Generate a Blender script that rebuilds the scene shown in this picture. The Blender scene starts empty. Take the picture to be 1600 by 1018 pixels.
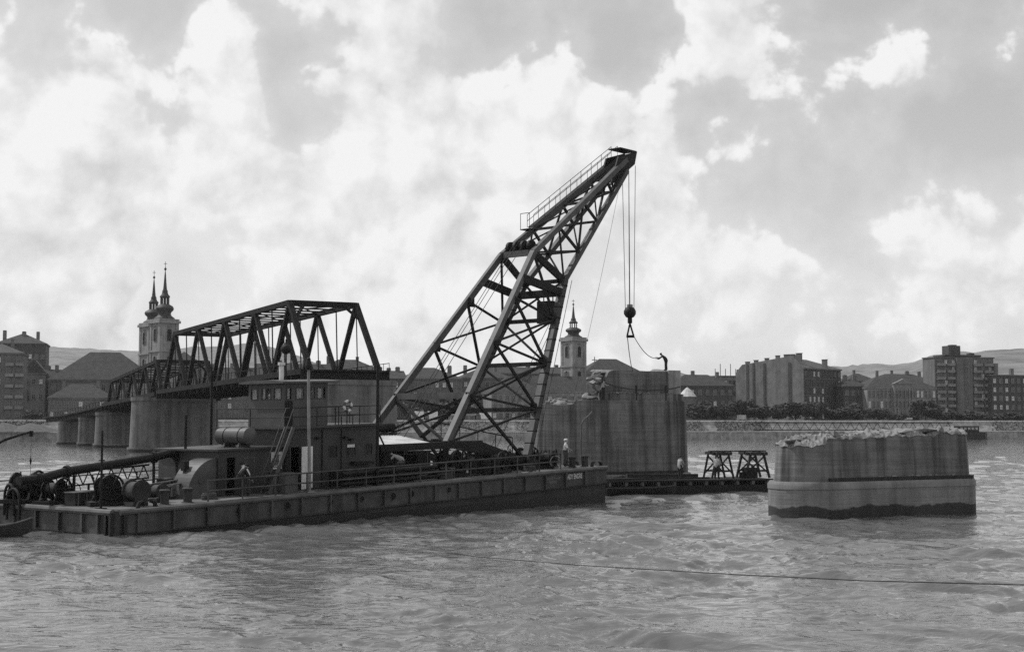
import bpy, bmesh, math, random
import numpy as np
from mathutils import Vector, Matrix, noise as mnoise

random.seed(7)
SC = bpy.context.scene
COL = SC.collection

# ------------------------------------------------------------------ camera
F = 1600.0 / 36.0 * 50.0
PITCH = math.atan(155.0 / F)
EYE = Vector((0.0, 0.0, 5.0))
cam_d = bpy.data.cameras.new("camera")
cam_d.lens = 50.0
cam_d.sensor_width = 36.0
cam_d.clip_start = 0.5
cam_d.clip_end = 12000.0
cam = bpy.data.objects.new("camera", cam_d)
COL.objects.link(cam)
cam.location = EYE
cam.rotation_euler = (math.pi / 2 + PITCH, 0, 0)
SC.camera = cam

# ------------------------------------------------------------------ light and sky
SUN_AZ = math.radians(-68.0)      # measured from +Y towards +X: the sun stands to the left, a little beyond the scene
SUN_EL = math.radians(52.0)
sun_dir = Vector((math.sin(SUN_AZ) * math.cos(SUN_EL), math.cos(SUN_AZ) * math.cos(SUN_EL), math.sin(SUN_EL)))
sun_d = bpy.data.lights.new("sun", 'SUN')
sun_d.energy = 3.2
sun_d.angle = math.radians(0.8)
sun = bpy.data.objects.new("sun", sun_d)
COL.objects.link(sun)
sun.rotation_euler = (-sun_dir).to_track_quat('-Z', 'Y').to_euler()

SC.view_settings.view_transform = 'Standard'
SC.view_settings.look = 'None'
SC.view_settings.exposure = 0.0
SC.view_settings.gamma = 1.0
SC.view_settings.use_curve_mapping = False
SC.render.engine = 'CYCLES'
SC.cycles.use_denoising = False
SC.cycles.max_bounces = 6
SC.cycles.caustics_reflective = False
SC.cycles.sample_clamp_indirect = 2.0
SC.cycles.volume_bounces = 1


def ray(px, py):
    x = (px - 800.0) / F
    y = (509.0 - py) / F
    return Vector((x, math.cos(PITCH) - y * math.sin(PITCH), math.sin(PITCH) + y * math.cos(PITCH)))


def on_z(px, py, z=0.0):
    r = ray(px, py)
    return EYE + r * ((z - EYE.z) / r.z)


def on_depth(px, py, Y):
    r = ray(px, py)
    return EYE + r * (Y / r.y)


def on_plane(px, py, p, n):
    r = ray(px, py)
    return EYE + r * ((Vector(p) - EYE).dot(n) / r.dot(n))


def N(nt, kind, **kw):
    n = nt.nodes.new(kind)
    for k, v in kw.items():
        if k in n.inputs:
            n.inputs[k].default_value = v
        else:
            setattr(n, k, v)
    return n


def mathn(nt, op, a, b=None, c=None, clamp=False):
    n = nt.nodes.new('ShaderNodeMath')
    n.operation = op
    n.use_clamp = clamp
    for i, s in enumerate((a, b, c)):
        if s is None:
            continue
        if isinstance(s, (int, float)):
            n.inputs[i].default_value = s
        else:
            nt.links.new(s, n.inputs[i])
    return n.outputs[0]


def smooth(nt, val, a, b, lo=0.0, hi=1.0):
    n = nt.nodes.new('ShaderNodeMapRange')
    n.interpolation_type = 'SMOOTHSTEP'
    nt.links.new(val, n.inputs[0])
    n.inputs[1].default_value = a
    n.inputs[2].default_value = b
    n.inputs[3].default_value = lo
    n.inputs[4].default_value = hi
    return n.outputs[0]


# cloud masses by direction: (x, y, radius, weight) read off the photograph, turned into directions
CLOUDS = [
    (125, 150, 85, .34), (45, 250, 110, .34), (320, 120, 90, .36), (310, 20, 60, .30), (190, 270, 130, .32), (360, 270, 100, .3), (370, 180, 60, .25),
    (640, 50, 150, .30), (590, 190, 150, .36), (740, 205, 150, .38), (870, 195, 95, .34), (500, 300, 120, .3), (100, 340, 150, .3),
    (1085, 50, 95, .36), (1165, 60, 70, .36), (1045, 165, 65, .34), (1105, 215, 75, .34), (1045, 290, 55, .32), (1060, 370, 70, .26),
    (1190, 395, 60, .26), (1120, 430, 60, .14), (1365, 362, 48, .26), (1440, 350, 55, .30), (1400, 470, 60, .16), (1470, 440, 46, .22), (1290, 455, 50, .14),
    (420, 430, 230, .30), (700, 430, 230, .28), (80, 470, 200, .26), (1000, 520, 200, .24), (1400, 560, 220, .06), (640, 300, 160, .2), (-150, 200, 220, .3),
    (900, 420, 120, .12), (1250, 520, 120, .1),
    (1420, 150, 210, -.16), (1470, 60, 130, -.26), (1570, 110, 90, -.2), (1520, 300, 120, -.10), (1280, 260, 85, -.10), (965, 110, 45, -.26), (995, 245, 28, -.22), (205, 50, 75, -.22),
    (60, 60, 70, -.12), (450, 90, 70, -.22), (455, 200, 50, -.22), (850, 60, 70, -.1), (900, 330, 80, -.12), (250, 360, 60, -.1), (235, 185, 40, -.24),
]


def build_world():
    w = bpy.data.worlds.new("World")
    SC.world = w
    w.use_nodes = True
    w.cycles.sampling_method = 'NONE'
    g = bpy.data.node_groups.new("cloud_noise", 'ShaderNodeTree')
    g.interface.new_socket("Vector", in_out='INPUT', socket_type='NodeSocketVector')
    g.interface.new_socket("Density", in_out='OUTPUT', socket_type='NodeSocketFloat')
    gi = g.nodes.new('NodeGroupInput')
    go = g.nodes.new('NodeGroupOutput')
    n1 = N(g, 'ShaderNodeTexNoise', Scale=10.0, Detail=8.0, Roughness=0.54, Distortion=0.1)
    g.links.new(gi.outputs[0], n1.inputs['Vector'])
    vo = N(g, 'ShaderNodeTexVoronoi', Scale=22.0, Detail=2.6, Roughness=0.55, Lacunarity=2.1)
    vo.feature = 'F1'
    vo.normalize = True
    wn = N(g, 'ShaderNodeTexNoise', Scale=14.0, Detail=2.0)
    g.links.new(gi.outputs[0], wn.inputs['Vector'])
    wa = g.nodes.new('ShaderNodeVectorMath')
    wa.operation = 'MULTIPLY_ADD'
    g.links.new(wn.outputs['Color'], wa.inputs[0])
    wa.inputs[1].default_value = (0.05, 0.05, 0.05)
    g.links.new(gi.outputs[0], wa.inputs[2])
    g.links.new(wa.outputs[0], vo.inputs['Vector'])
    d_ = mathn(g, 'MULTIPLY_ADD', vo.outputs['Distance'], -0.42, n1.outputs[0])
    d_ = mathn(g, 'ADD', d_, 0.13)
    g.links.new(d_, go.inputs[0])

    nt = w.node_tree
    nt.nodes.clear()
    out = nt.nodes.new('ShaderNodeOutputWorld')
    bg = nt.nodes.new('ShaderNodeBackground')
    bg.inputs['Strength'].default_value = 0.122
    sky = nt.nodes.new('ShaderNodeTexSky')
    sky.sky_type = 'NISHITA'
    sky.sun_disc = False
    sky.sun_elevation = SUN_EL
    sky.sun_rotation = SUN_AZ
    sky.dust_density = 2.5
    bw = nt.nodes.new('ShaderNodeRGBToBW')
    nt.links.new(sky.outputs[0], bw.inputs[0])
    skyv = mathn(nt, 'MINIMUM', bw.outputs[0], 9.0)
    skyv = mathn(nt, 'MULTIPLY_ADD', skyv, 0.5, 2.65)
    tc = nt.nodes.new('ShaderNodeTexCoord')
    nrm = nt.nodes.new('ShaderNodeVectorMath')
    nrm.operation = 'NORMALIZE'
    nt.links.new(tc.outputs['Generated'], nrm.inputs[0])
    v = nrm.outputs[0]
    warp = N(nt, 'ShaderNodeTexNoise', Scale=9.0, Detail=4.0, Roughness=0.55)
    nt.links.new(v, warp.inputs['Vector'])
    wm = nt.nodes.new('ShaderNodeVectorMath')
    wm.operation = 'MULTIPLY_ADD'
    nt.links.new(warp.outputs['Color'], wm.inputs[0])
    wm.inputs[1].default_value = (0.09, 0.09, 0.09)
    nt.links.new(v, wm.inputs[2])
    wv = wm.outputs[0]
    total = None
    for (x, y, r, wgt) in CLOUDS:
        d = ray(x, y).normalized()
        vm = nt.nodes.new('ShaderNodeVectorMath')
        vm.operation = 'DISTANCE'
        nt.links.new(wv, vm.inputs[0])
        vm.inputs[1].default_value = d + Vector((0.045, 0.045, 0.045))
        e = smooth(nt, vm.outputs['Value'], r * 1.6 / F, 0.0, 0.0, wgt)
        total = e if total is None else mathn(nt, 'ADD', total, e)
    big = N(nt, 'ShaderNodeTexNoise', Scale=3.0, Detail=2.0, Roughness=0.5)
    nt.links.new(wv, big.inputs['Vector'])
    total = mathn(nt, 'MULTIPLY', total, 0.60)
    field = mathn(nt, 'MULTIPLY_ADD', big.outputs[0], 0.25, total)

    def dens(shift):
        sh = nt.nodes.new('ShaderNodeVectorMath')
        sh.operation = 'ADD'
        nt.links.new(v, sh.inputs[0])
        sh.inputs[1].default_value = shift
        gn = nt.nodes.new('ShaderNodeGroup')
        gn.node_tree = g
        nt.links.new(sh.outputs[0], gn.inputs[0])
        return gn.outputs[0]
    n_here = dens((0, 0, 0))
    n_sun = dens((-0.012, 0.0, 0.016))
    here = mathn(nt, 'MULTIPLY_ADD', n_here, 2.1, field)
    cover = smooth(nt, here, 1.25, 1.37)
    veil = smooth(nt, here, 0.85, 1.50)
    relief = mathn(nt, 'SUBTRACT', n_here, n_sun)
    lit = mathn(nt, 'MULTIPLY_ADD', relief, 10.0, 6.0)
    lit = mathn(nt, 'MULTIPLY_ADD', veil, 0.9, lit)
    lit = mathn(nt, 'MAXIMUM', lit, 5.2)
    lit = mathn(nt, 'MINIMUM', lit, 7.5)
    sep = nt.nodes.new('ShaderNodeSeparateXYZ')
    nt.links.new(v, sep.inputs[0])
    low = smooth(nt, sep.outputs[2], 0.24, 0.0, 0.0, 1.5)
    base = mathn(nt, 'MULTIPLY_ADD', veil, 1.1, skyv)
    base = mathn(nt, 'ADD', base, low)
    mix = nt.nodes.new('ShaderNodeMix')
    mix.data_type = 'FLOAT'
    nt.links.new(cover, mix.inputs[0])
    nt.links.new(base, mix.inputs[2])
    nt.links.new(lit, mix.inputs[3])
    nt.links.new(mix.outputs[0], bg.inputs['Color'])
    nt.links.new(bg.outputs[0], out.inputs[0])


build_world()


# ------------------------------------------------------------------ materials (all grey: the photograph is black and white)
def grey(v):
    return (v, v, v, 1.0)


MATS = {}


def mat(name, v, rough=0.8, var=0.3, scale=1.0, streak=0.0, courses=0.0, bump=0.1, metallic=0.0, spec=0.3, wet=None):
    if name in MATS:
        return MATS[name]
    m = bpy.data.materials.new(name)
    m.use_nodes = True
    nt = m.node_tree
    b = nt.nodes['Principled BSDF']
    b.inputs['Roughness'].default_value = rough
    b.inputs['Metallic'].default_value = metallic
    b.inputs['Specular IOR Level'].default_value = spec
    geo = nt.nodes.new('ShaderNodeNewGeometry')
    pos = geo.outputs['Position']
    n = N(nt, 'ShaderNodeTexNoise', Scale=scale, Detail=6.0, Roughness=0.62)
    nt.links.new(pos, n.inputs['Vector'])
    fac = smooth(nt, n.outputs[0], 0.28, 0.72, 1.0 - var, 1.0 + var)
    if streak:
        mp = nt.nodes.new('ShaderNodeMapping')
        mp.inputs['Scale'].default_value = (0.9, 0.9, 0.035)
        nt.links.new(pos, mp.inputs[0])
        s = N(nt, 'ShaderNodeTexNoise', Scale=1.0, Detail=5.0, Roughness=0.65)
        nt.links.new(mp.outputs[0], s.inputs['Vector'])
        fac = mathn(nt, 'MULTIPLY', fac, smooth(nt, s.outputs[0], 0.36, 0.60, 1.0 - streak, 1.0 + streak * 0.35))
    h = n.outputs[0]
    if courses:
        mp = nt.nodes.new('ShaderNodeMapping')
        mp.inputs['Scale'].default_value = (0.12, 0.12, 6.0)
        nt.links.new(pos, mp.inputs[0])
        s = N(nt, 'ShaderNodeTexNoise', Scale=1.0, Detail=3.0, Roughness=0.7)
        nt.links.new(mp.outputs[0], s.inputs['Vector'])
        fac = mathn(nt, 'MULTIPLY', fac, smooth(nt, s.outputs[0], 0.35, 0.62, 1.0 - courses, 1.0 + courses * 0.4))
        h = mathn(nt, 'MULTIPLY_ADD', s.outputs[0], 0.6, h)
    val = mathn(nt, 'MULTIPLY', fac, v)
    if wet is not None:
        sep = nt.nodes.new('ShaderNodeSeparateXYZ')
        nt.links.new(pos, sep.inputs[0])
        wn = N(nt, 'ShaderNodeTexNoise', Scale=0.45, Detail=4.0, Roughness=0.6)
        nt.links.new(pos, wn.inputs['Vector'])
        zz = mathn(nt, 'MULTIPLY_ADD', wn.outputs[0], -0.9, sep.outputs[2])
        zz = mathn(nt, 'ADD', zz, 0.28)
        val = mathn(nt, 'MULTIPLY', val, smooth(nt, zz, wet - 0.05, wet + 0.05, 0.22, 1.0))
    comb = nt.nodes.new('ShaderNodeCombineColor')
    for i in range(3):
        nt.links.new(val, comb.inputs[i])
    nt.links.new(comb.outputs[0], b.inputs['Base Color'])
    if bump:
        bp = nt.nodes.new('ShaderNodeBump')
        bp.inputs['Strength'].default_value = bump
        bp.inputs['Distance'].default_value = 0.2
        nt.links.new(h, bp.inputs['Height'])
        nt.links.new(bp.outputs[0], b.inputs['Normal'])
    MATS[name] = m
    return m


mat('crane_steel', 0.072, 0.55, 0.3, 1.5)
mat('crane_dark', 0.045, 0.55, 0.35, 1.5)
mat('dark_steel', 0.014, 0.6, 0.35, 1.5, spec=0.2)
mat('bridge_steel', 0.014, 0.8, 0.35, 0.8, spec=0.12)
mat('hull_paint', 0.056, 0.5, 0.4, 0.9, streak=0.4)
mat('hull_lower', 0.034, 0.6, 0.3, 0.6, streak=0.3)
mat('hull_tar', 0.014, 0.5, 0.3, 0.8)
mat('strake_paint', 0.09, 0.55, 0.3, 1.2)
mat('deck_plate', 0.12, 0.6, 0.35, 0.9)
mat('house_paint', 0.043, 0.5, 0.22, 0.7, streak=0.2)
mat('house_light', 0.075, 0.5, 0.2, 0.7, streak=0.15)
mat('white_paint', 0.62, 0.5, 0.15, 1.5)
mat('grey_pole', 0.22, 0.5, 0.2, 1.5)
mat('tank_paint', 0.07, 0.45, 0.3, 1.2)
mat('corrugated', 0.42, 0.5, 0.25, 1.2)
mat('rope', 0.06, 0.9, 0.3, 4.0)
mat('black_rubber', 0.012, 0.7, 0.2, 3.0)
mat('timber', 0.11, 0.85, 0.4, 2.0)
mat('dark_timber', 0.030, 0.85, 0.4, 2.0)
mat('pale_timber', 0.30, 0.85, 0.4, 2.0)
mat('canvas', 0.16, 0.9, 0.4, 2.5)
mat('pier_concrete', 0.145, 0.9, 0.25, 0.5, streak=0.6, courses=0.16, bump=0.35)
mat('pier_base', 0.2, 0.9, 0.22, 0.5, streak=0.25, courses=0.06, bump=0.3, wet=0.42)
mat('pier_far', 0.155, 0.9, 0.2, 0.5, streak=0.35, courses=0.05, bump=0.1)
mat('broken_concrete', 0.21, 0.95, 0.35, 2.2, bump=0.6)
mat('quay_stone', 0.27, 0.9, 0.35, 0.5, streak=0.2, bump=0.2)
mat('quay_coping', 0.55, 0.9, 0.2, 0.5)
mat('bank_soil', 0.22, 0.95, 0.35, 0.15)
mat('plaster_pale', 0.21, 0.9, 0.18, 0.25, streak=0.2)
mat('plaster_mid', 0.125, 0.9, 0.18, 0.25, streak=0.2)
mat('plaster_dark', 0.06, 0.9, 0.2, 0.25, streak=0.2)
mat('brick_wall', 0.15, 0.9, 0.2, 0.4, streak=0.15)
mat('church_stone', 0.24, 0.9, 0.2, 0.4, streak=0.2)
mat('roof_tile', 0.042, 0.85, 0.25, 0.6)
mat('roof_tile_pale', 0.07, 0.85, 0.25, 0.6)
mat('roof_sheet', 0.45, 0.6, 0.2, 0.6)
mat('copper_helm', 0.035, 0.6, 0.25, 0.8)
mat('glass_dark', 0.02, 0.08, 0.1, 1.0, bump=0.0, spec=0.6)
mat('curtain_and_window_light', 0.55, 0.7, 0.2, 1.0, bump=0.0)  # curtains in the town windows; painted window brightness in the wheelhouse
mat('opening_dark', 0.008, 0.9, 0.1, 1.0, bump=0.0)
mat('bark', 0.05, 0.95, 0.3, 2.0)
mat('leaf', 0.04, 0.8, 0.45, 0.35, bump=0.0)
mat('leaf_dark', 0.035, 0.8, 0.45, 0.35, bump=0.0)
mat('hill_ground', 0.15, 0.95, 0.35, 0.035, bump=0.0)
mat('pale_concrete', 0.30, 0.9, 0.25, 0.8, streak=0.3, bump=0.3)
mat('faded_paint', 0.20, 0.6, 0.3, 2.0)
mat('skin', 0.28, 0.6, 0.1, 3.0, bump=0.0)
mat('shirt_white', 0.62, 0.9, 0.12, 6.0, bump=0.0)
mat('shirt_grey', 0.30, 0.9, 0.15, 6.0, bump=0.0)
mat('cloth_dark', 0.022, 0.9, 0.2, 6.0, bump=0.0)
mat('trouser_grey', 0.07, 0.9, 0.2, 6.0, bump=0.0)
mat('hair_dark', 0.012, 0.8, 0.2, 6.0, bump=0.0)
mat('gravel_pale', 0.09, 0.95, 0.3, 1.2, bump=0.4)


# pane for the wheelhouse: real glass look, thin
def glass_mat():
    m = bpy.data.materials.new('window_glass')
    m.use_nodes = True
    nt = m.node_tree
    b = nt.nodes['Principled BSDF']
    tr = nt.nodes.new('ShaderNodeBsdfTransparent')
    tr.inputs[0].default_value = grey(0.95)
    mx = nt.nodes.new('ShaderNodeMixShader')
    mx.inputs[0].default_value = 0.12
    b.inputs['Base Color'].default_value = grey(0.05)
    b.inputs['Roughness'].default_value = 0.05
    out = nt.nodes['Material Output']
    nt.links.new(tr.outputs[0], mx.inputs[1])
    nt.links.new(b.outputs[0], mx.inputs[2])
    nt.links.new(mx.outputs[0], out.inputs[0])
    MATS['window_glass'] = m


glass_mat()


def water_mat():
    m = bpy.data.materials.new('river_water')
    m.use_nodes = True
    nt = m.node_tree
    b = nt.nodes['Principled BSDF']
    b.inputs['Base Color'].default_value = grey(0.11)
    b.inputs['Roughness'].default_value = 0.035
    b.inputs['IOR'].default_value = 1.33
    b.inputs['Specular IOR Level'].default_value = 0.5
    geo = nt.nodes.new('ShaderNodeNewGeometry')
    mp = nt.nodes.new('ShaderNodeMapping')
    mp.inputs['Rotation'].default_value = (0, 0, math.radians(25))
    mp.inputs['Scale'].default_value = (1.0, 1.7, 1.0)
    nt.links.new(geo.outputs['Position'], mp.inputs[0])
    a = N(nt, 'ShaderNodeTexNoise', Scale=1.0, Detail=3.0, Roughness=0.5, Distortion=0.9)
    nt.links.new(mp.outputs[0], a.inputs['Vector'])
    c = N(nt, 'ShaderNodeTexNoise', Scale=4.5, Detail=4.0, Roughness=0.6, Distortion=0.4)
    nt.links.new(mp.outputs[0], c.inputs['Vector'])
    h = mathn(nt, 'MULTIPLY_ADD', c.outputs[0], 0.10, a.outputs[0])
    bp = nt.nodes.new('ShaderNodeBump')
    bp.inputs['Strength'].default_value = 0.5
    bp.inputs['Distance'].default_value = 0.16
    nt.links.new(h, bp.inputs['Height'])
    nt.links.new(bp.outputs[0], b.inputs['Normal'])
    MATS['river_water'] = m


water_mat()


# ------------------------------------------------------------------ mesh builder
def frame_of(d):
    d = d.normalized()
    up = Vector((0, 0, 1)) if abs(d.z) < 0.97 else Vector((1, 0, 0))
    s = d.cross(up).normalized()
    t = s.cross(d).normalized()
    return d, s, t


class MB:
    def __init__(self):
        self.v = []
        self.f = []
        self.m = []

    def add(self, vs, fs, k=0):
        o = len(self.v)
        self.v += [Vector(p) for p in vs]
        self.f += [tuple(i + o for i in f) for f in fs]
        self.m += [k] * len(fs)
        return self

    def hexa(self, b, t, k=0):
        """eight corners: bottom ring b[4], top ring t[4] (counter-clockwise seen from above)"""
        return self.add(list(b) + list(t), [(3, 2, 1, 0), (4, 5, 6, 7), (0, 1, 5, 4), (1, 2, 6, 5), (2, 3, 7, 6), (3, 0, 4, 7)], k)

    def box(self, c, sx, sy, sz, rz=0.0, k=0):
        c = Vector(c)
        X = Vector((math.cos(rz), math.sin(rz), 0)) * sx / 2
        Y = Vector((-math.sin(rz), math.cos(rz), 0)) * sy / 2
        Z = Vector((0, 0, sz / 2))
        ring = [(-1, -1), (1, -1), (1, 1), (-1, 1)]
        return self.hexa([c + X * a + Y * b - Z for a, b in ring], [c + X * a + Y * b + Z for a, b in ring], k)

    def bar(self, p, q, w, h=None, k=0, up=None):
        p, q = Vector(p), Vector(q)
        h = h or w
        d, s, t = frame_of(q - p)
        if up is not None:
            s = d.cross(Vector(up)).normalized()
            t = s.cross(d).normalized()
        r = [(-1, -1), (1, -1), (1, 1), (-1, 1)]
        a = [p + s * (w / 2 * x) + t * (h / 2 * y) for x, y in r]
        b = [q + s * (w / 2 * x) + t * (h / 2 * y) for x, y in r]
        return self.add(a + b, [(0, 1, 2, 3), (7, 6, 5, 4), (1, 0, 4, 5), (2, 1, 5, 6), (3, 2, 6, 7), (0, 3, 7, 4)], k)

    def tube(self, pts, r, seg=8, k=0, caps=True):
        pts = [Vector(p) for p in pts]
        rs = r if isinstance(r, (list, tuple)) else [r] * len(pts)
        o = len(self.v)
        s0 = None
        for i, p in enumerate(pts):
            d = (pts[min(i + 1, len(pts) - 1)] - pts[max(i - 1, 0)])
            if d.length < 1e-9:
                d = Vector((0, 0, 1))
            d.normalize()
            if s0 is None:
                _, s, t = frame_of(d)
            else:
                s = (s0 - d * s0.dot(d))
                s = s.normalized() if s.length > 1e-6 else frame_of(d)[1]
                t = s.cross(d).normalized()
            s0 = s
            for j in range(seg):
                a = 2 * math.pi * j / seg
                self.v.append(p + s * (rs[i] * math.cos(a)) + t * (rs[i] * math.sin(a)))
        for i in range(len(pts) - 1):
            for j in range(seg):
                a = o + i * seg + j
                b = o + i * seg + (j + 1) % seg
                self.f.append((a, b, b + seg, a + seg))
                self.m.append(k)
        if caps:
            self.f.append(tuple(o + j for j in range(seg))[::-1])
            self.f.append(tuple(o + (len(pts) - 1) * seg + j for j in range(seg)))
            self.m += [k, k]
        return self

    def lathe(self, c, prof, seg=12, k=0, rot=0.0):
        c = Vector(c)
        o = len(self.v)
        for (r, z) in prof:
            for j in range(seg):
                a = 2 * math.pi * j / seg + rot
                self.v.append(c + Vector((r * math.cos(a), r * math.sin(a), z)))
        for i in range(len(prof) - 1):
            for j in range(seg):
                a = o + i * seg + j
                b = o + i * seg + (j + 1) % seg
                self.f.append((a, b, b + seg, a + seg))
                self.m.append(k)
        self.f.append(tuple(o + j for j in range(seg))[::-1])
        self.f.append(tuple(o + (len(prof) - 1) * seg + j for j in range(seg)))
        self.m += [k, k]
        return self

    def prism(self, pts, z0, z1, k=0):
        """vertical prism over a counter-clockwise outline of (x, y)"""
        n = len(pts)
        z0f = z0 if callable(z0) else (lambda i: z0)
        z1f = z1 if callable(z1) else (lambda i: z1)
        vs = [Vector((p[0], p[1], z0f(i))) for i, p in enumerate(pts)] + [Vector((p[0], p[1], z1f(i))) for i, p in enumerate(pts)]
        fs = [tuple(range(n))[::-1], tuple(range(n, 2 * n))]
        fs += [(i, (i + 1) % n, n + (i + 1) % n, n + i) for i in range(n)]
        return self.add(vs, fs, k)

    def torus(self, c, ax, R, r, seg=20, sub=6, k=0):
        ax, s, t = frame_of(Vector(ax))
        c = Vector(c)
        o = len(self.v)
        for i in range(seg):
            a = 2 * math.pi * i / seg
            d = s * math.cos(a) + t * math.sin(a)
            for j in range(sub):
                b = 2 * math.pi * j / sub
                self.v.append(c + d * (R + r * math.cos(b)) + ax * (r * math.sin(b)))
        for i in range(seg):
            for j in range(sub):
                a = o + i * sub + j
                b = o + i * sub + (j + 1) % sub
                a2 = o + ((i + 1) % seg) * sub + j
                b2 = o + ((i + 1) % seg) * sub + (j + 1) % sub
                self.f.append((a, a2, b2, b))
                self.m.append(k)
        return self

    def mesh(self, name, mats, smooth_=False, origin=None):
        o = origin or Vector((0, 0, 0))
        me = bpy.data.meshes.new(name)
        me.from_pydata([tuple(v - o) for v in self.v], [], self.f)
        if isinstance(mats, str):
            mats = [mats]
        for s in mats:
            me.materials.append(MATS[s])
        if len(mats) > 1:
            me.polygons.foreach_set('material_index', self.m)
        bm = bmesh.new()
        bm.from_mesh(me)
        bmesh.ops.recalc_face_normals(bm, faces=bm.faces)
        bm.to_mesh(me)
        bm.free()
        if smooth_:
            me.polygons.foreach_set('use_smooth', [True] * len(me.polygons))
            if hasattr(me, 'set_sharp_from_angle'):
                me.set_sharp_from_angle(angle=math.radians(40))
        me.update()
        return me

    def build(self, name, mats, parent=None, smooth_=False):
        o = origin_of(parent) if parent else Vector((0, 0, 0))
        me = self.mesh(name, mats, smooth_, o)
        ob = bpy.data.objects.new(name, me)
        COL.objects.link(ob)
        ob.parent = parent
        return ob


def origin_of(ob):
    o = Vector((0, 0, 0))
    while ob is not None:
        o = o + ob.location
        ob = ob.parent
    return o


def thing(name, label, cat, loc, group=None):
    o = bpy.data.objects.new(name, None)
    o.empty_display_size = 0.3
    COL.objects.link(o)
    o.location = Vector(loc)
    tag(o, label, cat, group)
    return o


def tag(o, label=None, cat=None, group=None, kind=None):
    if label:
        o['label'] = label
    if cat:
        o['category'] = cat
    if group:
        o['group'] = group
    if kind:
        o['kind'] = kind
    return o


def piece(name, me, parent, world_loc, rz=0.0, scale=None):
    ob = bpy.data.objects.new(name, me)
    COL.objects.link(ob)
    ob.parent = parent
    ob.location = Vector(world_loc) - origin_of(parent)
    ob.rotation_euler = (0, 0, rz)
    if scale:
        ob.scale = scale
    return ob


def single(mb, name, mats, label, cat, loc, group=None, smooth_=False):
    """a thing that is one mesh: its origin sits at its base"""
    me = mb.mesh(name, mats, smooth_, Vector(loc))
    ob = bpy.data.objects.new(name, me)
    COL.objects.link(ob)
    ob.location = Vector(loc)
    return tag(ob, label, cat, group)


def catenary(p, q, sag, n=14):
    p, q = Vector(p), Vector(q)
    return [p.lerp(q, i / n) - Vector((0, 0, sag * 4 * (i / n) * (1 - i / n))) for i in range(n + 1)]


# ------------------------------------------------------------------ frames of reference
A = on_z(180, 837)
B = on_z(948, 785)
BE = (B - A).normalized()                      # along the crane barge, stern to bow
BN = Vector((-BE.y, BE.x, 0.0))                # across it, away from the camera
BL = (B - A).length
BW_ = 11.6                                     # beam
BANG = math.atan2(BE.y, BE.x)


def deck_z(u):
    return 1.13 + 0.0338 * u


def bw(u, v, h):
    """barge coordinates: along, across, above deck (the barge floats trimmed by the stern)"""
    return A + BE * u + BN * v + Vector((0, 0, deck_z(u) + h))


def bz(u, v, z):
    return A + BE * u + BN * v + Vector((0, 0, z))


def bpx(px, py, v):
    p = on_plane(px, py, A + BN * v, BN)
    return (p - A).dot(BE), p.z


BRB = Vector((-0.45, 0.893, 0)).normalized()   # bridge axis towards the far bank
BRQ = Vector((BRB.y, -BRB.x, 0))               # across the bridge, towards the right

QC = Vector((0.97, 0.2425, 0)).normalized()    # along the far quay
QM = Vector((-QC.y, QC.x, 0))                  # inland
Q0 = Vector((-154.0, 430.0, 0))


def city(px, py, t):
    return on_plane(px, py, Q0 + QM * t, QM)


GROUND = 6.4

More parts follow.
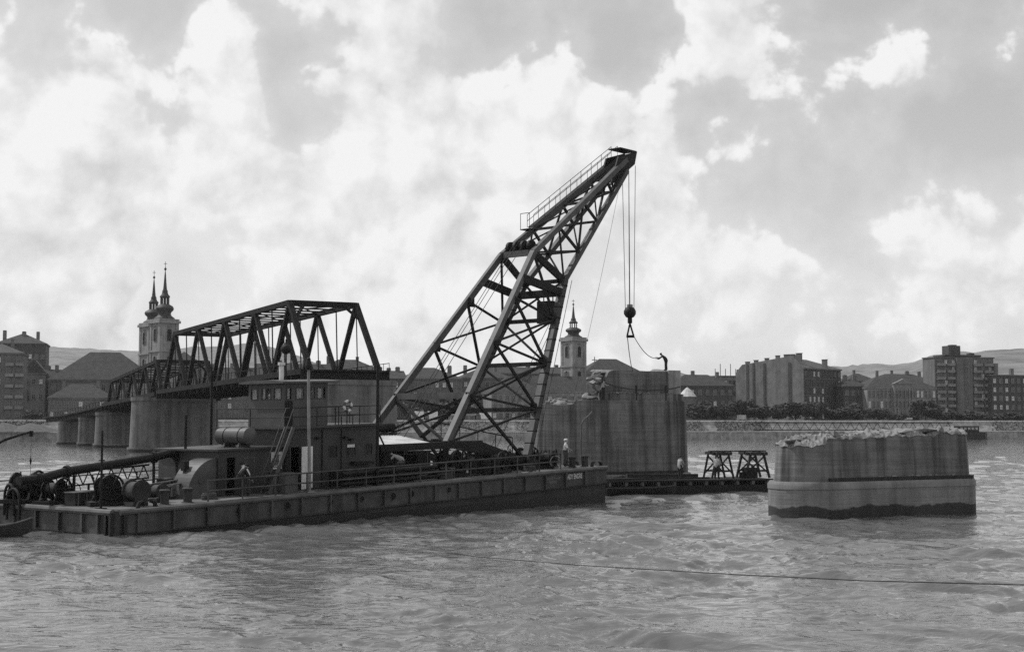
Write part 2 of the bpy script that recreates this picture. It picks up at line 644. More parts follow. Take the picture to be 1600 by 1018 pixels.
# ================================================================== THE SETTING
def build_river():
    r0, r1, nr = 11.0, 660.0, 950
    t = np.linspace(0, 1, nr)
    r = (r0 ** -0.5 + (r1 ** -0.5 - r0 ** -0.5) * t) ** -2.0
    r = np.concatenate([[0.5, 5.0, 8.0], r])
    a = np.concatenate([np.linspace(-100, -24, 40, endpoint=False), np.linspace(-24, 24, 520), np.linspace(24, 100, 41)[1:]])
    a = np.radians(a)
    R, Aa = np.meshgrid(r, a, indexing='ij')
    X = R * np.sin(Aa)
    Y = R * np.cos(Aa)
    rng = np.random.default_rng(3)
    cell = np.maximum(np.gradient(r)[:, None] * np.ones_like(Aa), 0.05)
    wx = X + 0.7 * np.sin(0.31 * X + 0.17 * Y + 1.0) + 0.4 * np.sin(0.83 * Y - 0.4 * X)
    wy = Y + 0.7 * np.sin(0.27 * Y - 0.21 * X + 2.0) + 0.4 * np.sin(0.77 * X + 0.5 * Y)
    h = np.zeros_like(X)
    # patches of rougher and smoother water
    patch = 0.75 + 0.35 * np.sin(0.11 * wx + 0.05 * wy) * np.sin(0.07 * wy - 0.06 * wx + 1.3) + 0.22 * np.sin(0.31 * wx - 0.12 * wy)
    patch = patch + 0.45 * np.sin(0.42 * wx + 0.9 * wy + 1.5 * np.sin(0.21 * wx)) * np.sin(0.33 * wy - 0.55 * wx + 1.2 * np.sin(0.17 * wy)) + 0.3 * np.sin(0.95 * wx + 0.5 * wy) * np.sin(0.8 * wy - 0.35 * wx)
    base = math.radians(62)
    for i in range(70):
        lam = 0.5 * (6.5 / 0.5) ** rng.random()
        th = base + rng.normal(0, 0.62)
        k = 2 * math.pi / lam
        ph = rng.random() * 6.283
        amp = 0.0064 * lam ** 0.76
        fade = np.clip(lam / (2.2 * cell) - 0.5, 0, 1)
        s = np.sin(k * (wx * math.cos(th) + wy * math.sin(th)) + ph)
        h += amp * fade * (s - 0.35 * np.abs(s) + 0.2)
    for i in range(40):
        lam = 0.32 * (1.1 / 0.32) ** rng.random()
        th = base + rng.normal(0, 0.8)
        fade = np.clip(lam / (1.8 * cell) - 0.4, 0, 1)
        s = np.sin(2 * math.pi / lam * (wx * math.cos(th) + wy * math.sin(th)) + rng.random() * 6.283)
        h += 0.0042 * lam ** 0.7 * fade * (s - 0.5 * np.abs(s))
    h *= np.clip(patch, 0.22, 1.8)
    # slacker water in the lee of the pier and off the barge's side
    h *= 1 - 0.6 * np.exp(-((X - 19.5) / 8.0) ** 2 - ((Y - 71.0) / 9.0) ** 2)
    h *= 1 - 0.5 * np.exp(-((X + 8.5) / 5.0) ** 2 - ((Y - 58.0) / 10.0) ** 2)
    # broken water along the hull and round the bare pier
    px_, py_ = X - A.x, Y - A.y
    uu = px_ * BE.x + py_ * BE.y
    vv = px_ * BN.x + py_ * BN.y
    near = np.exp(-((vv + 1.2) / 1.3) ** 2) * (uu > 3) * (uu < BL + 6)
    turb = np.zeros_like(X)
    for i in range(26):
        lam = 0.5 + 1.6 * rng.random()
        th = rng.random() * 6.283
        turb += np.sin(2 * math.pi / lam * (wx * math.cos(th) + wy * math.sin(th)) + rng.random() * 6.283) * lam
    turb /= 26 ** 0.5
    h += near * turb * 0.06
    d1 = np.hypot(X - 20.3, (Y - 79.0))
    h += np.exp(-((d1 - 6.0) / 3.0) ** 2) * turb * 0.03
    n0, n1 = X.shape
    co = np.stack([X, Y, h], -1).reshape(-1, 3)
    idx = np.arange(n0 * n1).reshape(n0, n1)
    q = np.stack([idx[:-1, :-1], idx[:-1, 1:], idx[1:, 1:], idx[1:, :-1]], -1).reshape(-1, 4)[:, ::-1]
    me = bpy.data.meshes.new('river')
    me.vertices.add(len(co))
    me.vertices.foreach_set('co', co.ravel())
    me.loops.add(q.size)
    me.loops.foreach_set('vertex_index', q.ravel())
    me.polygons.add(len(q))
    me.polygons.foreach_set('loop_start', np.arange(0, q.size, 4))
    me.polygons.foreach_set('loop_total', np.full(len(q), 4))
    me.polygons.foreach_set('use_smooth', np.ones(len(q), bool))
    me.materials.append(MATS['river_water'])
    me.update(calc_edges=True)
    ob = bpy.data.objects.new('river', me)
    COL.objects.link(ob)
    tag(ob, 'choppy grey river filling the foreground', kind='structure')


def qpt(s, t, z):
    return Q0 + QC * s + QM * t + Vector((0, 0, z))


def build_bank():
    # ground sheet from the quay to the horizon, with the hills rising out of it
    m = MB()
    m.add([qpt(-900, 14, GROUND), qpt(1500, 14, GROUND), qpt(2600, 3600, GROUND), qpt(-2600, 3600, GROUND)], [(0, 1, 2, 3)])
    tag(m.build('far_bank', 'bank_soil'), 'flat ground of the far bank behind the quay', kind='structure')
    # quay: lower wall, lower landing, upper wall
    q = MB()
    q.hexa([qpt(-900, 0, -2), qpt(900, 0, -2), qpt(900, 9, -2), qpt(-900, 9, -2)], [qpt(-900, 0.5, 2.7), qpt(900, 0.5, 2.7), qpt(900, 9, 2.7), qpt(-900, 9, 2.7)])
    lower = q.build('quay', 'quay_stone')
    tag(lower, 'stone quay wall along the far bank at the waterline', kind='structure')
    c = MB()
    c.hexa([qpt(-900, 0.35, 2.704), qpt(900, 0.35, 2.704), qpt(900, 1.5, 2.704), qpt(-900, 1.5, 2.704)], [qpt(-900, 0.35, 3.0), qpt(900, 0.35, 3.0), qpt(900, 1.5, 3.0), qpt(-900, 1.5, 3.0)])
    c.build('coping', 'quay_coping', lower)
    u = MB()
    u.hexa([qpt(-900, 9.004, 2.0), qpt(900, 9.004, 2.0), qpt(900, 14.2, 2.0), qpt(-900, 14.2, 2.0)], [qpt(-900, 12.5, GROUND - 0.2), qpt(900, 12.5, GROUND - 0.2), qpt(900, 14.2, GROUND - 0.2), qpt(-900, 14.2, GROUND - 0.2)])
    up = u.build('quay', 'quay_stone')
    tag(up, 'sloping upper embankment wall below the riverside road', kind='structure')
    c2 = MB()
    c2.hexa([qpt(-900, 12.3, GROUND - 0.196), qpt(900, 12.3, GROUND - 0.196), qpt(900, 13.4, GROUND - 0.196), qpt(-900, 13.4, GROUND - 0.196)], [qpt(-900, 12.3, GROUND + 0.35), qpt(900, 12.3, GROUND + 0.35), qpt(900, 13.4, GROUND + 0.35), qpt(-900, 13.4, GROUND + 0.35)])
    c2.build('coping', 'quay_coping', up)


RIDGE = [(-1300, 600), (-700, 565), (-300, 545), (0, 548), (80, 541), (150, 544), (220, 548), (300, 541), (350, 540), (392, 534), (430, 542), (470, 556), (505, 570), (560, 582), (600, 580),
         (625, 590), (680, 602), (760, 598), (840, 573), (870, 577), (900, 592), (1000, 586), (1020, 575), (1060, 578), (1100, 592), (1150, 595), (1250, 585),
         (1300, 570), (1340, 569), (1400, 571), (1425, 566), (1450, 557), (1480, 551), (1540, 548), (1600, 545), (1900, 538), (2300, 560), (2900, 610)]


def build_hills():
    xs = np.arange(-1300, 2901, 8)
    py = np.interp(xs, [p[0] for p in RIDGE], [p[1] for p in RIDGE])
    dist = np.interp(xs, [-300, 500, 800, 1250, 1400, 1900], [2600, 2600, 2200, 1700, 1400, 1500])
    rows = 26
    vs, fs = [], []
    for i, x in enumerate(xs):
        ridge = on_depth(x, py[i] + 5, dist[i])
        for j in range(rows):
            s = j / (rows - 6)
            d = (0.58 + 0.42 * s) * dist[i]
            zz = GROUND - 3 + (ridge.z - GROUND + 3) * (math.sin(min(s, 1.0) * math.pi / 2) ** 1.25 if s <= 1 else max(0, 1 - (s - 1) * 1.5))
            X = ridge.x / dist[i] * d
            zz += 5.0 * mnoise.noise(Vector((X * 0.012, d * 0.012, 0))) * min(s, 1) + 2.5 * mnoise.noise(Vector((X * 0.05, d * 0.05, 3))) * min(s, 1)
            vs.append((X, d, zz))
    for i in range(len(xs) - 1):
        for j in range(rows - 1):
            a = i * rows + j
            fs.append((a, a + rows, a + rows + 1, a + 1))
    m = MB()
    m.add(vs, fs)
    tag(m.build('hills', 'hill_ground', None, True), 'hazy wooded hills behind the town', kind='structure')


build_river()
build_bank()
build_hills()


# ================================================================== PIERS
def stadium(c0, c1, r, n=10):
    c0, c1 = Vector(c0), Vector(c1)
    d = (c1 - c0).normalized()
    a0 = math.atan2(d.y, d.x)
    pts = []
    for i in range(n + 1):
        a = a0 - math.pi / 2 + math.pi * i / n
        pts.append(c1 + Vector((math.cos(a), math.sin(a), 0)) * r)
    for i in range(n + 1):
        a = a0 + math.pi / 2 + math.pi * i / n
        pts.append(c0 + Vector((math.cos(a), math.sin(a), 0)) * r)
    return pts


def dense(pts, step):
    out = []
    for i, p in enumerate(pts):
        q = pts[(i + 1) % len(pts)]
        n = max(1, int((q - p).length / step))
        out += [p.lerp(q, j / n) for j in range(n)]
    return out


def loft(m, rings, k=0):
    """rings: list of lists of points with equal counts; the top closed with a fan"""
    n = len(rings[0])
    vs = [p for r in rings for p in r]
    fs = []
    for i in range(len(rings) - 1):
        for j in range(n):
            a = i * n + j
            b = i * n + (j + 1) % n
            fs.append((a, b, b + n, a + n))
    c = sum((Vector(p) for p in rings[-1]), Vector()) / n
    vs.append(c)
    o = (len(rings) - 1) * n
    for j in range(n):
        fs.append((o + j, o + (j + 1) % n, len(vs) - 1))
    m.add(vs, fs, k)


def ring_at(c0, c1, r, z, n=10, zf=None, step=0.6):
    pts = dense(stadium(c0, c1, r, n), step)
    return [Vector((p.x, p.y, (zf(p) if zf else z))) for p in pts]


def same_ring(base, c0, c1, r0, r1, z, zf=None):
    """the ring base moved in or out from the pier's spine, at height z"""
    c0, c1 = Vector(c0), Vector(c1)
    d = c1 - c0
    out = []
    for p in base:
        q = Vector((p.x, p.y, 0))
        t = max(0, min(1, (q - c0).dot(d) / d.dot(d)))
        s = c0 + d * t
        e = s + (q - s) * (r1 / r0)
        out.append(Vector((e.x, e.y, zf(e) if zf else z)))
    return out


def chunk(c, sx, sy, sz, rz, seed, tilt=0.15):
    rnd = random.Random(seed)
    bm = bmesh.new()
    M = Matrix.Translation(Vector(c)) @ Matrix.Rotation(rz, 4, 'Z') @ Matrix.Rotation(rnd.uniform(-tilt, tilt), 4, 'X') @ Matrix.Rotation(rnd.uniform(-tilt, tilt), 4, 'Y')
    for i in range(15):
        p = Vector((rnd.uniform(-1, 1), rnd.uniform(-1, 1), rnd.uniform(-1, 1)))
        mx = max(abs(p.x), abs(p.y), abs(p.z))
        p = p / mx * rnd.uniform(0.8, 1.0)
        bm.verts.new(M @ Vector((p.x * sx / 2, p.y * sy / 2, p.z * sz / 2)))
    r = bmesh.ops.convex_hull(bm, input=bm.verts)
    bmesh.ops.delete(bm, geom=[g for g in r['geom_interior'] if isinstance(g, bmesh.types.BMVert)], context='VERTS')
    bm.verts.index_update()
    m = MB()
    m.add([v.co.copy() for v in bm.verts], [tuple(v.index for v in f.verts) for f in bm.faces])
    bm.free()
    return m


def build_pier_near():
    c0 = Vector((16.15, 78.6, 0))
    q = Vector((0.87, 0.49, 0)).normalized()
    b = Vector((-q.y, q.x, 0))
    c1 = c0 + q * 10.1
    root = thing('bridge_pier', 'low bare stone pier with broken jagged top, nearest on the right', 'pier', (c0 + c1) / 2, 'piers of the demolished bridge')
    m = MB()
    R0 = 2.05
    r = ring_at(c0, c1, R0, -2.5)
    rings = [r, same_ring(r, c0, c1, R0, R0, 1.55)]
    loft(m, rings)
    m.build('footing', 'pier_base', root, True)
    m = MB()
    r2 = ring_at(c0, c1, R0 + 0.035, 1.55)
    loft(m, [same_ring(r2, c0, c1, 1, 0.98, 1.551), r2, same_ring(r2, c0, c1, 1, 1, 1.80), same_ring(r2, c0, c1, 2.15, 2.05, 1.95)])
    m.build('coping', 'pier_base', root, True)
    m = MB()

    def top(p):
        s = (p - c0).dot(q)
        z = 4.25 + 0.03 * s
        if s < 0:
            z -= 0.30
        z += 0.16 * mnoise.noise(Vector((p.x * 0.9, p.y * 0.9, 0))) + 0.14 * mnoise.noise(Vector((p.x * 3, p.y * 3, 5)))
        return z
    r3 = ring_at(c0, c1, 1.72, 1.95, 12, None, 0.28)
    loft(m, [r3, same_ring(r3, c0, c1, 1.72, 1.66, 3.0), same_ring(r3, c0, c1, 1.72, 1.60, 0, top)])
    m.build('shaft', 'pier_concrete', root, False)
    # ragged broken surface on top
    m = MB()

    def crag(k):
        def f(p):
            s_ = (p - c0).dot(q)
            n_ = mnoise.noise(Vector((p.x * 1.1, p.y * 1.1, 7))) * .18 + mnoise.noise(Vector((p.x * 2.7, p.y * 2.7, 2))) * .20 + mnoise.noise(Vector((p.x * 6.5, p.y * 6.5, 5))) * .20
            return top(p) + k * (.17 + max(-.16, n_ * .85)) - .03
        return f
    r4 = ring_at(c0, c1, 1.62, 0, 18, None, 0.13)
    rings = []
    for sc, k in ((1.0, -.2), (1.02, .1), (.985, .4), (.93, .75), (.86, 1.0), (.78, .95), (.7, 1.05), (.6, 1.0), (.5, 1.1), (.38, 1.0), (.26, 1.0), (.12, 1.0)):
        rings.append(same_ring(r4, c0, c1, 1.0, sc, 0, crag(k)))
    loft(m, rings)
    m.build('broken_top', 'broken_concrete', root)
    rnd = random.Random(5)
    for i in range(34):
        s = -1.3 + 12.4 * (i / 33.0) + rnd.uniform(-.2, .2)
        w = rnd.choice((rnd.uniform(-1.45, -.8), rnd.uniform(-1.0, .8)))
        if s < 0 or s > 10.1:
            w *= 0.5
        p = c0 + q * s + b * w
        p.z = 4.27 + 0.03 * s - (0.3 if s < 0 else 0) + rnd.uniform(-0.02, 0.22)
        chunk(p, rnd.uniform(.4, 1.3), rnd.uniform(.35, .9), rnd.uniform(.2, .42), BANG + rnd.uniform(-.6, .6), 100 + i, 0.4).build('concrete_block', 'broken_concrete', root)
    for (s, w, sx, z) in [(8.4, -1.0, 2.4, 4.66), (10.3, -0.7, 2.0, 4.5), (6.4, -.9, 2.2, 4.68)]:
        p = c0 + q * s + b * w
        p.z = z
        chunk(p, sx, 1.2, 0.38, math.atan2(q.y, q.x), int(s * 10), 0.06).build('concrete_slab', 'broken_concrete', root)
    # timber lying on the ledge
    m = MB()
    p0 = c0 + q * 0.1 - b * 1.83 + Vector((0, 0, 2.06))
    p1 = c0 + q * 10.9 - b * 1.83 + Vector((0, 0, 2.06))
    single(m.bar(p0, p1, 0.18, 0.2), 'timber_beam', 'dark_timber', 'long dark timber lying on the ledge of the near right pier', 'timber', p0)
    # rubble dust heaped behind the timber
    m = MB()
    for i in range(26):
        s = 3.5 + rnd.random() * 6.5
        p = c0 + q * s - b * 1.74 + Vector((0, 0, 2.17))
        c = chunk(p, rnd.uniform(.15, .35), .12, rnd.uniform(.06, .16), 0, 900 + i)
        m.add(c.v, c.f)
    o = m.build('rubble', 'broken_concrete')
    tag(o, 'small rubble scattered along the timber on the pier ledge', kind='stuff')


build_pier_near()


def build_pier_mid():
    c0 = Vector((3.95, 122.1, 0))
    q = Vector((0.87, 0.49, 0)).normalized()
    b = Vector((-q.y, q.x, 0))
    c1 = c0 + q * 10.6
    root = thing('bridge_pier', 'tall half-demolished pier under the crane hook with workers on top', 'pier', (c0 + c1) / 2, 'piers of the demolished bridge')
    r = ring_at(c0, c1, 2.75, -2.5)
    m = MB()
    loft(m, [r, same_ring(r, c0, c1, 2.75, 2.75, 0.75), same_ring(r, c0, c1, 2.75, 2.65, 0.86)])
    m.build('footing', 'pier_base', root, True)
    m = MB()
    r3 = ring_at(c0, c1, 2.5, 0.86, 12, None, 0.4)

    def top(p):
        s = (p - c0).dot(q)
        z = 6.75 if s < 0.2 else 7.15
        return z + 0.1 * mnoise.noise(Vector((p.x * 2, p.y * 2, 1)))
    loft(m, [r3, same_ring(r3, c0, c1, 2.5, 2.42, 4.0), same_ring(r3, c0, c1, 2.5, 2.33, 0, top)])
    m.build('shaft', 'pier_concrete', root, False)
    # cap slab and the upper wall, its left end broken away
    m = MB()
    k0 = c0 + q * 6.0
    k1 = c1 - q * 0.1
    rr = ring_at(k0, k1, 2.25, 7.13, 8)
    loft(m, [rr, same_ring(rr, k0, k1, 1, 1, 7.75)])
    m.build('cap_slab', 'pier_concrete', root)
    m = MB()
    rq = random.Random(31)
    for i in range(60):
        p = k0 + q * rq.uniform(-1.5, 4.6) - b * rq.uniform(1.5, 2.2)
        p.z = 7.78
        ch = chunk(p, rq.uniform(.2, .5), rq.uniform(.2, .4), rq.uniform(.08, .22), rq.random() * 3, 1300 + i, .3)
        m.add(ch.v, ch.f)
    tag(m.build('rubble', 'broken_concrete', root), kind='stuff')
    m = MB()
    w0, w1 = c0 + q * 3.7, c0 + q * 11.8

    def wall_top(s):
        return 9.75 + 0.05 * mnoise.noise(Vector((s * 1.5, 0, 0)))
    vs, fs = [], []
    n = 26
    for i in range(n + 1):
        s = i / n
        for side in (-1, 1):
            # the left edge is ragged: it climbs in steps
            zt = wall_top(s * 7.7)
            if i < 3:
                zt = 8.6 + 0.5 * i + 0.2 * mnoise.noise(Vector((i * 1.7, side, 0)))
            off = -0.4 * mnoise.noise(Vector((side * 2.0, 3.1, 0))) if i == 0 else 0
            p = w0.lerp(w1, s) + q * off + b * (side * 1.35)
            vs += [(p.x, p.y, 7.1), (p.x + q.x * (0.25 * mnoise.noise(Vector((9, side, 2))) if i < 2 else 0), p.y, 8.4), (p.x, p.y, zt)]
    for i in range(n):
        a, c = i * 6, (i + 1) * 6
        for k in range(2):
            fs.append((a + k, c + k, c + k + 1, a + k + 1))
            fs.append((a + 3 + k, a + 4 + k, c + 4 + k, c + 3 + k))
        fs.append((a + 2, c + 2, c + 5, a + 5))
    fs.append((0, 1, 4, 3))
    fs.append((1, 2, 5, 4))
    e = n * 6
    fs.append((e, e + 3, e + 4, e + 1))
    fs.append((e + 1, e + 4, e + 5, e + 2))
    m.add(vs, fs)
    m.build('upper_wall', 'pier_concrete', root)
    rnd = random.Random(11)
    for i in range(16):
        s = 3.0 + rnd.random() * 1.4
        z = 7.2 + (i / 16.0) * 2.4
        p = c0 + q * (s + 0.25 * (i / 16.0)) + b * rnd.uniform(-1.4, 0.9)
        p.z = z
        chunk(p, rnd.uniform(.5, 1.0), rnd.uniform(.5, .9), rnd.uniform(.3, .7), rnd.random() * 3, 300 + i, .5).build('concrete_block', 'broken_concrete', root)
    p = c0 + q * 4.2 - b * .5 + Vector((0, 0, 9.68))
    chunk(p, 2.0, 1.2, .3, math.atan2(q.y, q.x) + .1, 77, .12).build('concrete_slab', 'broken_concrete', root)
    for i in range(12):
        s = -1.0 + rnd.random() * 2.2
        p = c0 + q * s + b * rnd.uniform(-1.5, 1.2)
        p.z = 6.85 + .3 * max(0, s) + rnd.uniform(0, .2)
        chunk(p, rnd.uniform(.5, 1.3), rnd.uniform(.4, .8), rnd.uniform(.2, .4), rnd.random() * 3, 500 + i, .3).build('concrete_block', 'broken_concrete', root)
    # slack safety rope with stanchions round the top
    P = [on_plane(x, y, c0 - b * 2.2, b) for x, y in [(944, 597), (994, 608), (1040, 608), (1062, 604)]]
    m = MB()
    m.tube(catenary(P[0], P[1], 0.12) + catenary(P[1], P[2], 0.05)[1:] + catenary(P[2], P[3], 0.03)[1:], 0.06, 6)
    rp = thing('safety_rope', 'dark rope barrier strung along the top of the tall pier', 'rope', Vector((P[1].x, P[1].y, 7.7)))
    m.build('rope', 'rope', rp)
    for p in P[1:3]:
        MB().bar(Vector((p.x, p.y, 7.2)), Vector((p.x, p.y, p.z + .35)), .16).build('post', 'dark_timber', rp)
    # plank walkway on the footing ledge
    p0 = c0 + q * 1.0 - b * 2.62 + Vector((0, 0, 0.96))
    p1 = c0 + q * 11.2 - b * 2.62 + Vector((0, 0, 0.96))
    single(MB().bar(p0, p1, .3, .2), 'timber_beam', 'dark_timber', 'dark plank lying along the ledge behind the work pontoon', 'timber', p0)
    # lighter end pillar the top man stands on
    e0 = c0 + q * 10.55
    MB().hexa([e0 - b * 1.5 + Vector((0, 0, 7.1)), e0 + q * 1.3 - b * 1.5 + Vector((0, 0, 7.1)), e0 + q * 1.3 + b * 1.5 + Vector((0, 0, 7.1)), e0 + b * 1.5 + Vector((0, 0, 7.1))],
              [e0 - b * 1.5 + Vector((0, 0, 9.86)), e0 + q * 1.3 - b * 1.5 + Vector((0, 0, 9.86)), e0 + q * 1.3 + b * 1.5 + Vector((0, 0, 9.86)), e0 + b * 1.5 + Vector((0, 0, 9.86))]).build('end_pillar', 'pale_concrete', root)
    return c0, c1, q, b, e0


PM = build_pier_mid()


def simple_pier(label, c0, c1, r, ztop, batter=0.10):
    c0, c1 = Vector(c0), Vector(c1)
    root = thing('bridge_pier', label, 'pier', (c0 + c1) / 2, 'piers carrying the standing bridge')
    ra = ring_at(c0, c1, r, 0.9, 10, None, 1.0)
    m = MB()
    loft(m, [ra, same_ring(ra, c0, c1, r, r * (1 - batter), ztop - 0.7)])
    m.build('shaft', 'pier_far', root, True)
    m = MB()
    rb = ring_at(c0, c1, r * 1.12, -2.5, 10, None, 1.0)
    loft(m, [rb, same_ring(rb, c0, c1, 1, 1, 0.9)])
    m.build('footing', 'pier_base', root, True)
    m = MB()
    rc = ring_at(c0, c1, r * (1 - batter) * 1.06, ztop - 0.7, 10, None, 1.0)
    loft(m, [same_ring(rc, c0, c1, 1, .98, ztop - .7), rc, same_ring(rc, c0, c1, 1, 1, ztop)])
    m.build('cap', 'pier_far', root, True)


P3 = Vector((-22.0, 190.2, 0))
simple_pier('tall grooved pier behind the wheelhouse carrying the near bridge portal', P3 - BRQ * 4.6, P3 + BRQ * 4.6, 2.5, 11.0)
PA = Vector((-63.5, 268.5, 0))
simple_pier('broad round-nosed pier below the junction of the two truss spans', PA - BRQ * 5.2, PA + BRQ * 5.2, 3.2, 10.2)
PB = Vector((-86.0, 322.0, 0))
simple_pier('grey pier where the small truss span meets the approach', PB - BRQ * 5.5, PB + BRQ * 5.5, 2.6, 7.9)
PC = PB + BRB * 29
simple_pier('first short approach pier beyond the small truss span', PC - BRQ * 5, PC + BRQ * 5, 1.7, 6.9)
PD = PC + BRB * 30
simple_pier('last short approach pier before the far bank', PD - BRQ * 5, PD + BRQ * 5, 1.7, 6.05)
PE = PD + BRB * 30


# ================================================================== BRIDGE
def truss_span(label, n_top, b0, b1, t0, t1, width, tc, dd, lat):
    """b0,b1 near and far bottom ends of the left truss; t0,t1 its first and last top nodes"""
    b0, b1, t0, t1 = map(Vector, (b0, b1, t0, t1))
    W = BRQ * width
    root = thing('bridge_span', label, 'bridge', (b0 + b1) / 2 + W / 2, 'steel truss spans still standing')
    tops = [t0.lerp(t1, i / (n_top - 1)) for i in range(n_top)]
    ts = [b0] + [b0.lerp(b1, (((tops[i] + tops[i + 1]) / 2 - b0).dot(BRB)) / (b1 - b0).dot(BRB)) for i in range(n_top - 1)] + [b1]
    up = Vector((0, 0, 1))
    for side in (0, 1):
        o = W * side
        for i in range(n_top - 1):
            MB().bar(tops[i] + o, tops[i + 1] + o, tc, tc * 1.1).build('top_chord', 'bridge_steel', root)
        MB().bar(b0 + o, b1 + o, tc, tc * 1.2).build('bottom_chord', 'bridge_steel', root)
        MB().bar(b0 + o, tops[0] + o, tc * 1.1, tc * 1.1, 0, BRQ).build('end_post', 'bridge_steel', root)
        MB().bar(b1 + o, tops[-1] + o, tc * 1.1, tc * 1.1, 0, BRQ).build('end_post', 'bridge_steel', root)
        for i in range(n_top):
            if i > 0:
                MB().bar(tops[i] + o, ts[i] + o, dd, dd * 1.3, 0, BRQ).build('diagonal', 'bridge_steel', root)
            if i < n_top - 1:
                MB().bar(tops[i] + o, ts[i + 1] + o, dd, dd * 1.3, 0, BRQ).build('diagonal', 'bridge_steel', root)
            t = (tops[i] - b0).dot(BRB) / (b1 - b0).dot(BRB)
            MB().bar(tops[i] + o, b0.lerp(b1, t) + o, dd * .3).build('hanger', 'bridge_steel', root)
            if i < n_top - 1:
                MB().bar((tops[i] + tops[i + 1]) / 2 + o, ts[i + 1] + o, dd * .35).build('hanger', 'bridge_steel', root)
            # gusset plates
            MB().box(tops[i] + o - Vector((0, 0, tc * .7)), tc * 3.2, .12, tc * 2.2, math.atan2(BRB.y, BRB.x)).build('gusset_plate', 'bridge_steel', root)
    # top laterals
    for i in range(n_top):
        MB().bar(tops[i], tops[i] + W, tc * .75, tc * (1.1 if i in (0, n_top - 1) else .35)).build('portal_beam' if i in (0, n_top - 1) else 'lateral_strut', 'bridge_steel', root)
        if i < n_top - 1:
            for k in range(1, lat):
                p = tops[i].lerp(tops[i + 1], k / lat)
                MB().bar(p, p + W, .16, .22).build('lateral_strut', 'bridge_steel', root)
            MB().bar(tops[i], tops[i + 1] + W, .14).build('lateral_brace', 'bridge_steel', root)
            MB().bar(tops[i] + W, tops[i + 1], .14).build('lateral_brace', 'bridge_steel', root)
    # knee braces of the near portal
    dn = (b0 - t0).normalized()
    MB().bar(t0 + dn * 3.2, t0 + W * .22, .35).build('knee_brace', 'bridge_steel', root)
    MB().bar(t0 + W + dn * 3.2, t0 + W * .78, .35).build('knee_brace', 'bridge_steel', root)
    # floor: slab, cross beams and side girders
    ov = BRQ * 1.4
    z = Vector((0, 0, 0.25))
    MB().hexa([b0 - ov + z, b0 + W + ov + z, b1 + W + ov + z, b1 - ov + z], [p + Vector((0, 0, .25)) for p in (b0 - ov + z, b0 + W + ov + z, b1 + W + ov + z, b1 - ov + z)]).build('deck', 'bridge_steel', root)
    nb = int((b1 - b0).length / 4.2)
    for i in range(nb + 1):
        p = b0.lerp(b1, i / nb) - Vector((0, 0, .45))
        MB().bar(p - ov, p + W + ov, .3, 1.0).build('cross_beam', 'bridge_steel', root)
    for k in (.2, .5, .8):
        MB().bar(b0 + W * k - Vector((0, 0, .2)), b1 + W * k - Vector((0, 0, .2)), .25, .8).build('stringer', 'bridge_steel', root)
    for s in (-1, 1):
        o = (W + ov) if s > 0 else -ov
        MB().bar(b0 + o + Vector((0, 0, .2)), b1 + o + Vector((0, 0, .2)), .15, .75).build('side_girder', 'bridge_steel', root)
        for k in range(nb * 2 + 1):
            p = b0.lerp(b1, k / (nb * 2)) + o + Vector((0, 0, .5))
            MB().bar(p, p + Vector((0, 0, 1.0)), .07).build('railing_post', 'bridge_steel', root)
        MB().bar(b0 + o + Vector((0, 0, 1.5)), b1 + o + Vector((0, 0, 1.5)), .09).build('handrail', 'bridge_steel', root)
    return root


truss_span('large dark steel truss span of the bridge behind the barge', 5, (-26.6, 188.2, 11.9), (-64.4, 263.5, 10.9), (-30.65, 195.6, 21.9), (-60.6, 255.2, 21.4), 9.7, 0.62, 0.48, 4)
tb0 = Vector((-65.2, 265.2, 10.6))
tb1 = Vector((-90.2, 318.0, 9.3))
truss_span('smaller distant truss span in front of the twin church towers', 5, tb0, tb1, tb0.lerp(tb1, .08) + Vector((0, 0, 6.6)), tb0.lerp(tb1, .93) + Vector((0, 0, 5.3)), 9.7, .6, .4, 2)


def approach(label, p, q, depth):
    root = thing('approach_span', label, 'bridge', (Vector(p) + Vector(q)) / 2, 'girder spans of the bridge approach')
    W = BRQ * 9.7
    p, q = Vector(p), Vector(q)
    for s in (0, .33, .66, 1):
        MB().bar(p + W * s - Vector((0, 0, depth / 2)), q + W * s - Vector((0, 0, depth / 2)), .35, depth).build('girder', 'bridge_steel', root)
    ov = BRQ * 1.2
    MB().hexa([p - ov, p + W + ov, q + W + ov, q - ov], [v + Vector((0, 0, .35)) for v in (p - ov, p + W + ov, q + W + ov, q - ov)]).build('deck', 'bridge_steel', root)
    for s in (-1, 1):
        o = (W + ov) if s > 0 else -ov
        MB().bar(p + o + Vector((0, 0, 1.35)), q + o + Vector((0, 0, 1.35)), .1).build('handrail', 'bridge_steel', root)
        for k in range(9):
            r = p.lerp(q, k / 8) + o + Vector((0, 0, .35))
            MB().bar(r, r + Vector((0, 0, 1.0)), .08).build('railing_post', 'bridge_steel', root)


cb = [PB - BRQ * 4.85 - BRB * 1, PC - BRQ * 4.85, PD - BRQ * 4.85, PE - BRQ * 4.85]
for i, (za, zb_) in enumerate(((9.3, 8.2), (8.2, 7.3), (7.3, 6.9))):
    approach(['girder span just beyond the small truss', 'middle girder span of the approach over the short piers', 'girder span of the approach landing on the far bank'][i],
             (cb[i].x, cb[i].y, za), (cb[i + 1].x, cb[i + 1].y, zb_), 1.3 - .1 * i)


# ================================================================== THE TOWN
QANG = math.atan2(QC.y, QC.x)
_win = {}


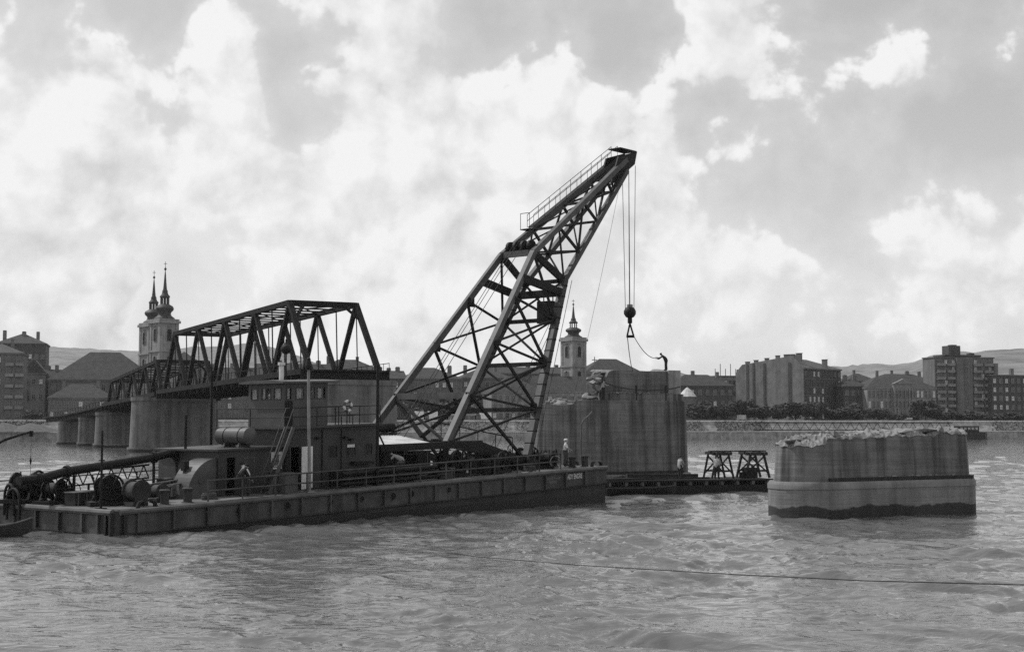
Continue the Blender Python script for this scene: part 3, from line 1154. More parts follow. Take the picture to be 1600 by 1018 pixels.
def window_mesh(w, h, style):
    key = (round(w, 2), round(h, 2), style)
    if key in _win:
        return _win[key]
    m = MB()
    fr = 0.12 if style != 'balcony' else 0.1
    m.box((0, -0.05, 0), w, 0.10, h, 0, 1)                       # pane set in the frame
    for sx in (-1, 1):
        m.box((sx * (w / 2 + fr / 2), -0.09, 0), fr, 0.18, h + 2 * fr, 0, 0)
    m.box((0, -0.09, h / 2 + fr / 2), w, 0.18, fr, 0, 0)
    m.box((0, -0.15, -h / 2 - fr / 2), w + 4 * fr, 0.30, fr, 0, 0)  # sill
    m.box((0, -0.115, h * .12), w, 0.03, 0.09, 0, 0)
    m.box((0, -0.117, 0), 0.09, 0.034, h, 0, 0)
    pane = 'curtain_and_window_light' if style == 'pale' else 'glass_dark'
    fm = {'plain': 'plaster_pale', 'pale': 'plaster_pale', 'dark': 'plaster_mid', 'church': 'church_stone'}.get(style, 'plaster_pale')
    me = m.mesh('window', [fm, pane])
    _win[key] = me
    return me


def roof_mesh(m, x0, x1, y0, y1, z, h, kind, P, ov=0.5):
    """P(x,y,z) turns local to world"""
    a0, a1, b0, b1 = x0 - ov, x1 + ov, y0 - ov, y1 + ov
    w, d = a1 - a0, b1 - b0
    if kind == 'hip':
        if w >= d:
            k = min(d / 2, w / 2 - .05)
            r = [(a0 + k, (b0 + b1) / 2), (a1 - k, (b0 + b1) / 2)]
            vs = [(a0, b0, z), (a1, b0, z), (a1, b1, z), (a0, b1, z), (*r[0], z + h), (*r[1], z + h)]
            fs = [(0, 1, 5, 4), (1, 2, 5), (2, 3, 4, 5), (3, 0, 4), (3, 2, 1, 0)]
        else:
            k = min(w / 2, d / 2 - .05)
            vs = [(a0, b0, z), (a1, b0, z), (a1, b1, z), (a0, b1, z), ((a0 + a1) / 2, b0 + k, z + h), ((a0 + a1) / 2, b1 - k, z + h)]
            fs = [(0, 1, 4), (1, 2, 5, 4), (2, 3, 5), (3, 0, 4, 5), (3, 2, 1, 0)]
    elif kind == 'gable':       # ridge along x
        ym = (b0 + b1) / 2
        vs = [(a0, b0, z), (a1, b0, z), (a1, b1, z), (a0, b1, z), (a0, ym, z + h), (a1, ym, z + h)]
        fs = [(0, 1, 5, 4), (1, 2, 5), (2, 3, 4, 5), (3, 0, 4), (3, 2, 1, 0)]
    else:                        # 'front': ridge along y, gable to the river
        xm = (a0 + a1) / 2
        vs = [(a0, b0, z), (a1, b0, z), (a1, b1, z), (a0, b1, z), (xm, b0, z + h), (xm, b1, z + h)]
        fs = [(0, 1, 4), (1, 2, 5, 4), (2, 3, 5), (3, 0, 4, 5), (3, 2, 1, 0)]
    m.add([P(*v) for v in vs], fs)


def building(name, label, cat, px0, px1, t, py_eave, roof_h, roof, depth, floors, cols, wall='plaster_mid', roofm='roof_tile', yaw=0.0, win=(1.1, 1.7), chimneys=3,
             base=None, style='plain', pale=0.2, side_cols=0, first=0, seed=1, extra=None, sill0=1.2):
    rnd = random.Random(seed)
    p0 = city(px0, py_eave, t)
    p1 = city(px1, py_eave, t)
    z1 = (p0.z + p1.z) / 2
    z0 = GROUND - 0.3 if base is None else base
    W = (p1 - p0).length
    ang = QANG + yaw
    X = Vector((math.cos(ang), math.sin(ang), 0))
    Y = Vector((-X.y, X.x, 0))
    O = Vector((p0.x, p0.y, 0))

    def P(x, y, z):
        return O + X * x + Y * y + Vector((0, 0, z))
    root = thing(name, label, cat, P(W / 2, depth / 2, z0))
    m = MB()
    m.hexa([P(0, 0, z0), P(W, 0, z0), P(W, depth, z0), P(0, depth, z0)], [P(0, 0, z1), P(W, 0, z1), P(W, depth, z1), P(0, depth, z1)])
    m.build('wall', wall, root)
    if roof == 'flat':
        m = MB()
        m.hexa([P(-.4, -.4, z1 + .003), P(W + .4, -.4, z1 + .003), P(W + .4, depth, z1 + .003), P(-.4, depth, z1 + .003)], [P(-.4, -.4, z1 + .4), P(W + .4, -.4, z1 + .4), P(W + .4, depth, z1 + .4), P(-.4, depth, z1 + .4)])
        rf = m.build('roof', roofm, root)
    else:
        m = MB()
        roof_mesh(m, 0, W, 0, depth, z1 + .24, roof_h, roof, P)
        rf = m.build('roof', roofm, root)
        m = MB()
        m.hexa([P(-.3, -.3, z1 - .35), P(W + .3, -.3, z1 - .35), P(W + .3, depth + .3, z1 - .35), P(-.3, depth + .3, z1 - .35)], [P(-.45, -.45, z1 + .23), P(W + .45, -.45, z1 + .23), P(W + .45, depth + .45, z1 + .23), P(-.45, depth + .45, z1 + .23)])
        m.build('cornice', wall, root)
    for i in range(chimneys):
        cx = W * (i + .5 + rnd.uniform(-.25, .25)) / max(chimneys, 1)
        hh = roof_h + rnd.uniform(.6, 1.4)
        m = MB()
        c = P(cx, depth * rnd.uniform(.42, .58), z1 + hh / 2 + .3)
        m.box(c, rnd.uniform(.9, 1.8), .8, hh, ang)
        m.box(c + Vector((0, 0, hh / 2 + .1)), 1.2, 1.0, .2, ang)
        m.build('chimney', 'brick_wall', rf)
    if floors and cols:
        fh = (z1 - .5 - z0 - .6) / floors
        for f in range(first, floors):
            for c in range(cols):
                st = 'pale' if rnd.random() < pale else style
                me = window_mesh(win[0], min(win[1], fh * .68), st)
                piece('window', me, root, P(W * (c + .5) / cols, -0.002, z0 + .6 + fh * (f + .55)), ang)
            for c in range(side_cols):
                st = 'pale' if rnd.random() < pale * .4 else style
                me = window_mesh(win[0], min(win[1], fh * .68), st)
                piece('window', me, root, P(-0.002, depth * (1 - (c + .5) / side_cols), z0 + .6 + fh * (f + .55)), ang - math.pi / 2)
    if extra:
        extra(root, P, W, depth, z0, z1, ang)
    return root


# ---- left
def balconies(cols_x, floors, w):
    def fn(root, P, W, depth, z0, z1, ang):
        fh = (z1 - .5 - z0 - .6) / floors
        for f in range(1, floors):
            for cx in cols_x:
                m = MB()
                c = P(W * cx, -.6, z0 + .6 + fh * f + .1)
                m.box(c, w, 1.2, .16, ang)
                m.box(c + Vector((0, 0, .5)) + (P(0, -.56, 0) - P(0, 0, 0)), w, .08, .84, ang)
                m.build('balcony', 'plaster_pale', root)
    return fn


building('apartment_building', 'pale apartment block with balconies at the left edge', 'building', -40, 37, 40, 552, 3.4, 'hip', 16, 6, 5, 'plaster_mid', 'roof_tile_pale', chimneys=1, extra=balconies((.72, .93), 6, 2.6), seed=2)
building('villa', 'big hip-roofed house high on the slope at the left', 'house', -6, 72, 150, 537, 4.4, 'hip', 18, 2, 8, 'plaster_dark', 'roof_tile', chimneys=3, base=GROUND + 10, seed=3)
building('terraced_house', 'dark narrow house below the hillside villa', 'house', 36, 70, 90, 583, 5.0, 'front', 14, 3, 3, 'plaster_mid', 'roof_tile', chimneys=1, seed=4)
building('terraced_house', 'small gabled house between the apartment block and market hall', 'house', 66, 92, 96, 596, 4.5, 'gable', 12, 3, 3, 'plaster_dark', 'roof_tile', chimneys=2, seed=5)
building('market_hall', 'broad building under an enormous dark hipped roof left of the church', 'building', 76, 246, 60, 594, 10.2, 'hip', 26, 3, 11, 'plaster_mid', 'roof_tile', chimneys=0, seed=6, win=(1.2, 2.2))
building('quay_house', 'low house with hipped roof in front of the market hall', 'house', 76, 176, 30, 622, 4.6, 'hip', 13, 2, 9, 'plaster_mid', 'roof_tile', chimneys=2, seed=7)
building('quay_house', 'low house behind the small truss span', 'house', 178, 262, 34, 618, 4.0, 'hip', 13, 2, 8, 'plaster_pale', 'roof_tile', chimneys=2, seed=8)
building('church_nave', 'church nave with pale walls beside the twin towers', 'church', 246, 330, 76, 578, 7.0, 'hip', 30, 1, 5, 'church_stone', 'roof_tile', chimneys=0, seed=9, win=(2.0, 5.0), style='church')
building('row_house', 'row house glimpsed through the big truss span', 'house', 318, 400, 50, 596, 5, 'gable', 14, 4, 7, 'plaster_mid', 'roof_tile', chimneys=3, seed=10)
building('row_house', 'long row house partly hidden by the wheelhouse', 'house', 402, 520, 48, 590, 5, 'gable', 14, 4, 10, 'plaster_pale', 'roof_tile', chimneys=4, seed=12)
building('row_house', 'tiled house showing above the right end of the truss', 'house', 500, 592, 70, 578, 4, 'hip', 15, 4, 8, 'plaster_mid', 'roof_tile', chimneys=2, seed=13)
# ---- centre, behind the crane
building('row_house', 'dark narrow house left of the crane legs', 'house', 594, 634, 44, 592, 3.0, 'gable', 14, 4, 4, 'plaster_dark', 'roof_tile', chimneys=3, seed=14)
building('town_house', 'plastered town house with hipped roof framed by the crane legs', 'house', 632, 722, 48, 592, 4.2, 'hip', 17, 4, 8, 'plaster_mid', 'roof_tile', chimneys=2, seed=15, pale=.3)
building('town_house', 'hip-roofed house seen through the middle of the crane truss', 'house', 722, 800, 54, 591, 3.6, 'hip', 15, 4, 7, 'plaster_mid', 'roof_tile', chimneys=3, seed=16)
building('town_house', 'long house with many chimneys behind the crane', 'house', 760, 884, 80, 584, 2.8, 'gable', 14, 4, 11, 'plaster_mid', 'roof_tile', chimneys=6, seed=17)
building('priory', 'pale low building with big windows in front of the single church tower', 'building', 768, 846, 36, 613, 5.6, 'hip', 15, 3, 8, 'plaster_pale', 'roof_tile', chimneys=0, seed=18)
building('priory', 'long low wing with rows of windows right of the crane', 'building', 842, 1012, 50, 612, 5.8, 'gable', 15, 2, 15, 'plaster_pale', 'roof_tile', chimneys=2, seed=19, win=(1.3, 2.2))
building('church_nave', 'church nave with steep dark roof right of the single tower', 'church', 914, 1006, 72, 584, 6.0, 'hip', 17, 1, 7, 'church_stone', 'roof_tile', chimneys=0, seed=20, win=(1.8, 4.5), style='church')
# ---- right of the tall pier
building('riverside_house', 'house with hipped tile roof just right of the tall pier', 'house', 1052, 1146, 52, 603, 4.4, 'hip', 15, 3, 8, 'plaster_dark', 'roof_tile', chimneys=3, seed=21)
building('flat_roofed_house', 'flat-roofed house with a row of posts on its terrace', 'house', 1118, 1150, 88, 588, 0, 'flat', 12, 4, 5, 'plaster_pale', 'plaster_mid', chimneys=0, seed=22,
         extra=lambda root, P, W, d, z0, z1, a: [MB().bar(P(W * k / 4, .3, z1 + .4), P(W * k / 4, .3, z1 + 3.2 + (k % 2) * 2), .25).build('post', 'plaster_mid', root) for k in range(5)])


def pavilion():
    c = city(1074, 612, 40)
    root = thing('pavilion', 'small round pavilion with pale pointed roof beside the tall pier', 'pavilion', (c.x, c.y, GROUND - .3))
    MB().lathe((c.x, c.y, GROUND - .3), [(2.9, 0), (2.9, 9.2), (3.0, 9.4)], 12).build('wall', 'plaster_mid', root)
    rf = MB().lathe((c.x, c.y, GROUND + 9.1), [(3.4, 0), (2.5, 1.2), (1.4, 2.4), (.5, 3.2), (.1, 3.5)], 12).build('roof', 'roof_sheet', root)
    MB().lathe((c.x, c.y, GROUND + 12.6), [(.12, 0), (.22, .4), (.08, .8), (.04, 2.0)], 8).build('finial', 'copper_helm', rf)


pavilion()


def fire_wall_block():
    """the big block seen corner-on: blank fire wall to the left, windowed front to the right"""
    corner = city(1255, 574, 46)
    z1 = corner.z
    z0 = GROUND - .3
    view = Vector((corner.x, corner.y, 0)).normalized()
    fang = math.atan2(-view.y, -view.x)                      # towards the camera
    nl = Vector((math.cos(fang - math.radians(32)), math.sin(fang - math.radians(32)), 0))   # normal of the fire wall
    X = Vector((nl.y, -nl.x, 0))
    if X.dot(Vector((-1, 0, 0))) < 0:
        X = -X                                               # along the fire wall, to the left
    Y = -nl                                                  # into the block
    Lw = 31.0
    Lf = 27.5
    O = Vector((corner.x, corner.y, 0))

    def P(x, y, z):
        return O + X * x + Y * y + Vector((0, 0, z))
    root = thing('tenement_block', 'big tenement block with blank streaked fire wall and dark windowed front', 'building', P(Lw / 2, Lf / 2, z0))
    # walls: the fire wall rises to the roof line
    prof = [(0, z0), (Lw, z0), (Lw, z1 - 1.2), (Lw - 3, z1 + 1.9), (Lw * .3, z1 + 4.2), (Lw * .16, z1 + 4.4), (0, z1 + 4.0 - 4.0)]
    m = MB()
    n = len(prof)
    vs = [P(x, 0, z) for x, z in prof] + [P(x, .5, z) for x, z in prof]
    m.add(vs, [tuple(range(n)), tuple(range(n, 2 * n))[::-1]] + [(i, (i + 1) % n, n + (i + 1) % n, n + i) for i in range(n)])
    m.build('fire_wall', 'brick_wall', root)
    m = MB()
    m.hexa([P(0, .5, z0), P(Lw, .5, z0), P(Lw, Lf, z0), P(0, Lf, z0)][::-1], [P(0, .5, z1), P(Lw, .5, z1), P(Lw, Lf, z1), P(0, Lf, z1)][::-1])
    m.build('wall', 'plaster_dark', root)
    m = MB()
    vs = [P(-.5, .5, z1 + .003), P(-.5, Lf + .5, z1 + .003), P(Lw, Lf + .5, z1 + .003), P(Lw, .5, z1 + .003), P(Lw * .3, .5, z1 + 4.0), P(Lw * .35, Lf * .72, z1 + 4.0)]
    m.add(vs, [(0, 1, 5, 4), (1, 2, 5), (2, 3, 4, 5), (3, 0, 4), (3, 2, 1, 0)])
    rf = m.build('roof', 'roof_tile_pale', root)
    for k, (x, w) in enumerate(((6.0, 1.2), (17.5, 1.0), (22.5, .8), (25.5, .9))):
        m = MB()
        m.box(P(x, -.12, (z0 + z1) / 2 + 1.2), w, .24, z1 - z0 + 2.0, math.atan2(X.y, X.x))
        m.build('flue', 'plaster_dark', root)
    for (x, y, w, h) in ((1.5, 18, 2.0, 3.2), (8, 3, 4.5, 2.0), (5.5, 6, 2.2, 3.0), (12, 1, 1.5, 1.9), (17, 1, 1.5, 1.4), (22, 1, 1.5, 1.4), (26, 1, 1.6, 1.4), (9.5, 10, 2.6, 2.2)):
        m = MB()
        zt = z1 + (2.0 if x < 3 else 4.2 - max(0, x - 9.3) * .123 + .1)
        m.box(P(x, y, zt), w, 1.0, h, math.atan2(X.y, X.x))
        m.box(P(x, y, zt + h / 2 + .1), w + .3, 1.3, .2, math.atan2(X.y, X.x))
        m.build('chimney', 'brick_wall', rf)
    # front
    rnd = random.Random(4)
    ang = math.atan2(Y.y, Y.x)
    fh = (z1 - .8 - z0 - .6) / 6
    for f in range(6):
        for c in range(9):
            st = 'pale' if rnd.random() < (.75 if f in (2,) else .22) else 'dark'
            piece('window', window_mesh(1.15, 1.9, st), root, P(-.003, Lf * (c + .5) / 9, z0 + .6 + fh * (f + .55)), ang)
        m = MB()
        m.bar(P(-.1, .2, z0 + .6 + fh * f), P(-.1, Lf - .2, z0 + .6 + fh * f), .2, .25)
        m.build('string_course', 'plaster_mid', root)
    m = MB()
    m.bar(P(-.25, -.2, z1 - .25), P(-.25, Lf + .2, z1 - .25), .6, .5)
    m.build('cornice', 'plaster_mid', root)


fire_wall_block()
building('small_house', 'low dark house between the tenement block and the columned building', 'house', 1318, 1358, 50, 604, 3.0, 'hip', 12, 3, 4, 'plaster_dark', 'roof_tile', chimneys=2, seed=24, pale=.4)
building('hill_house', 'far house with small dark roof behind the columned building', 'house', 1325, 1372, 110, 596, 3.5, 'hip', 12, 3, 5, 'plaster_dark', 'roof_tile', chimneys=1, seed=25)


building('town_block', 'dark block with long roof behind the columned building', 'building', 1372, 1462, 100, 597, 3.6, 'hip', 14, 4, 10, 'plaster_dark', 'roof_tile', chimneys=4, seed=33)


def palace_extra(root, P, W, depth, z0, z1, ang):
    # central projection with pilasters and pediment
    a, b = W * .36, W * .64
    m = MB()
    m.hexa([P(a, -1.2, z0), P(b, -1.2, z0), P(b, -.003, z0), P(a, -.003, z0)], [P(a, -1.2, z1 + 1.6), P(b, -1.2, z1 + 1.6), P(b, -.003, z1 + 1.6), P(a, -.003, z1 + 1.6)])
    pr = m.build('projecting_bay', 'plaster_pale', root)
    for k in range(6):
        x = a + (b - a) * (k + .0) / 5
        m = MB()
        m.bar(P(min(max(x, a + .3), b - .3), -1.36, z0 + 3), P(min(max(x, a + .3), b - .3), -1.36, z1), .6, .3)
        m.build('pilaster', 'plaster_pale', pr)
    m = MB()
    mid = (a + b) / 2
    m.add([P(a - .4, -1.6, z1 + 1.604), P(b + .4, -1.6, z1 + 1.604), P(mid, -1.6, z1 + 3.6), P(a - .4, 0, z1 + 1.604), P(b + .4, 0, z1 + 1.604), P(mid, 0, z1 + 3.6)], [(0, 1, 2), (3, 5, 4), (0, 2, 5, 3), (1, 4, 5, 2), (0, 3, 4, 1)])
    m.build('pediment', 'plaster_pale', pr)
    fh = (z1 - .5 - z0 - .6) / 3
    for f in range(1, 3):
        for k in range(5):
            piece('window', window_mesh(1.2, 2.6, 'plain'), pr, P(a + (b - a) * (k + .5) / 5, -1.203, z0 + .6 + fh * (f + .55)), ang)


building('palace', 'pale columned building with central pediment right of the tenement', 'building', 1355, 1462, 46, 606, 4.4, 'hip', 16, 3, 17, 'plaster_pale', 'roof_tile', chimneys=0, seed=26, win=(1.0, 2.6), extra=palace_extra)


def tower_extra(root, P, W, depth, z0, z1, ang):
    fl = 9
    fh = (z1 - .5 - z0 - .6) / fl
    a, b = W * .34, W * .60
    m = MB()
    m.hexa([P(a, -1.6, z0), P(b, -1.6, z0), P(b, -.003, z0), P(a, -.003, z0)], [P(a, -1.6, z1), P(b, -1.6, z1), P(b, -.003, z1), P(a, -.003, z1)])
    st = m.build('stair_tower', 'plaster_mid', root)
    for f in range(1, fl):
        piece('window', window_mesh(1.4, 1.4, 'dark'), st, P((a + b) / 2 + .6, -1.603, z0 + .6 + fh * (f + .5)), ang)
        for (x0, x1) in ((.02, .16), (.19, .32), (.63, .79), (.82, .98)):
            m = MB()
            w = (x1 - x0) * W
            c = P((x0 + x1) / 2 * W, -.65, z0 + .6 + fh * f + .1)
            m.box(c, w, 1.3, .18, ang)
            m.box(P((x0 + x1) / 2 * W, -1.25, z0 + .6 + fh * f + .62), w, .1, .86, ang)
            m.build('balcony', 'plaster_pale', root)
    m = MB()
    m.box(P(W * .40, 5, z1 + 2.9), 5.2, 5, 4.2, ang)
    m.box(P(W * .42, 5, z1 + 5.2), 2.5, 2.5, .5, ang)
    ph = m.build('penthouse', 'plaster_dark', root)
    m = MB()
    m.box(P(W * .48, 4.2, z1 + 1.0), W * .62, 8.6, .5, ang)
    m.box(P(W * .62, 4.6, z1 + .72), W * .4, 7, .3, ang)
    m.box(P(W * .72, 4.6, z1 + 1.75), 2.2, 2.2, .9, ang)
    m.build('roof_terrace', 'plaster_dark', root)


building('apartment_tower', 'tall modern apartment building with balconies and flat roof at the right', 'building', 1460, 1552, 50, 559, 0, 'flat', 9, 9, 8, 'plaster_mid', 'plaster_mid', chimneys=0, seed=27, pale=.3, extra=tower_extra)
building('town_house', 'long house with tall chimneys at the right edge', 'house', 1549, 1660, 46, 587, 0, 'flat', 15, 5, 12, 'plaster_dark', 'plaster_mid', chimneys=0, seed=28, pale=.25,
         extra=lambda root, P, W, d, z0, z1, a: [MB().box(P(W * k, 3, z1 + h / 2), 1.4, 1.4, h, a).build('chimney', 'brick_wall', root) for k, h in ((.12, 5.0), (.34, 3.0), (.6, 3.5))])


# ---- churches
def helm_profile(s):
    return [(3.9 * s, 0), (3.75 * s, .5 * s), (2.7 * s, 1.2 * s), (2.35 * s, 1.9 * s), (2.5 * s, 2.6 * s), (3.25 * s, 3.3 * s), (3.45 * s, 4.0 * s), (3.1 * s, 4.7 * s), (2.2 * s, 5.2 * s), (1.75 * s, 5.5 * s)]


def spire_profile(s):
    return [(1.75 * s, 0), (1.95 * s, .25 * s), (1.9 * s, .6 * s), (1.3 * s, 1.2 * s), (1.05 * s, 2.0 * s), (1.1 * s, 2.4 * s), (.75 * s, 3.0 * s), (.55 * s, 5.0 * s), (.28 * s, 8.4 * s), (.12 * s, 10.0 * s)]


def arch_window(w, h, mats=('church_stone', 'opening_dark')):
    key = ('arch', w, h)
    if key in _win:
        return _win[key]
    m = MB()
    n = 8
    pts = [(-w / 2, -h / 2), (w / 2, -h / 2)] + [(w / 2 * math.cos(math.pi * i / n), h / 2 - w / 2 + w / 2 * math.sin(math.pi * i / n)) for i in range(n + 1)]
    out = [(x * 1.25, (z + .1) * 1.07) for x, z in pts]
    k = len(pts)
    m.add([(x, -.06, z) for x, z in pts], [tuple(range(k))], 1)
    vs = [(x, -.22, z) for x, z in pts] + [(x, -.22, z) for x, z in out] + [(x, 0.05, z) for x, z in out] + [(x, -.06, z) for x, z in pts]
    fs = []
    for i in range(k):
        j = (i + 1) % k
        fs += [(i, j, k + j, k + i), (k + i, k + j, 2 * k + j, 2 * k + i), (3 * k + i, 3 * k + j, j, i)]
    m.add(vs, fs, 0)
    _win[key] = m.mesh('window', list(mats))
    return _win[key]


def church_tower(label, px, py_cornice, depth_y, width, py_top, yaw, base_z=GROUND):
    c = on_depth(px, py_cornice, depth_y)
    top = on_depth(px, py_top, depth_y).z
    zc = c.z
    root = thing('church_tower', label, 'church tower', (c.x, c.y, base_z - .3))
    m = MB()
    m.box((c.x, c.y, (zc + base_z - .3) / 2), width, width, zc - base_z + .3, yaw)
    body = m.build('shaft', 'church_stone', root)
    m = MB()
    X = Vector((math.cos(yaw), math.sin(yaw), 0))
    Y = Vector((-X.y, X.x, 0))
    for a in (-1, 1):
        for b in (-1, 1):
            MB().box(Vector((c.x, c.y, (zc + base_z) / 2)) + X * (a * width * .45) + Y * (b * width * .45), width * .17, width * .17, zc - base_z - .4, yaw).build('pilaster', 'church_stone', body)
    for (z, e, h) in ((zc - .1, .7, .9), (zc - 10.2, .45, .6), (zc + .7, .35, .5)):
        MB().box((c.x, c.y, z), width + e * 2, width + e * 2, h, yaw).build('cornice', 'church_stone', root)
    for k in range(4):
        a = yaw + k * math.pi / 2
        d = Vector((math.sin(a), -math.cos(a), 0))
        piece('window', arch_window(width * .26, width * .62), body, Vector((c.x, c.y, zc - 4.6)) + d * (width / 2 + .01), a)
        piece('window', arch_window(width * .24, width * .5), body, Vector((c.x, c.y, zc - 13.6)) + d * (width / 2 + .01), a)
        MB().lathe(Vector((c.x, c.y, zc - 1.55)) + d * (width / 2 + .05), [(.85, -.06), (.85, .06)], 14).build('clock_face', 'church_stone', body)
    H = top - zc - .9
    s = H / 21.0
    k = width / 7.4
    z = zc + .95
    m = MB()
    # square to octagon start of the helm, bulb
    m.lathe((c.x, c.y, z), [(r * k / s * s if False else r * k, zz * s / 1.0) for r, zz in helm_profile(1.0)], 16)
    helm = m.build('helm', 'copper_helm', root, True)
    z2 = z + 5.45 * s
    for j in range(8):
        a = math.pi / 8 + j * math.pi / 4
        p = Vector((c.x + 1.45 * k * math.cos(a), c.y + 1.45 * k * math.sin(a), z2))
        MB().bar(p, p + Vector((0, 0, 2.4 * s)), .42 * k, .42 * k).build('lantern_post', 'copper_helm', helm)
    m = MB()
    m.lathe((c.x, c.y, z2 + 2.4 * s), [(r * k, zz * s) for r, zz in spire_profile(1.0)], 12)
    sp = m.build('spire', 'copper_helm', root, True)
    z3 = z2 + 12.3 * s
    m = MB()
    m.lathe((c.x, c.y, z3), [(.08, 0), (.45 * k, .35 * s), (.5 * k, .6 * s), (.3 * k, 1.0 * s), (.06, 1.2 * s)], 10)
    m.bar((c.x, c.y, z3 + 1.1 * s), (c.x, c.y, z3 + 3.3 * s), .14)
    m.box((c.x, c.y, z3 + 2.5 * s), 1.1, .14, .14, QANG)
    m.build('cross', 'copper_helm', sp)


church_tower('right and taller-looking of the twin baroque church towers', 257, 503, 492, 6.8, 409, QANG + math.radians(28))
church_tower('left of the twin baroque church towers, half behind the other', 239.5, 509, 508, 6.8, 423, QANG + math.radians(28))
church_tower('single slender baroque church tower right of the crane', 896, 531, 545, 6.6, 468, QANG + math.radians(24))
# little cross on the nave gable
c = city(929, 574, 74)
cm = MB()
cm.bar(c, c + Vector((0, 0, 4.2)), .3)
cm.box(c + Vector((0, 0, 3.0)), 2.0, .3, .3, QANG)
single(cm, 'gable_cross', 'church_stone', 'stone cross on the church gable right of the tower', 'cross', c)


# ---- trees on the quay
def leaf_crown(seed, n=1500, clumps=26):
    rnd = random.Random(seed)
    m = MB()
    cs = []
    for i in range(clumps):
        while True:
            p = Vector((rnd.uniform(-1, 1), rnd.uniform(-1, 1), rnd.uniform(-1, 1)))
            if .35 < p.length < 1:
                break
        cs.append((Vector((p.x * .74, p.y * .74, p.z * .62)), rnd.uniform(.20, .36)))
    cs.append((Vector((0, 0, 0)), .5))
    for i in range(n):
        c, r = cs[rnd.randrange(len(cs))]
        d = Vector((rnd.gauss(0, 1), rnd.gauss(0, 1), rnd.gauss(0, 1))).normalized()
        p = c + d * (r * rnd.uniform(.6, 1.05))
        a = Vector((rnd.gauss(0, 1), rnd.gauss(0, 1), rnd.gauss(0, 1))).normalized()
        b = d.cross(a)
        if b.length < .1:
            continue
        b.normalize()
        a = (d * .6 + b.cross(d)).normalized()
        s = rnd.uniform(.05, .095)
        m.add([p - b * s, p + a * s * 1.2, p + b * s, p - a * s * 1.2], [(0, 1, 2, 3)])
    return m.mesh('crown', 'leaf')


CROWNS = [leaf_crown(s) for s in (1, 2, 3, 4)]


def trunk_mesh(seed):
    rnd = random.Random(seed)
    m = MB()
    m.tube([(0, 0, -.02), (.01, 0, .3), (.02, .01, .62), (0, .02, .85)], [.035, .028, .02, .008], 7)
    for i in range(5):
        a = rnd.random() * 6.28
        z = rnd.uniform(.3, .55)
        m.tube([(.01, 0, z), (.12 * math.cos(a), .12 * math.sin(a), z + .15), (.26 * math.cos(a), .26 * math.sin(a), z + .26)], [.016, .011, .005], 5)
    return m.mesh('trunk', 'bark')


TRUNKS = [trunk_mesh(s) for s in (1, 2)]


def tree(label, px, py_top, t, wpx, i, stem=.28, group='trees along the far quay'):
    p = city(px, 650, t)
    top = city(px, py_top, t).z
    h = (top - GROUND) * (1 + .16 * math.sin(px * 1.7))
    w = wpx * 1.22 / F * p.y
    root = thing('tree', label, 'tree', (p.x, p.y, GROUND - .05), group)
    rnd = random.Random(i * 7 + 1)
    piece('trunk', TRUNKS[i % 2], root, Vector((p.x, p.y, GROUND - .05)), rnd.random() * 6, (h, h, h * .9))
    ch = h * (1 - stem)
    piece('crown', CROWNS[i % 4], root, Vector((p.x, p.y, GROUND + h * stem + ch * .48)), rnd.random() * 6, (w / 1.75, w / 1.75, ch / 1.72))


TREES = [
    ('dark leafy tree beside the round pavilion', 1082, 622, 20, 40), ('leafy tree second right of the tall pier', 1104, 618, 22, 46), ('leafy tree in front of the hip-roofed riverside house', 1132, 628, 20, 36),
    ('tallest tree before the left end of the fire wall', 1164, 618, 22, 42), ('tree at the middle of the fire wall, right of the tallest one', 1192, 630, 20, 34), ('tree before the dark flue of the fire wall', 1216, 630, 19, 34),
    ('bushy tree at the corner of the tenement block', 1243, 625, 21, 42), ('tree in front of the tenement windows, left one', 1280, 630, 20, 38), ('tree in front of the tenement windows, right one', 1304, 630, 22, 34),
    ('broad dark tree left of the columned building', 1334, 626, 20, 54), ('small round tree at the left corner of the columned building', 1374, 629, 22, 34), ('dark tree at the foot of the apartment tower, left side', 1446, 626, 20, 42),
    ('dark tree below the apartment tower stairwell', 1474, 636, 21, 40), ('low tree below the right balconies of the apartment tower', 1512, 640, 20, 44), ('low tree right of the apartment tower', 1548, 641, 21, 44),
    ('low tree in front of the house at the right edge', 1585, 640, 20, 44), ('dark tree behind the crane legs, left one', 655, 622, 28, 44), ('dark tree behind the crane legs, right one', 700, 618, 26, 52),
    ('dark tree showing through the near crane leg', 742, 624, 26, 40), ('bushy tree left of the tall pier behind the boom foot', 838, 628, 24, 44), ('tree between the priory and the tall pier', 874, 634, 26, 36),
    ('dark tree beside the hillside villa', 46, 566, 95, 40), ('tree between the left apartment block and market hall', 84, 566, 100, 36), ('tree on the quay near the bridge landing', 50, 640, 24, 28),
    ('low tree left of the columned building front', 1402, 646, 20, 30), ('low tree before the pediment of the columned building', 1424, 645, 20, 26),
]
for i, (lb, px, pt, t, w) in enumerate(TREES):
    tree(lb, px, pt, t, w, i, .10 if pt < 640 else .04)

# bushes on the embankment: one mass
m = MB()
rnd = random.Random(9)
for i in range(5200):
    px = rnd.choice([rnd.uniform(600, 840), rnd.uniform(1070, 1200), rnd.uniform(-20, 120), rnd.uniform(1550, 1700)])
    t = rnd.uniform(8.0, 12.5)
    p = city(px, 660, t)
    if mnoise.noise(Vector((p.x * .08, 3.3, 0))) < -.15:
        continue
    z = 3.0 + (t - 9) * .9
    p = Vector((p.x, p.y, z + rnd.uniform(-.2, .7)))
    a = Vector((rnd.gauss(0, 1), rnd.gauss(0, 1), rnd.gauss(0, 1))).normalized()
    b = a.orthogonal().normalized()
    s = rnd.uniform(.12, .3)
    m.add([p - b * s, p + a * s, p + b * s, p - a * s], [(0, 1, 2, 3)])
tag(m.build('bushes', 'leaf'), 'scrubby bushes growing on the embankment slope', kind='stuff')


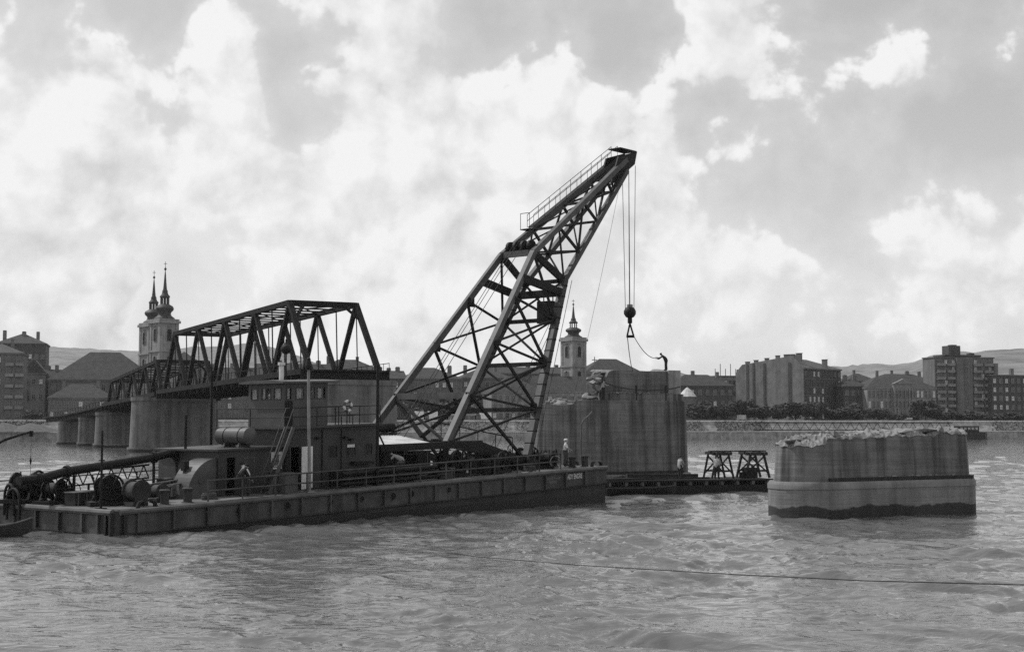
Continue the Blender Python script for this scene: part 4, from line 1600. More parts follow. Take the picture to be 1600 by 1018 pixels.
# ---- things on the quay
def quay_box(name, label, cat, px0, px1, py0, py1, t, d, m_, z0=None, roof=None):
    a = city(px0, py1, t)
    b = city(px1, py1, t)
    zt = city((px0 + px1) / 2, py0, t).z
    z0 = GROUND if z0 is None else z0
    c = (a + b) / 2
    w = (b - a).length
    root = thing(name, label, cat, (c.x, c.y, z0))
    ctr = Vector((c.x, c.y, 0)) + QM * d / 2
    return root, ctr, w, zt, z0


def truck(label, px0, px1, py0, cargo):
    root, c, w, zt, z0 = quay_box('parked_truck', label, 'truck', px0, px1, py0, 655, 16.5, 2.3, cargo)
    h = zt - z0
    cab = w * .26
    MB().box(c - QC * (w / 2 - cab / 2) + Vector((0, 0, z0 + .5 + (h - .5) * .45)), cab, 2.1, (h - .5) * .9, QANG).build('cab', 'plaster_mid', root)
    MB().box(c + QC * (cab / 2 + .1) + Vector((0, 0, z0 + .7 + (h - .7) / 2)), w - cab - .2, 2.3, h - .7, QANG).build('box_body', cargo, root)
    for s in (-.36, .08, .38):
        p = c + QC * (w * s) - QM * 1.05 + Vector((0, 0, z0 + .45))
        MB().tube([p, p + QM * .3], .45, 12).build('wheel', 'black_rubber', root)
    wd = MB().box(c - QC * (w / 2 - cab / 2) - QM * 1.06 + Vector((0, 0, z0 + .5 + (h - .5) * .62)), cab * .6, .05, (h - .5) * .3, QANG).build('window', 'glass_dark', root)


truck('white box truck parked on the quay behind the crane legs, left one', 644, 662, 642, 'white_paint')
truck('white box truck parked on the quay behind the crane legs, right one', 664, 684, 642, 'white_paint')
truck('pale truck parked on the quay behind the near crane leg', 744, 768, 645, 'white_paint')
truck('pale lorry under the tree before the fire wall', 1145, 1166, 648, 'corrugated')
truck('small pale lorry below the corner of the columned building', 1408, 1426, 652, 'corrugated')


def quay_wall_shed():
    root, c, w, zt, z0 = quay_box('quay_hut', 'pale low hut on the quay seen through the crane base', 'hut', 704, 742, 648, 656, 17, 4, 'white_paint')
    MB().box(c + Vector((0, 0, (z0 + zt) / 2)), w, 4, zt - z0, QANG).build('wall', 'plaster_pale', root)
    MB().box(c + Vector((0, 0, zt + .16)), w + .8, 4.8, .3, QANG).build('roof', 'roof_sheet', root)
    for k in range(4):
        piece('window', window_mesh(.9, .9, 'dark'), root, c - QM * 2.003 + QC * (w * (k - 1.5) / 4) + Vector((0, 0, (z0 + zt) / 2)), QANG)


quay_wall_shed()


def lattice_gangway():
    a = city(1178, 667, 8.0)
    b = city(1488, 668, 8.0)
    a.z = 3.3
    b.z = 3.3
    H = 2.6
    n = 22
    root = thing('lattice_girder', 'long low lattice girder lying on the far landing behind the near pier', 'girder', (a + b) / 2)
    U = Vector((0, 0, H))
    MB().bar(a, b, .25, .3).build('bottom_chord', 'bridge_steel', root)
    MB().bar(a + U, b + U, .25, .3).build('top_chord', 'bridge_steel', root)
    for i in range(n):
        p, q = a.lerp(b, i / n), a.lerp(b, (i + .5) / n)
        r = a.lerp(b, (i + 1) / n)
        MB().bar(p, q + U, .14).build('diagonal', 'bridge_steel', root)
        MB().bar(q + U, r, .14).build('diagonal', 'bridge_steel', root)


lattice_gangway()


def moored_barge():
    a = on_z(1486, 686.5)
    b = on_z(1546, 686.5)
    c = (a + b) / 2
    L = (b - a).length
    root = thing('moored_barge', 'dark barge moored at the far quay behind the near pier', 'barge', c)
    a2 = QANG
    X, Y = QC, QM
    m = MB()
    out = [c - X * L / 2 - Y * 2, c + X * (L / 2 - 2) - Y * 2, c + X * L / 2, c + X * (L / 2 - 2) + Y * 2, c - X * L / 2 + Y * 2]
    m.prism([(p.x, p.y) for p in out], -.5, 2.6)
    m.build('hull', 'hull_tar', root)
    m = MB()
    m.box(c - X * L * .1 + Vector((0, 0, 3.7)), L * .6, 3, 2.2, a2)
    ho = m.build('cabin', 'dark_steel', root)
    for k in range(5):
        piece('window', window_mesh(.8, .7, 'pale'), ho, c - X * (L * .1) + X * (L * .55 * (k - 2) / 5) - Y * 1.503 + Vector((0, 0, 3.9)), a2)


moored_barge()


def gravel_heap(label, px, py, t, w):
    p = city(px, 668, t)
    top = city(px, py, t).z
    m = MB()
    rnd = random.Random(int(px))
    prof = [(w, 0), (w * .72, (top - 3) * .33), (w * .36, (top - 3) * .72), (w * .1, (top - 3) * .97), (.05, top - 3)]
    m.lathe((0, 0, 0), prof, 22)
    for v in m.v:
        v.x += .35 * mnoise.noise(Vector((v.x, v.y, v.z))) * (1 if v.z > .1 else 0)
        v.z += .3 * mnoise.noise(Vector((v.x * 1.3, v.y * 1.3, 4 + v.z))) * (1 if v.z > .1 else 0)
        v += Vector((p.x, p.y, 3.0))
    single(m, 'gravel_heap', 'gravel_pale', label, 'gravel', (p.x, p.y, 3.0), 'gravel heaps on the landing', True)


gravel_heap('low gravel heap on the landing at the left edge', 8, 660, 7, 8)
gravel_heap('low gravel heap beside the bridge landing', 50, 661, 7, 9)


# ================================================================== THE CRANE BARGE
VC = 5.8


def build_barge():
    root = thing('crane_barge', 'long dark steel crane barge with deckhouse, railings and hull ribs', 'barge', bz(BL / 2, BW_ / 2, 0))
    # upper hull
    m = MB()
    us = [0, .35, BL]
    lo = lambda u: deck_z(u) - 1.12
    ring_b = [bz(.25, 0, lo(0)), bz(BL, 0, lo(BL)), bz(BL, BW_, lo(BL)), bz(.25, BW_, lo(0)), bz(0, BW_ - .25, lo(0)), bz(0, .25, lo(0))]
    ring_t = [p + Vector((0, 0, 1.10)) for p in ring_b]
    n = 6
    m.add(ring_b + ring_t, [tuple(range(n))[::-1], tuple(range(n, 2 * n))] + [(i, (i + 1) % n, n + (i + 1) % n, n + i) for i in range(n)])
    hull = m.build('hull', 'hull_paint', root)
    # lower hull set in at the knuckle, with a tarred band at the waterline
    m = MB()
    g = .07

    def ring(zf):
        return [bz(.25, g, zf(0)), bz(BL - g, g, zf(BL)), bz(BL - g, BW_ - g, zf(BL)), bz(.25, BW_ - g, zf(0)), bz(g, BW_ - .25, zf(0)), bz(g, .25, zf(0))]
    r0, r1, r2 = ring(lambda u: -1.0), ring(lambda u: .06 + .016 * u), ring(lambda u: max(lo(u) + .01, .07 + .016 * u))
    m.add(r0 + r1, [(i, (i + 1) % n, n + (i + 1) % n, n + i) for i in range(n)], 1)
    m.add(r1 + r2, [(i, (i + 1) % n, n + (i + 1) % n, n + i) for i in range(n)], 0)
    m.build('lower_hull', ['hull_lower', 'hull_tar'], root)
    # deck sheet
    MB().hexa([bw(.3, .3, -.019), bw(BL - .1, .1, -.019), bw(BL - .1, BW_ - .1, -.019), bw(.3, BW_ - .3, -.019)],
              [bw(.3, .3, .015), bw(BL - .1, .1, .015), bw(BL - .1, BW_ - .1, .015), bw(.3, BW_ - .3, .015)]).build('deck', 'deck_plate', root)
    # rubbing strake round the deck edge
    m = MB()
    m.tube([bw(.2, -.04, -.10), bw(BL, -.04, -.10)], .13, 8)
    m.build('rubbing_strake', 'strake_paint', hull, True)
    MB().tube([bw(-.04, .2, -.10), bw(-.04, BW_, -.10)], .15, 8).build('rubbing_strake', 'strake_paint', hull, True)
    MB().bar(bw(.3, -.03, -1.09), bw(BL, -.03, -1.09), .09, .07).build('chine_strip', 'hull_lower', hull)
    # ribs
    rib = MB()
    rib.box((0, -.07, -.6), .10, .14, .92)
    rib_me = rib.mesh('rib', 'hull_paint')
    for k in range(18):
        u = 1.15 + k * 1.955
        piece('rib', rib_me, hull, bw(u, 0, -.0), BANG)
    for v in (1.3, 2.6, 4.6, 6.6, 8.6, 10.4):
        piece('rib', rib_me, hull, bw(0, v, 0), BANG - math.pi / 2, (1.6, 1, 1))
    for v in (.25, .62):
        MB().box(bw(-.06, v, -.6), .2, .16, 1.0, BANG).build('corner_post', 'hull_tar', hull)
    MB().box(bw(.45, -.06, -.6), .16, .14, 1.0, BANG).build('corner_post', 'hull_tar', hull)
    # portholes
    for (px, py, r) in ((373, 798, .17), (449, 790, .16), (517, 784, .13), (566, 779, .12), (614, 775, .17), (643, 771, .17), (701, 765, .15)):
        u, z = bpx(px, py, 0)
        c = bz(u, 0, z)
        m = MB()
        m.tube([c - BN * .012, c + BN * .01], r * 1.2, 16)
        ph = m.build('porthole', 'opening_dark', hull)
        MB().torus(c - BN * .02, BN, r * 1.2, .025, 18, 5).build('rim', 'hull_paint', ph)
    # name boards: flat lettering painted on the plating
    for (txt, px0, px1, py, hpx, mt) in (('ADY ENDRE', 886.5, 909.5, 744.5, 7.5, 'white_paint'), ('HÍDÉPÍTŐ VÁLLALAT', 853, 877, 747.5, 3.4, 'faded_paint'), ('BUDAPEST', 858.5, 870.5, 753, 3.2, 'faded_paint')):
        u0, z0 = bpx(px0, py, 0)
        u1, _ = bpx(px1, py, 0)
        lettering(txt, u0, u1, z0 - .0, mt, hull, hpx)
    # railing on the near side
    rail = bpy.data.objects.new('railing', None)
    COL.objects.link(rail)
    rail.parent = root
    post = MB()
    post.box((0, 0, .5), .06, .06, 1.04)
    pm = post.mesh('post', 'hull_paint')
    k = 0
    u = 5.35
    while u < 33.0:
        piece('post', pm, rail, bw(u, .3, 0), BANG)
        u += 2.08
    ue = u - 2.08
    for h in (.52, 1.02):
        MB().tube([bw(5.3, .3, h), bw(ue + .03, .3, h)], .045, 6).build('handrail', 'hull_paint', rail)
    # railing on the far side and the stern
    for u in np.arange(.4, 34.0, 2.1):
        piece('post', pm, rail, bw(float(u), BW_ - .3, 0), BANG)
    for h in (.52, 1.02):
        MB().tube([bw(.3, BW_ - .3, h), bw(34, BW_ - .3, h)], .035, 6).build('handrail', 'dark_steel', rail)
    # bollards
    bol = MB()
    bol.lathe((0, 0, 0), [(.30, 0), (.30, .04), (.21, .06), (.21, .58), (.27, .62), (.27, .70), (.2, .73)], 14)
    bm_ = bol.mesh('bollard', ['hull_lower'], True)
    for (u, v) in ((3.2, .8), (4.52, .8), (34.25, .85), (35.55, .85), (34.4, BW_ - 1), (35.6, BW_ - 1)):
        piece('bollard', bm_, root, bw(u, v, 0), 0)
    fair = MB()
    fair.tube([(-.5, 0, .0), (-.42, 0, .22), (-.2, 0, .3)], [.12, .10, .06], 7)
    fair.tube([(.5, 0, .0), (.42, 0, .22), (.2, 0, .3)], [.12, .10, .06], 7)
    fm = fair.mesh('fairlead', 'dark_steel')
    for (u, v, a) in ((1.9, .35, 0), (36.2, .4, 0), (36.4, 2.6, 1.57), (.3, 6.4, 1.57)):
        piece('fairlead', fm, root, bw(u, v, .0), BANG + a)
    return root, hull


def lettering(txt, u0, u1, zc, mt, parent, hpx):
    cu = bpy.data.curves.new('lettering', 'FONT')
    cu.body = txt
    cu.size = 1.0
    cu.offset = 0.018
    cu.extrude = 0.0
    tmp = bpy.data.objects.new('lettering_tmp', cu)
    COL.objects.link(tmp)
    bpy.context.view_layer.update()
    dg = bpy.context.evaluated_depsgraph_get()
    me = bpy.data.meshes.new_from_object(tmp.evaluated_get(dg))
    bpy.data.objects.remove(tmp)
    xs = [v.co.x for v in me.vertices]
    ys = [v.co.y for v in me.vertices]
    w = max(xs) - min(xs)
    sx = (u1 - u0) / w
    capy = max(ys)
    sy = hpx / F * 92.0 / max(capy, .1)
    o = origin_of(parent)
    for v in me.vertices:
        u = u0 + (v.co.x - min(xs)) * sx
        z = zc + (v.co.y - capy / 2) * sy + .0338 * (u - u0)
        v.co = bz(u, -.006, z) - o
    me.materials.clear()
    me.materials.append(MATS[mt])
    ob = bpy.data.objects.new('lettering', me)
    COL.objects.link(ob)
    ob.parent = parent
    return ob


BARGE, HULL = build_barge()


def wall_panel(m, u0, v0, u1, v1, z0, z1, th, holes, k=0):
    """vertical wall from (u0,v0) to (u1,v1) with rectangular holes (s0,s1,za,zb) along it; zs follow the deck trim"""
    d = Vector((u1 - u0, v1 - v0, 0))
    L = d.length
    d.normalize()
    nrm = Vector((-d.y, d.x, 0)) * th
    ss = sorted({0, L, *[h[0] for h in holes], *[h[1] for h in holes]})
    zs = sorted({z0, z1, *[h[2] for h in holes], *[h[3] for h in holes]})
    for i in range(len(ss) - 1):
        for j in range(len(zs) - 1):
            a, b = ss[i], ss[i + 1]
            c, e = zs[j], zs[j + 1]
            if any(h[0] - 1e-6 <= a and b <= h[1] + 1e-6 and h[2] - 1e-6 <= c and e <= h[3] + 1e-6 for h in holes):
                continue

            def P(s, o, z):
                u = u0 + d.x * s + nrm.x * o
                v = v0 + d.y * s + nrm.y * o
                return bw(u, v, z)
            m.hexa([P(a, 0, c), P(b, 0, c), P(b, 1, c), P(a, 1, c)], [P(a, 0, e), P(b, 0, e), P(b, 1, e), P(a, 1, e)], k)


def wh_window(parent, u0, v0, u1, v1, s0, s1, za, zb, frame='white_paint', pane='window_glass'):
    d = Vector((u1 - u0, v1 - v0, 0)).normalized()
    nr = Vector((-d.y, d.x, 0))

    def P(s, o, z):
        return bw(u0 + d.x * s + nr.x * o, v0 + d.y * s + nr.y * o, z)
    m = MB()
    f = .05
    for (a, b, c, e) in ((s0, s1, za, za + f), (s0, s1, zb - f, zb), (s0, s0 + f, za + f, zb - f), (s1 - f, s1, za + f, zb - f)):
        m.hexa([P(a, -.02, c), P(b, -.02, c), P(b, .05, c), P(a, .05, c)], [P(a, -.02, e), P(b, -.02, e), P(b, .05, e), P(a, .05, e)])
    w = m.build('window', frame, parent)
    m = MB()
    m.hexa([P(s0 + f, .02, za + f), P(s1 - f, .02, za + f), P(s1 - f, .028, za + f), P(s0 + f, .028, za + f)],
           [P(s0 + f, .02, zb - f), P(s1 - f, .02, zb - f), P(s1 - f, .028, zb - f), P(s0 + f, .028, zb - f)])
    return w, m


def build_houses():
    U0, U1, V0, V1 = 11.9, 18.1, 2.0, 7.9
    H1 = 3.27                                       # top of the deckhouse above deck
    # ---- deckhouse
    dh = bpy.data.objects.new('deckhouse', None)
    COL.objects.link(dh)
    dh.parent = BARGE
    m = MB()

    def su(px):                                     # pixel column on the near wall -> distance along it
        return bpx(px, 720, V0)[0] - U0

    def hz(px, py):
        u, z = bpx(px, py, V0)
        return z - deck_z(u)
    door = (su(454.5), su(468), .02, hz(461, 698))
    wins = [(su(513), su(527.5), hz(520, 716), hz(520, 694)), (su(541), su(556), hz(548, 712), hz(548, 692)), (su(570), su(582), hz(576, 711), hz(576, 691))]
    wall_panel(m, U0, V0, U1, V0, .016, H1, .09, [door] + wins)
    swin = [(1.2, 1.9, 1.45, 2.2)]
    wall_panel(m, U0, V1, U0, V0 + .09, .016, H1, .09, [])
    wall_panel(m, U1, V0 + .09, U1, V1, .016, H1, .09, [])
    wall_panel(m, U1 - .09, V1, U0 + .09, V1, .016, H1, .09, [])
    m.build('wall', 'house_paint', dh)
    for i, w in enumerate(wins):
        fr, pm = wh_window(dh, U0, V0, U1, V0, *w, frame='house_paint')
        pm.build('pane', 'glass_dark', fr)
        if i == 1:
            cm = MB()
            p0, p1 = U0 + w[0] + .08, U0 + w[1] - .08
            cm.hexa([bw(p0, V0 + .004, w[3] - .22), bw(p1, V0 + .004, w[3] - .22), bw(p1, V0 + .018, w[3] - .22), bw(p0, V0 + .018, w[3] - .22)],
                    [bw(p0, V0 + .004, w[3] - .06), bw(p1, V0 + .004, w[3] - .06), bw(p1, V0 + .018, w[3] - .06), bw(p0, V0 + .018, w[3] - .06)])
            cm.build('blind', 'white_paint', fr)
    # open white door standing against the wall
    a = U0 + door[1] + .06
    MB().hexa([bw(a, V0 - .12, .06), bw(a + .72, V0 - .16, .06), bw(a + .72, V0 - .12, .06), bw(a, V0 - .08, .06)],
              [bw(a, V0 - .12, door[3]), bw(a + .72, V0 - .16, door[3]), bw(a + .72, V0 - .12, door[3]), bw(a, V0 - .08, door[3])]).build('door', 'white_paint', dh)
    for (px, py) in ((540, 683), (549, 686), (497, 684), (453, 685)):
        u, z = bpx(px, py, V0 - .1)
        MB().box(bz(u, V0 - .1, z), .22, .2, .12, BANG).build('lamp_bracket', 'dark_steel', dh)
    for px in (503, 533):
        u, _ = bpx(px, 700, V0)
        MB().bar(bw(u, V0 - .03, .1), bw(u, V0 - .03, H1 - .1), .05).build('downpipe', 'dark_steel', dh)
    MB().box(bw(15.0, V0 - .25, .45), .8, .45, .9, BANG).build('locker', 'dark_steel', dh)
    MB().box(bw(16.9, V0 - .18, 1.25), 1.5, .32, .14, BANG).build('shelf', 'dark_steel', dh)
    # ---- upper deck with rail
    m = MB()
    m.hexa([bw(U0 - .35, V0 - .35, H1 + .003), bw(U1 + .1, V0 - .35, H1 + .003), bw(U1 + .1, V1 + .3, H1 + .003), bw(U0 - .35, V1 + .3, H1 + .003)],
           [bw(U0 - .35, V0 - .35, H1 + .12), bw(U1 + .1, V0 - .35, H1 + .12), bw(U1 + .1, V1 + .3, H1 + .12), bw(U0 - .35, V1 + .3, H1 + .12)])
    ud = m.build('upper_deck', 'house_paint', BARGE)
    pts = [(U0 - .3, V1), (U0 - .3, 5.0), (U0 - .3, V0 - .3)] + [(U0 + 1.55 * i, V0 - .3) for i in range(1, 5)] + [(U1, V0 - .3), (U1, 4.2), (U1, V1)]
    for (u, v) in pts:
        MB().bar(bw(u, v, H1 + .12), bw(u, v, H1 + 1.12), .045).build('rail_post', 'dark_steel', ud)
    for h in (.62, 1.1):
        MB().tube([bw(u, v, H1 + h) for (u, v) in pts], .025, 6).build('handrail', 'dark_steel', ud)
    # ---- wheelhouse
    W0, W1, X0, X1 = 11.95, 15.0, 2.6, 5.6
    HA, HB = H1 + .123, H1 + 2.42
    wh = bpy.data.objects.new('wheelhouse', None)
    COL.objects.link(wh)
    wh.parent = BARGE

    def sn(px):
        return bpx(px, 620, X0)[0] - W0
    za, zb = HA + 1.42, HA + 2.08
    dw = (sn(445.5), sn(457), HA + .05, zb + .05)
    nw = [(sn(447.5), sn(455.5), za, zb), (sn(462), sn(475), za, zb), (sn(484), sn(492.5), za, zb), (sn(495), sn(509), za, zb)]
    m = MB()
    wall_panel(m, W0, X0, W1, X0, HA, HB, .07, nw)
    sw = [(.18, .80, za, zb), (1.08, 1.9, za, zb), (2.1, 2.75, za, zb)]
    m2 = MB()
    wall_panel(m2, W0, X1, W0, X0 + .07, HA, HB, .07, sw)
    bw_ = [(.2, 1.35, za, zb + .05), (1.45, 2.7, za, zb + .05)]
    wall_panel(m, W1, X0 + .07, W1, X1, HA, HB, .07, bw_)
    fw = [(.15, .85, za, zb + .05), (.95, 1.7, za, zb + .05), (1.8, 2.75, za, zb + .05)]
    wall_panel(m, W1 - .07, X1, W0 + .07, X1, HA, HB, .07, fw)
    m.build('wall', 'house_light', wh)
    m2.build('wall', 'house_light', wh)
    for w in nw:
        f, p = wh_window(wh, W0, X0, W1, X0, *w, frame='house_paint')
        p.build('pane', 'window_glass', f)
    for w in sw:
        f, p = wh_window(wh, W0, X1, W0, X0 + .07, *w, frame='house_paint')
        p.build('pane', 'window_glass', f)
    for w in bw_:
        f, p = wh_window(wh, W1, X0 + .07, W1, X1, *w, frame='house_paint')
        p.build('pane', 'window_glass', f)
    for w in fw:
        f, p = wh_window(wh, W1 - .07, X1, W0 + .07, X1, *w, frame='house_paint')
        p.build('pane', 'window_glass', f)
    # pale panels added behind some panes, standing in for brightness seen through them
    for (k, w) in enumerate(nw):
        if k in (0, 1, 3):
            x0, x1 = W0 + w[0] + .05, W0 + w[0] + .05 + (w[1] - w[0]) * (.62, .66, .6, .5)[k]
            MB().hexa([bw(x0, X0 + .06, za + .04), bw(x1, X0 + .06, za + .04), bw(x1, X0 + .068, za + .04), bw(x0, X0 + .068, za + .04)], [bw(x0, X0 + .06, zb - .04), bw(x1, X0 + .06, zb - .04), bw(x1, X0 + .068, zb - .04), bw(x0, X0 + .068, zb - .04)]).build('window_light_panel', 'curtain_and_window_light', wh)
    for (k, w) in enumerate(sw):
        y1 = X1 - w[0] - .05
        y0 = y1 - (w[1] - w[0]) * (.6, .25, .8)[k]
        MB().hexa([bw(W0 + .06, y1, za + .04), bw(W0 + .06, y0, za + .04), bw(W0 + .068, y0, za + .04), bw(W0 + .068, y1, za + .04)], [bw(W0 + .06, y1, zb - .04), bw(W0 + .06, y0, zb - .04), bw(W0 + .068, y0, zb - .04), bw(W0 + .068, y1, zb - .04)]).build('window_light_panel', 'curtain_and_window_light', wh)
    # door leaf below its window
    MB().hexa([bw(W0 + dw[0], X0 - .03, HA + .04), bw(W0 + dw[1], X0 - .03, HA + .04), bw(W0 + dw[1], X0 - .003, HA + .04), bw(W0 + dw[0], X0 - .003, HA + .04)],
              [bw(W0 + dw[0], X0 - .03, za - .06), bw(W0 + dw[1], X0 - .03, za - .06), bw(W0 + dw[1], X0 - .003, za - .06), bw(W0 + dw[0], X0 - .003, za - .06)]).build('door', 'dark_steel', wh)
    # steering pedestal and wheel inside
    MB().box(bw(13.6, 4.1, HA + .55), .35, .35, 1.1, BANG).build('steering_pedestal', 'timber', wh)
    MB().torus(bw(13.25, 4.1, HA + 1.2), BE, .42, .03, 18, 5).build('steering_wheel', 'timber', wh)
    # roof, slightly cambered, overhanging
    m = MB()
    vs, n = [], 8
    for j in range(n + 1):
        v = X0 - .35 + (X1 - X0 + .7) * j / n
        cam_ = .10 * math.sin(math.pi * j / n)
        for (u, z) in ((W0 - .4, HB + .004), (W1 + .6, HB + .004), (W1 + .6, HB + .10 + cam_), (W0 - .4, HB + .10 + cam_)):
            vs.append(bw(u, v, z))
    fs = []
    for j in range(n):
        for k in range(4):
            a = j * 4 + k
            b = j * 4 + (k + 1) % 4
            fs.append((a, b, b + 4, a + 4))
    fs += [(0, 1, 2, 3), tuple(n * 4 + k for k in (3, 2, 1, 0))]
    m.add(vs, fs)
    rf = m.build('roof', 'tank_paint', wh)
    MB().lathe(bw(12.9, 4.0, HB + .15), [(.13, 0), (.13, .8), (.2, .85), (.2, 1.0)], 10).build('funnel', 'white_paint', rf)
    # ---- stern house with tank on top
    S0, S1, T0, T1 = 7.6, 11.89, 2.5, 7.6
    H2 = 2.3
    sh = bpy.data.objects.new('engine_house', None)
    COL.objects.link(sh)
    sh.parent = BARGE

    def ss(px):
        return bpx(px, 730, T0)[0] - S0
    dr = (ss(353), ss(367.5), .02, 1.95)
    m = MB()
    wall_panel(m, S0, T0, S1, T0, .016, H2, .08, [dr])
    wall_panel(m, S0, T1, S0, T0 + .08, .016, H2, .08, [])
    wall_panel(m, S1 - .08, T1, S0 + .08, T1, .016, H2, .08, [])
    m.build('wall', 'house_paint', sh)
    MB().hexa([bw(S0 - .2, T0 - .2, H2 + .003), bw(S1, T0 - .2, H2 + .003), bw(S1, T1 + .2, H2 + .003), bw(S0 - .2, T1 + .2, H2 + .003)],
              [bw(S0 - .2, T0 - .2, H2 + .10), bw(S1, T0 - .2, H2 + .10), bw(S1, T1 + .2, H2 + .10), bw(S0 - .2, T1 + .2, H2 + .10)]).build('roof', 'house_paint', sh)
    m = MB()
    a, b = ss(381), ss(397)
    for (s0, s1, z0, z1) in ((a, b, .95, 1.0), (a, b, 1.85, 1.9), (a, a + .05, 1.0, 1.85), (b - .05, b, 1.0, 1.85)):
        m.hexa([bw(S0 + s0, T0 - .03, z0), bw(S0 + s1, T0 - .03, z0), bw(S0 + s1, T0 - .002, z0), bw(S0 + s0, T0 - .002, z0)], [bw(S0 + s0, T0 - .03, z1), bw(S0 + s1, T0 - .03, z1), bw(S0 + s1, T0 - .002, z1), bw(S0 + s0, T0 - .002, z1)])
    m.build('hatch_frame', 'house_light', sh)
    # white framed notice board at the forward end of the near wall
    def brd(u0, u1, h0, h1, f0, f1):
        return MB().hexa([bw(u0, T0 - f0, h0), bw(u1, T0 - f0, h0), bw(u1, T0 - f1, h0), bw(u0, T0 - f1, h0)], [bw(u0, T0 - f0, h1), bw(u1, T0 - f0, h1), bw(u1, T0 - f1, h1), bw(u0, T0 - f1, h1)])
    nb = brd(11.0, 11.7, 1.2, 2.1, .05, .003).build('notice_board', 'white_paint', sh)
    brd(11.2, 11.5, 1.38, 1.95, .065, .052).build('opening', 'glass_dark', nb)
    # curved drum casing astern of it
    m = MB()
    n = 14
    C0, C1 = T0 + .1, T0 + 1.5
    prof = [(S0 - .02, .02), (S0 - .02, 1.95)] + [(S0 - .05 - 1.75 * math.sin(math.pi / 2 * i / n), .02 + 1.93 * math.cos(math.pi / 2 * i / n)) for i in range(n + 1)]
    k = len(prof)
    vs = [bw(u, C0, h) for u, h in prof] + [bw(u, C1, h) for u, h in prof]
    m.add(vs, [tuple(range(k))[::-1], tuple(range(k, 2 * k))] + [(i, (i + 1) % k, k + (i + 1) % k, k + i) for i in range(k)])
    dc = m.build('drum_casing', 'tank_paint', BARGE)
    MB().tube([bw(6.6, C0 - .06, .85), bw(6.6, C0 - .003, .85)], .12, 12).build('shaft_cap', 'tank_paint', dc)
    MB().box(bw(6.3, C0 + .9, 1.62), .3, .3, .5, BANG).build('vent_box', 'dark_steel', dc)


build_houses()


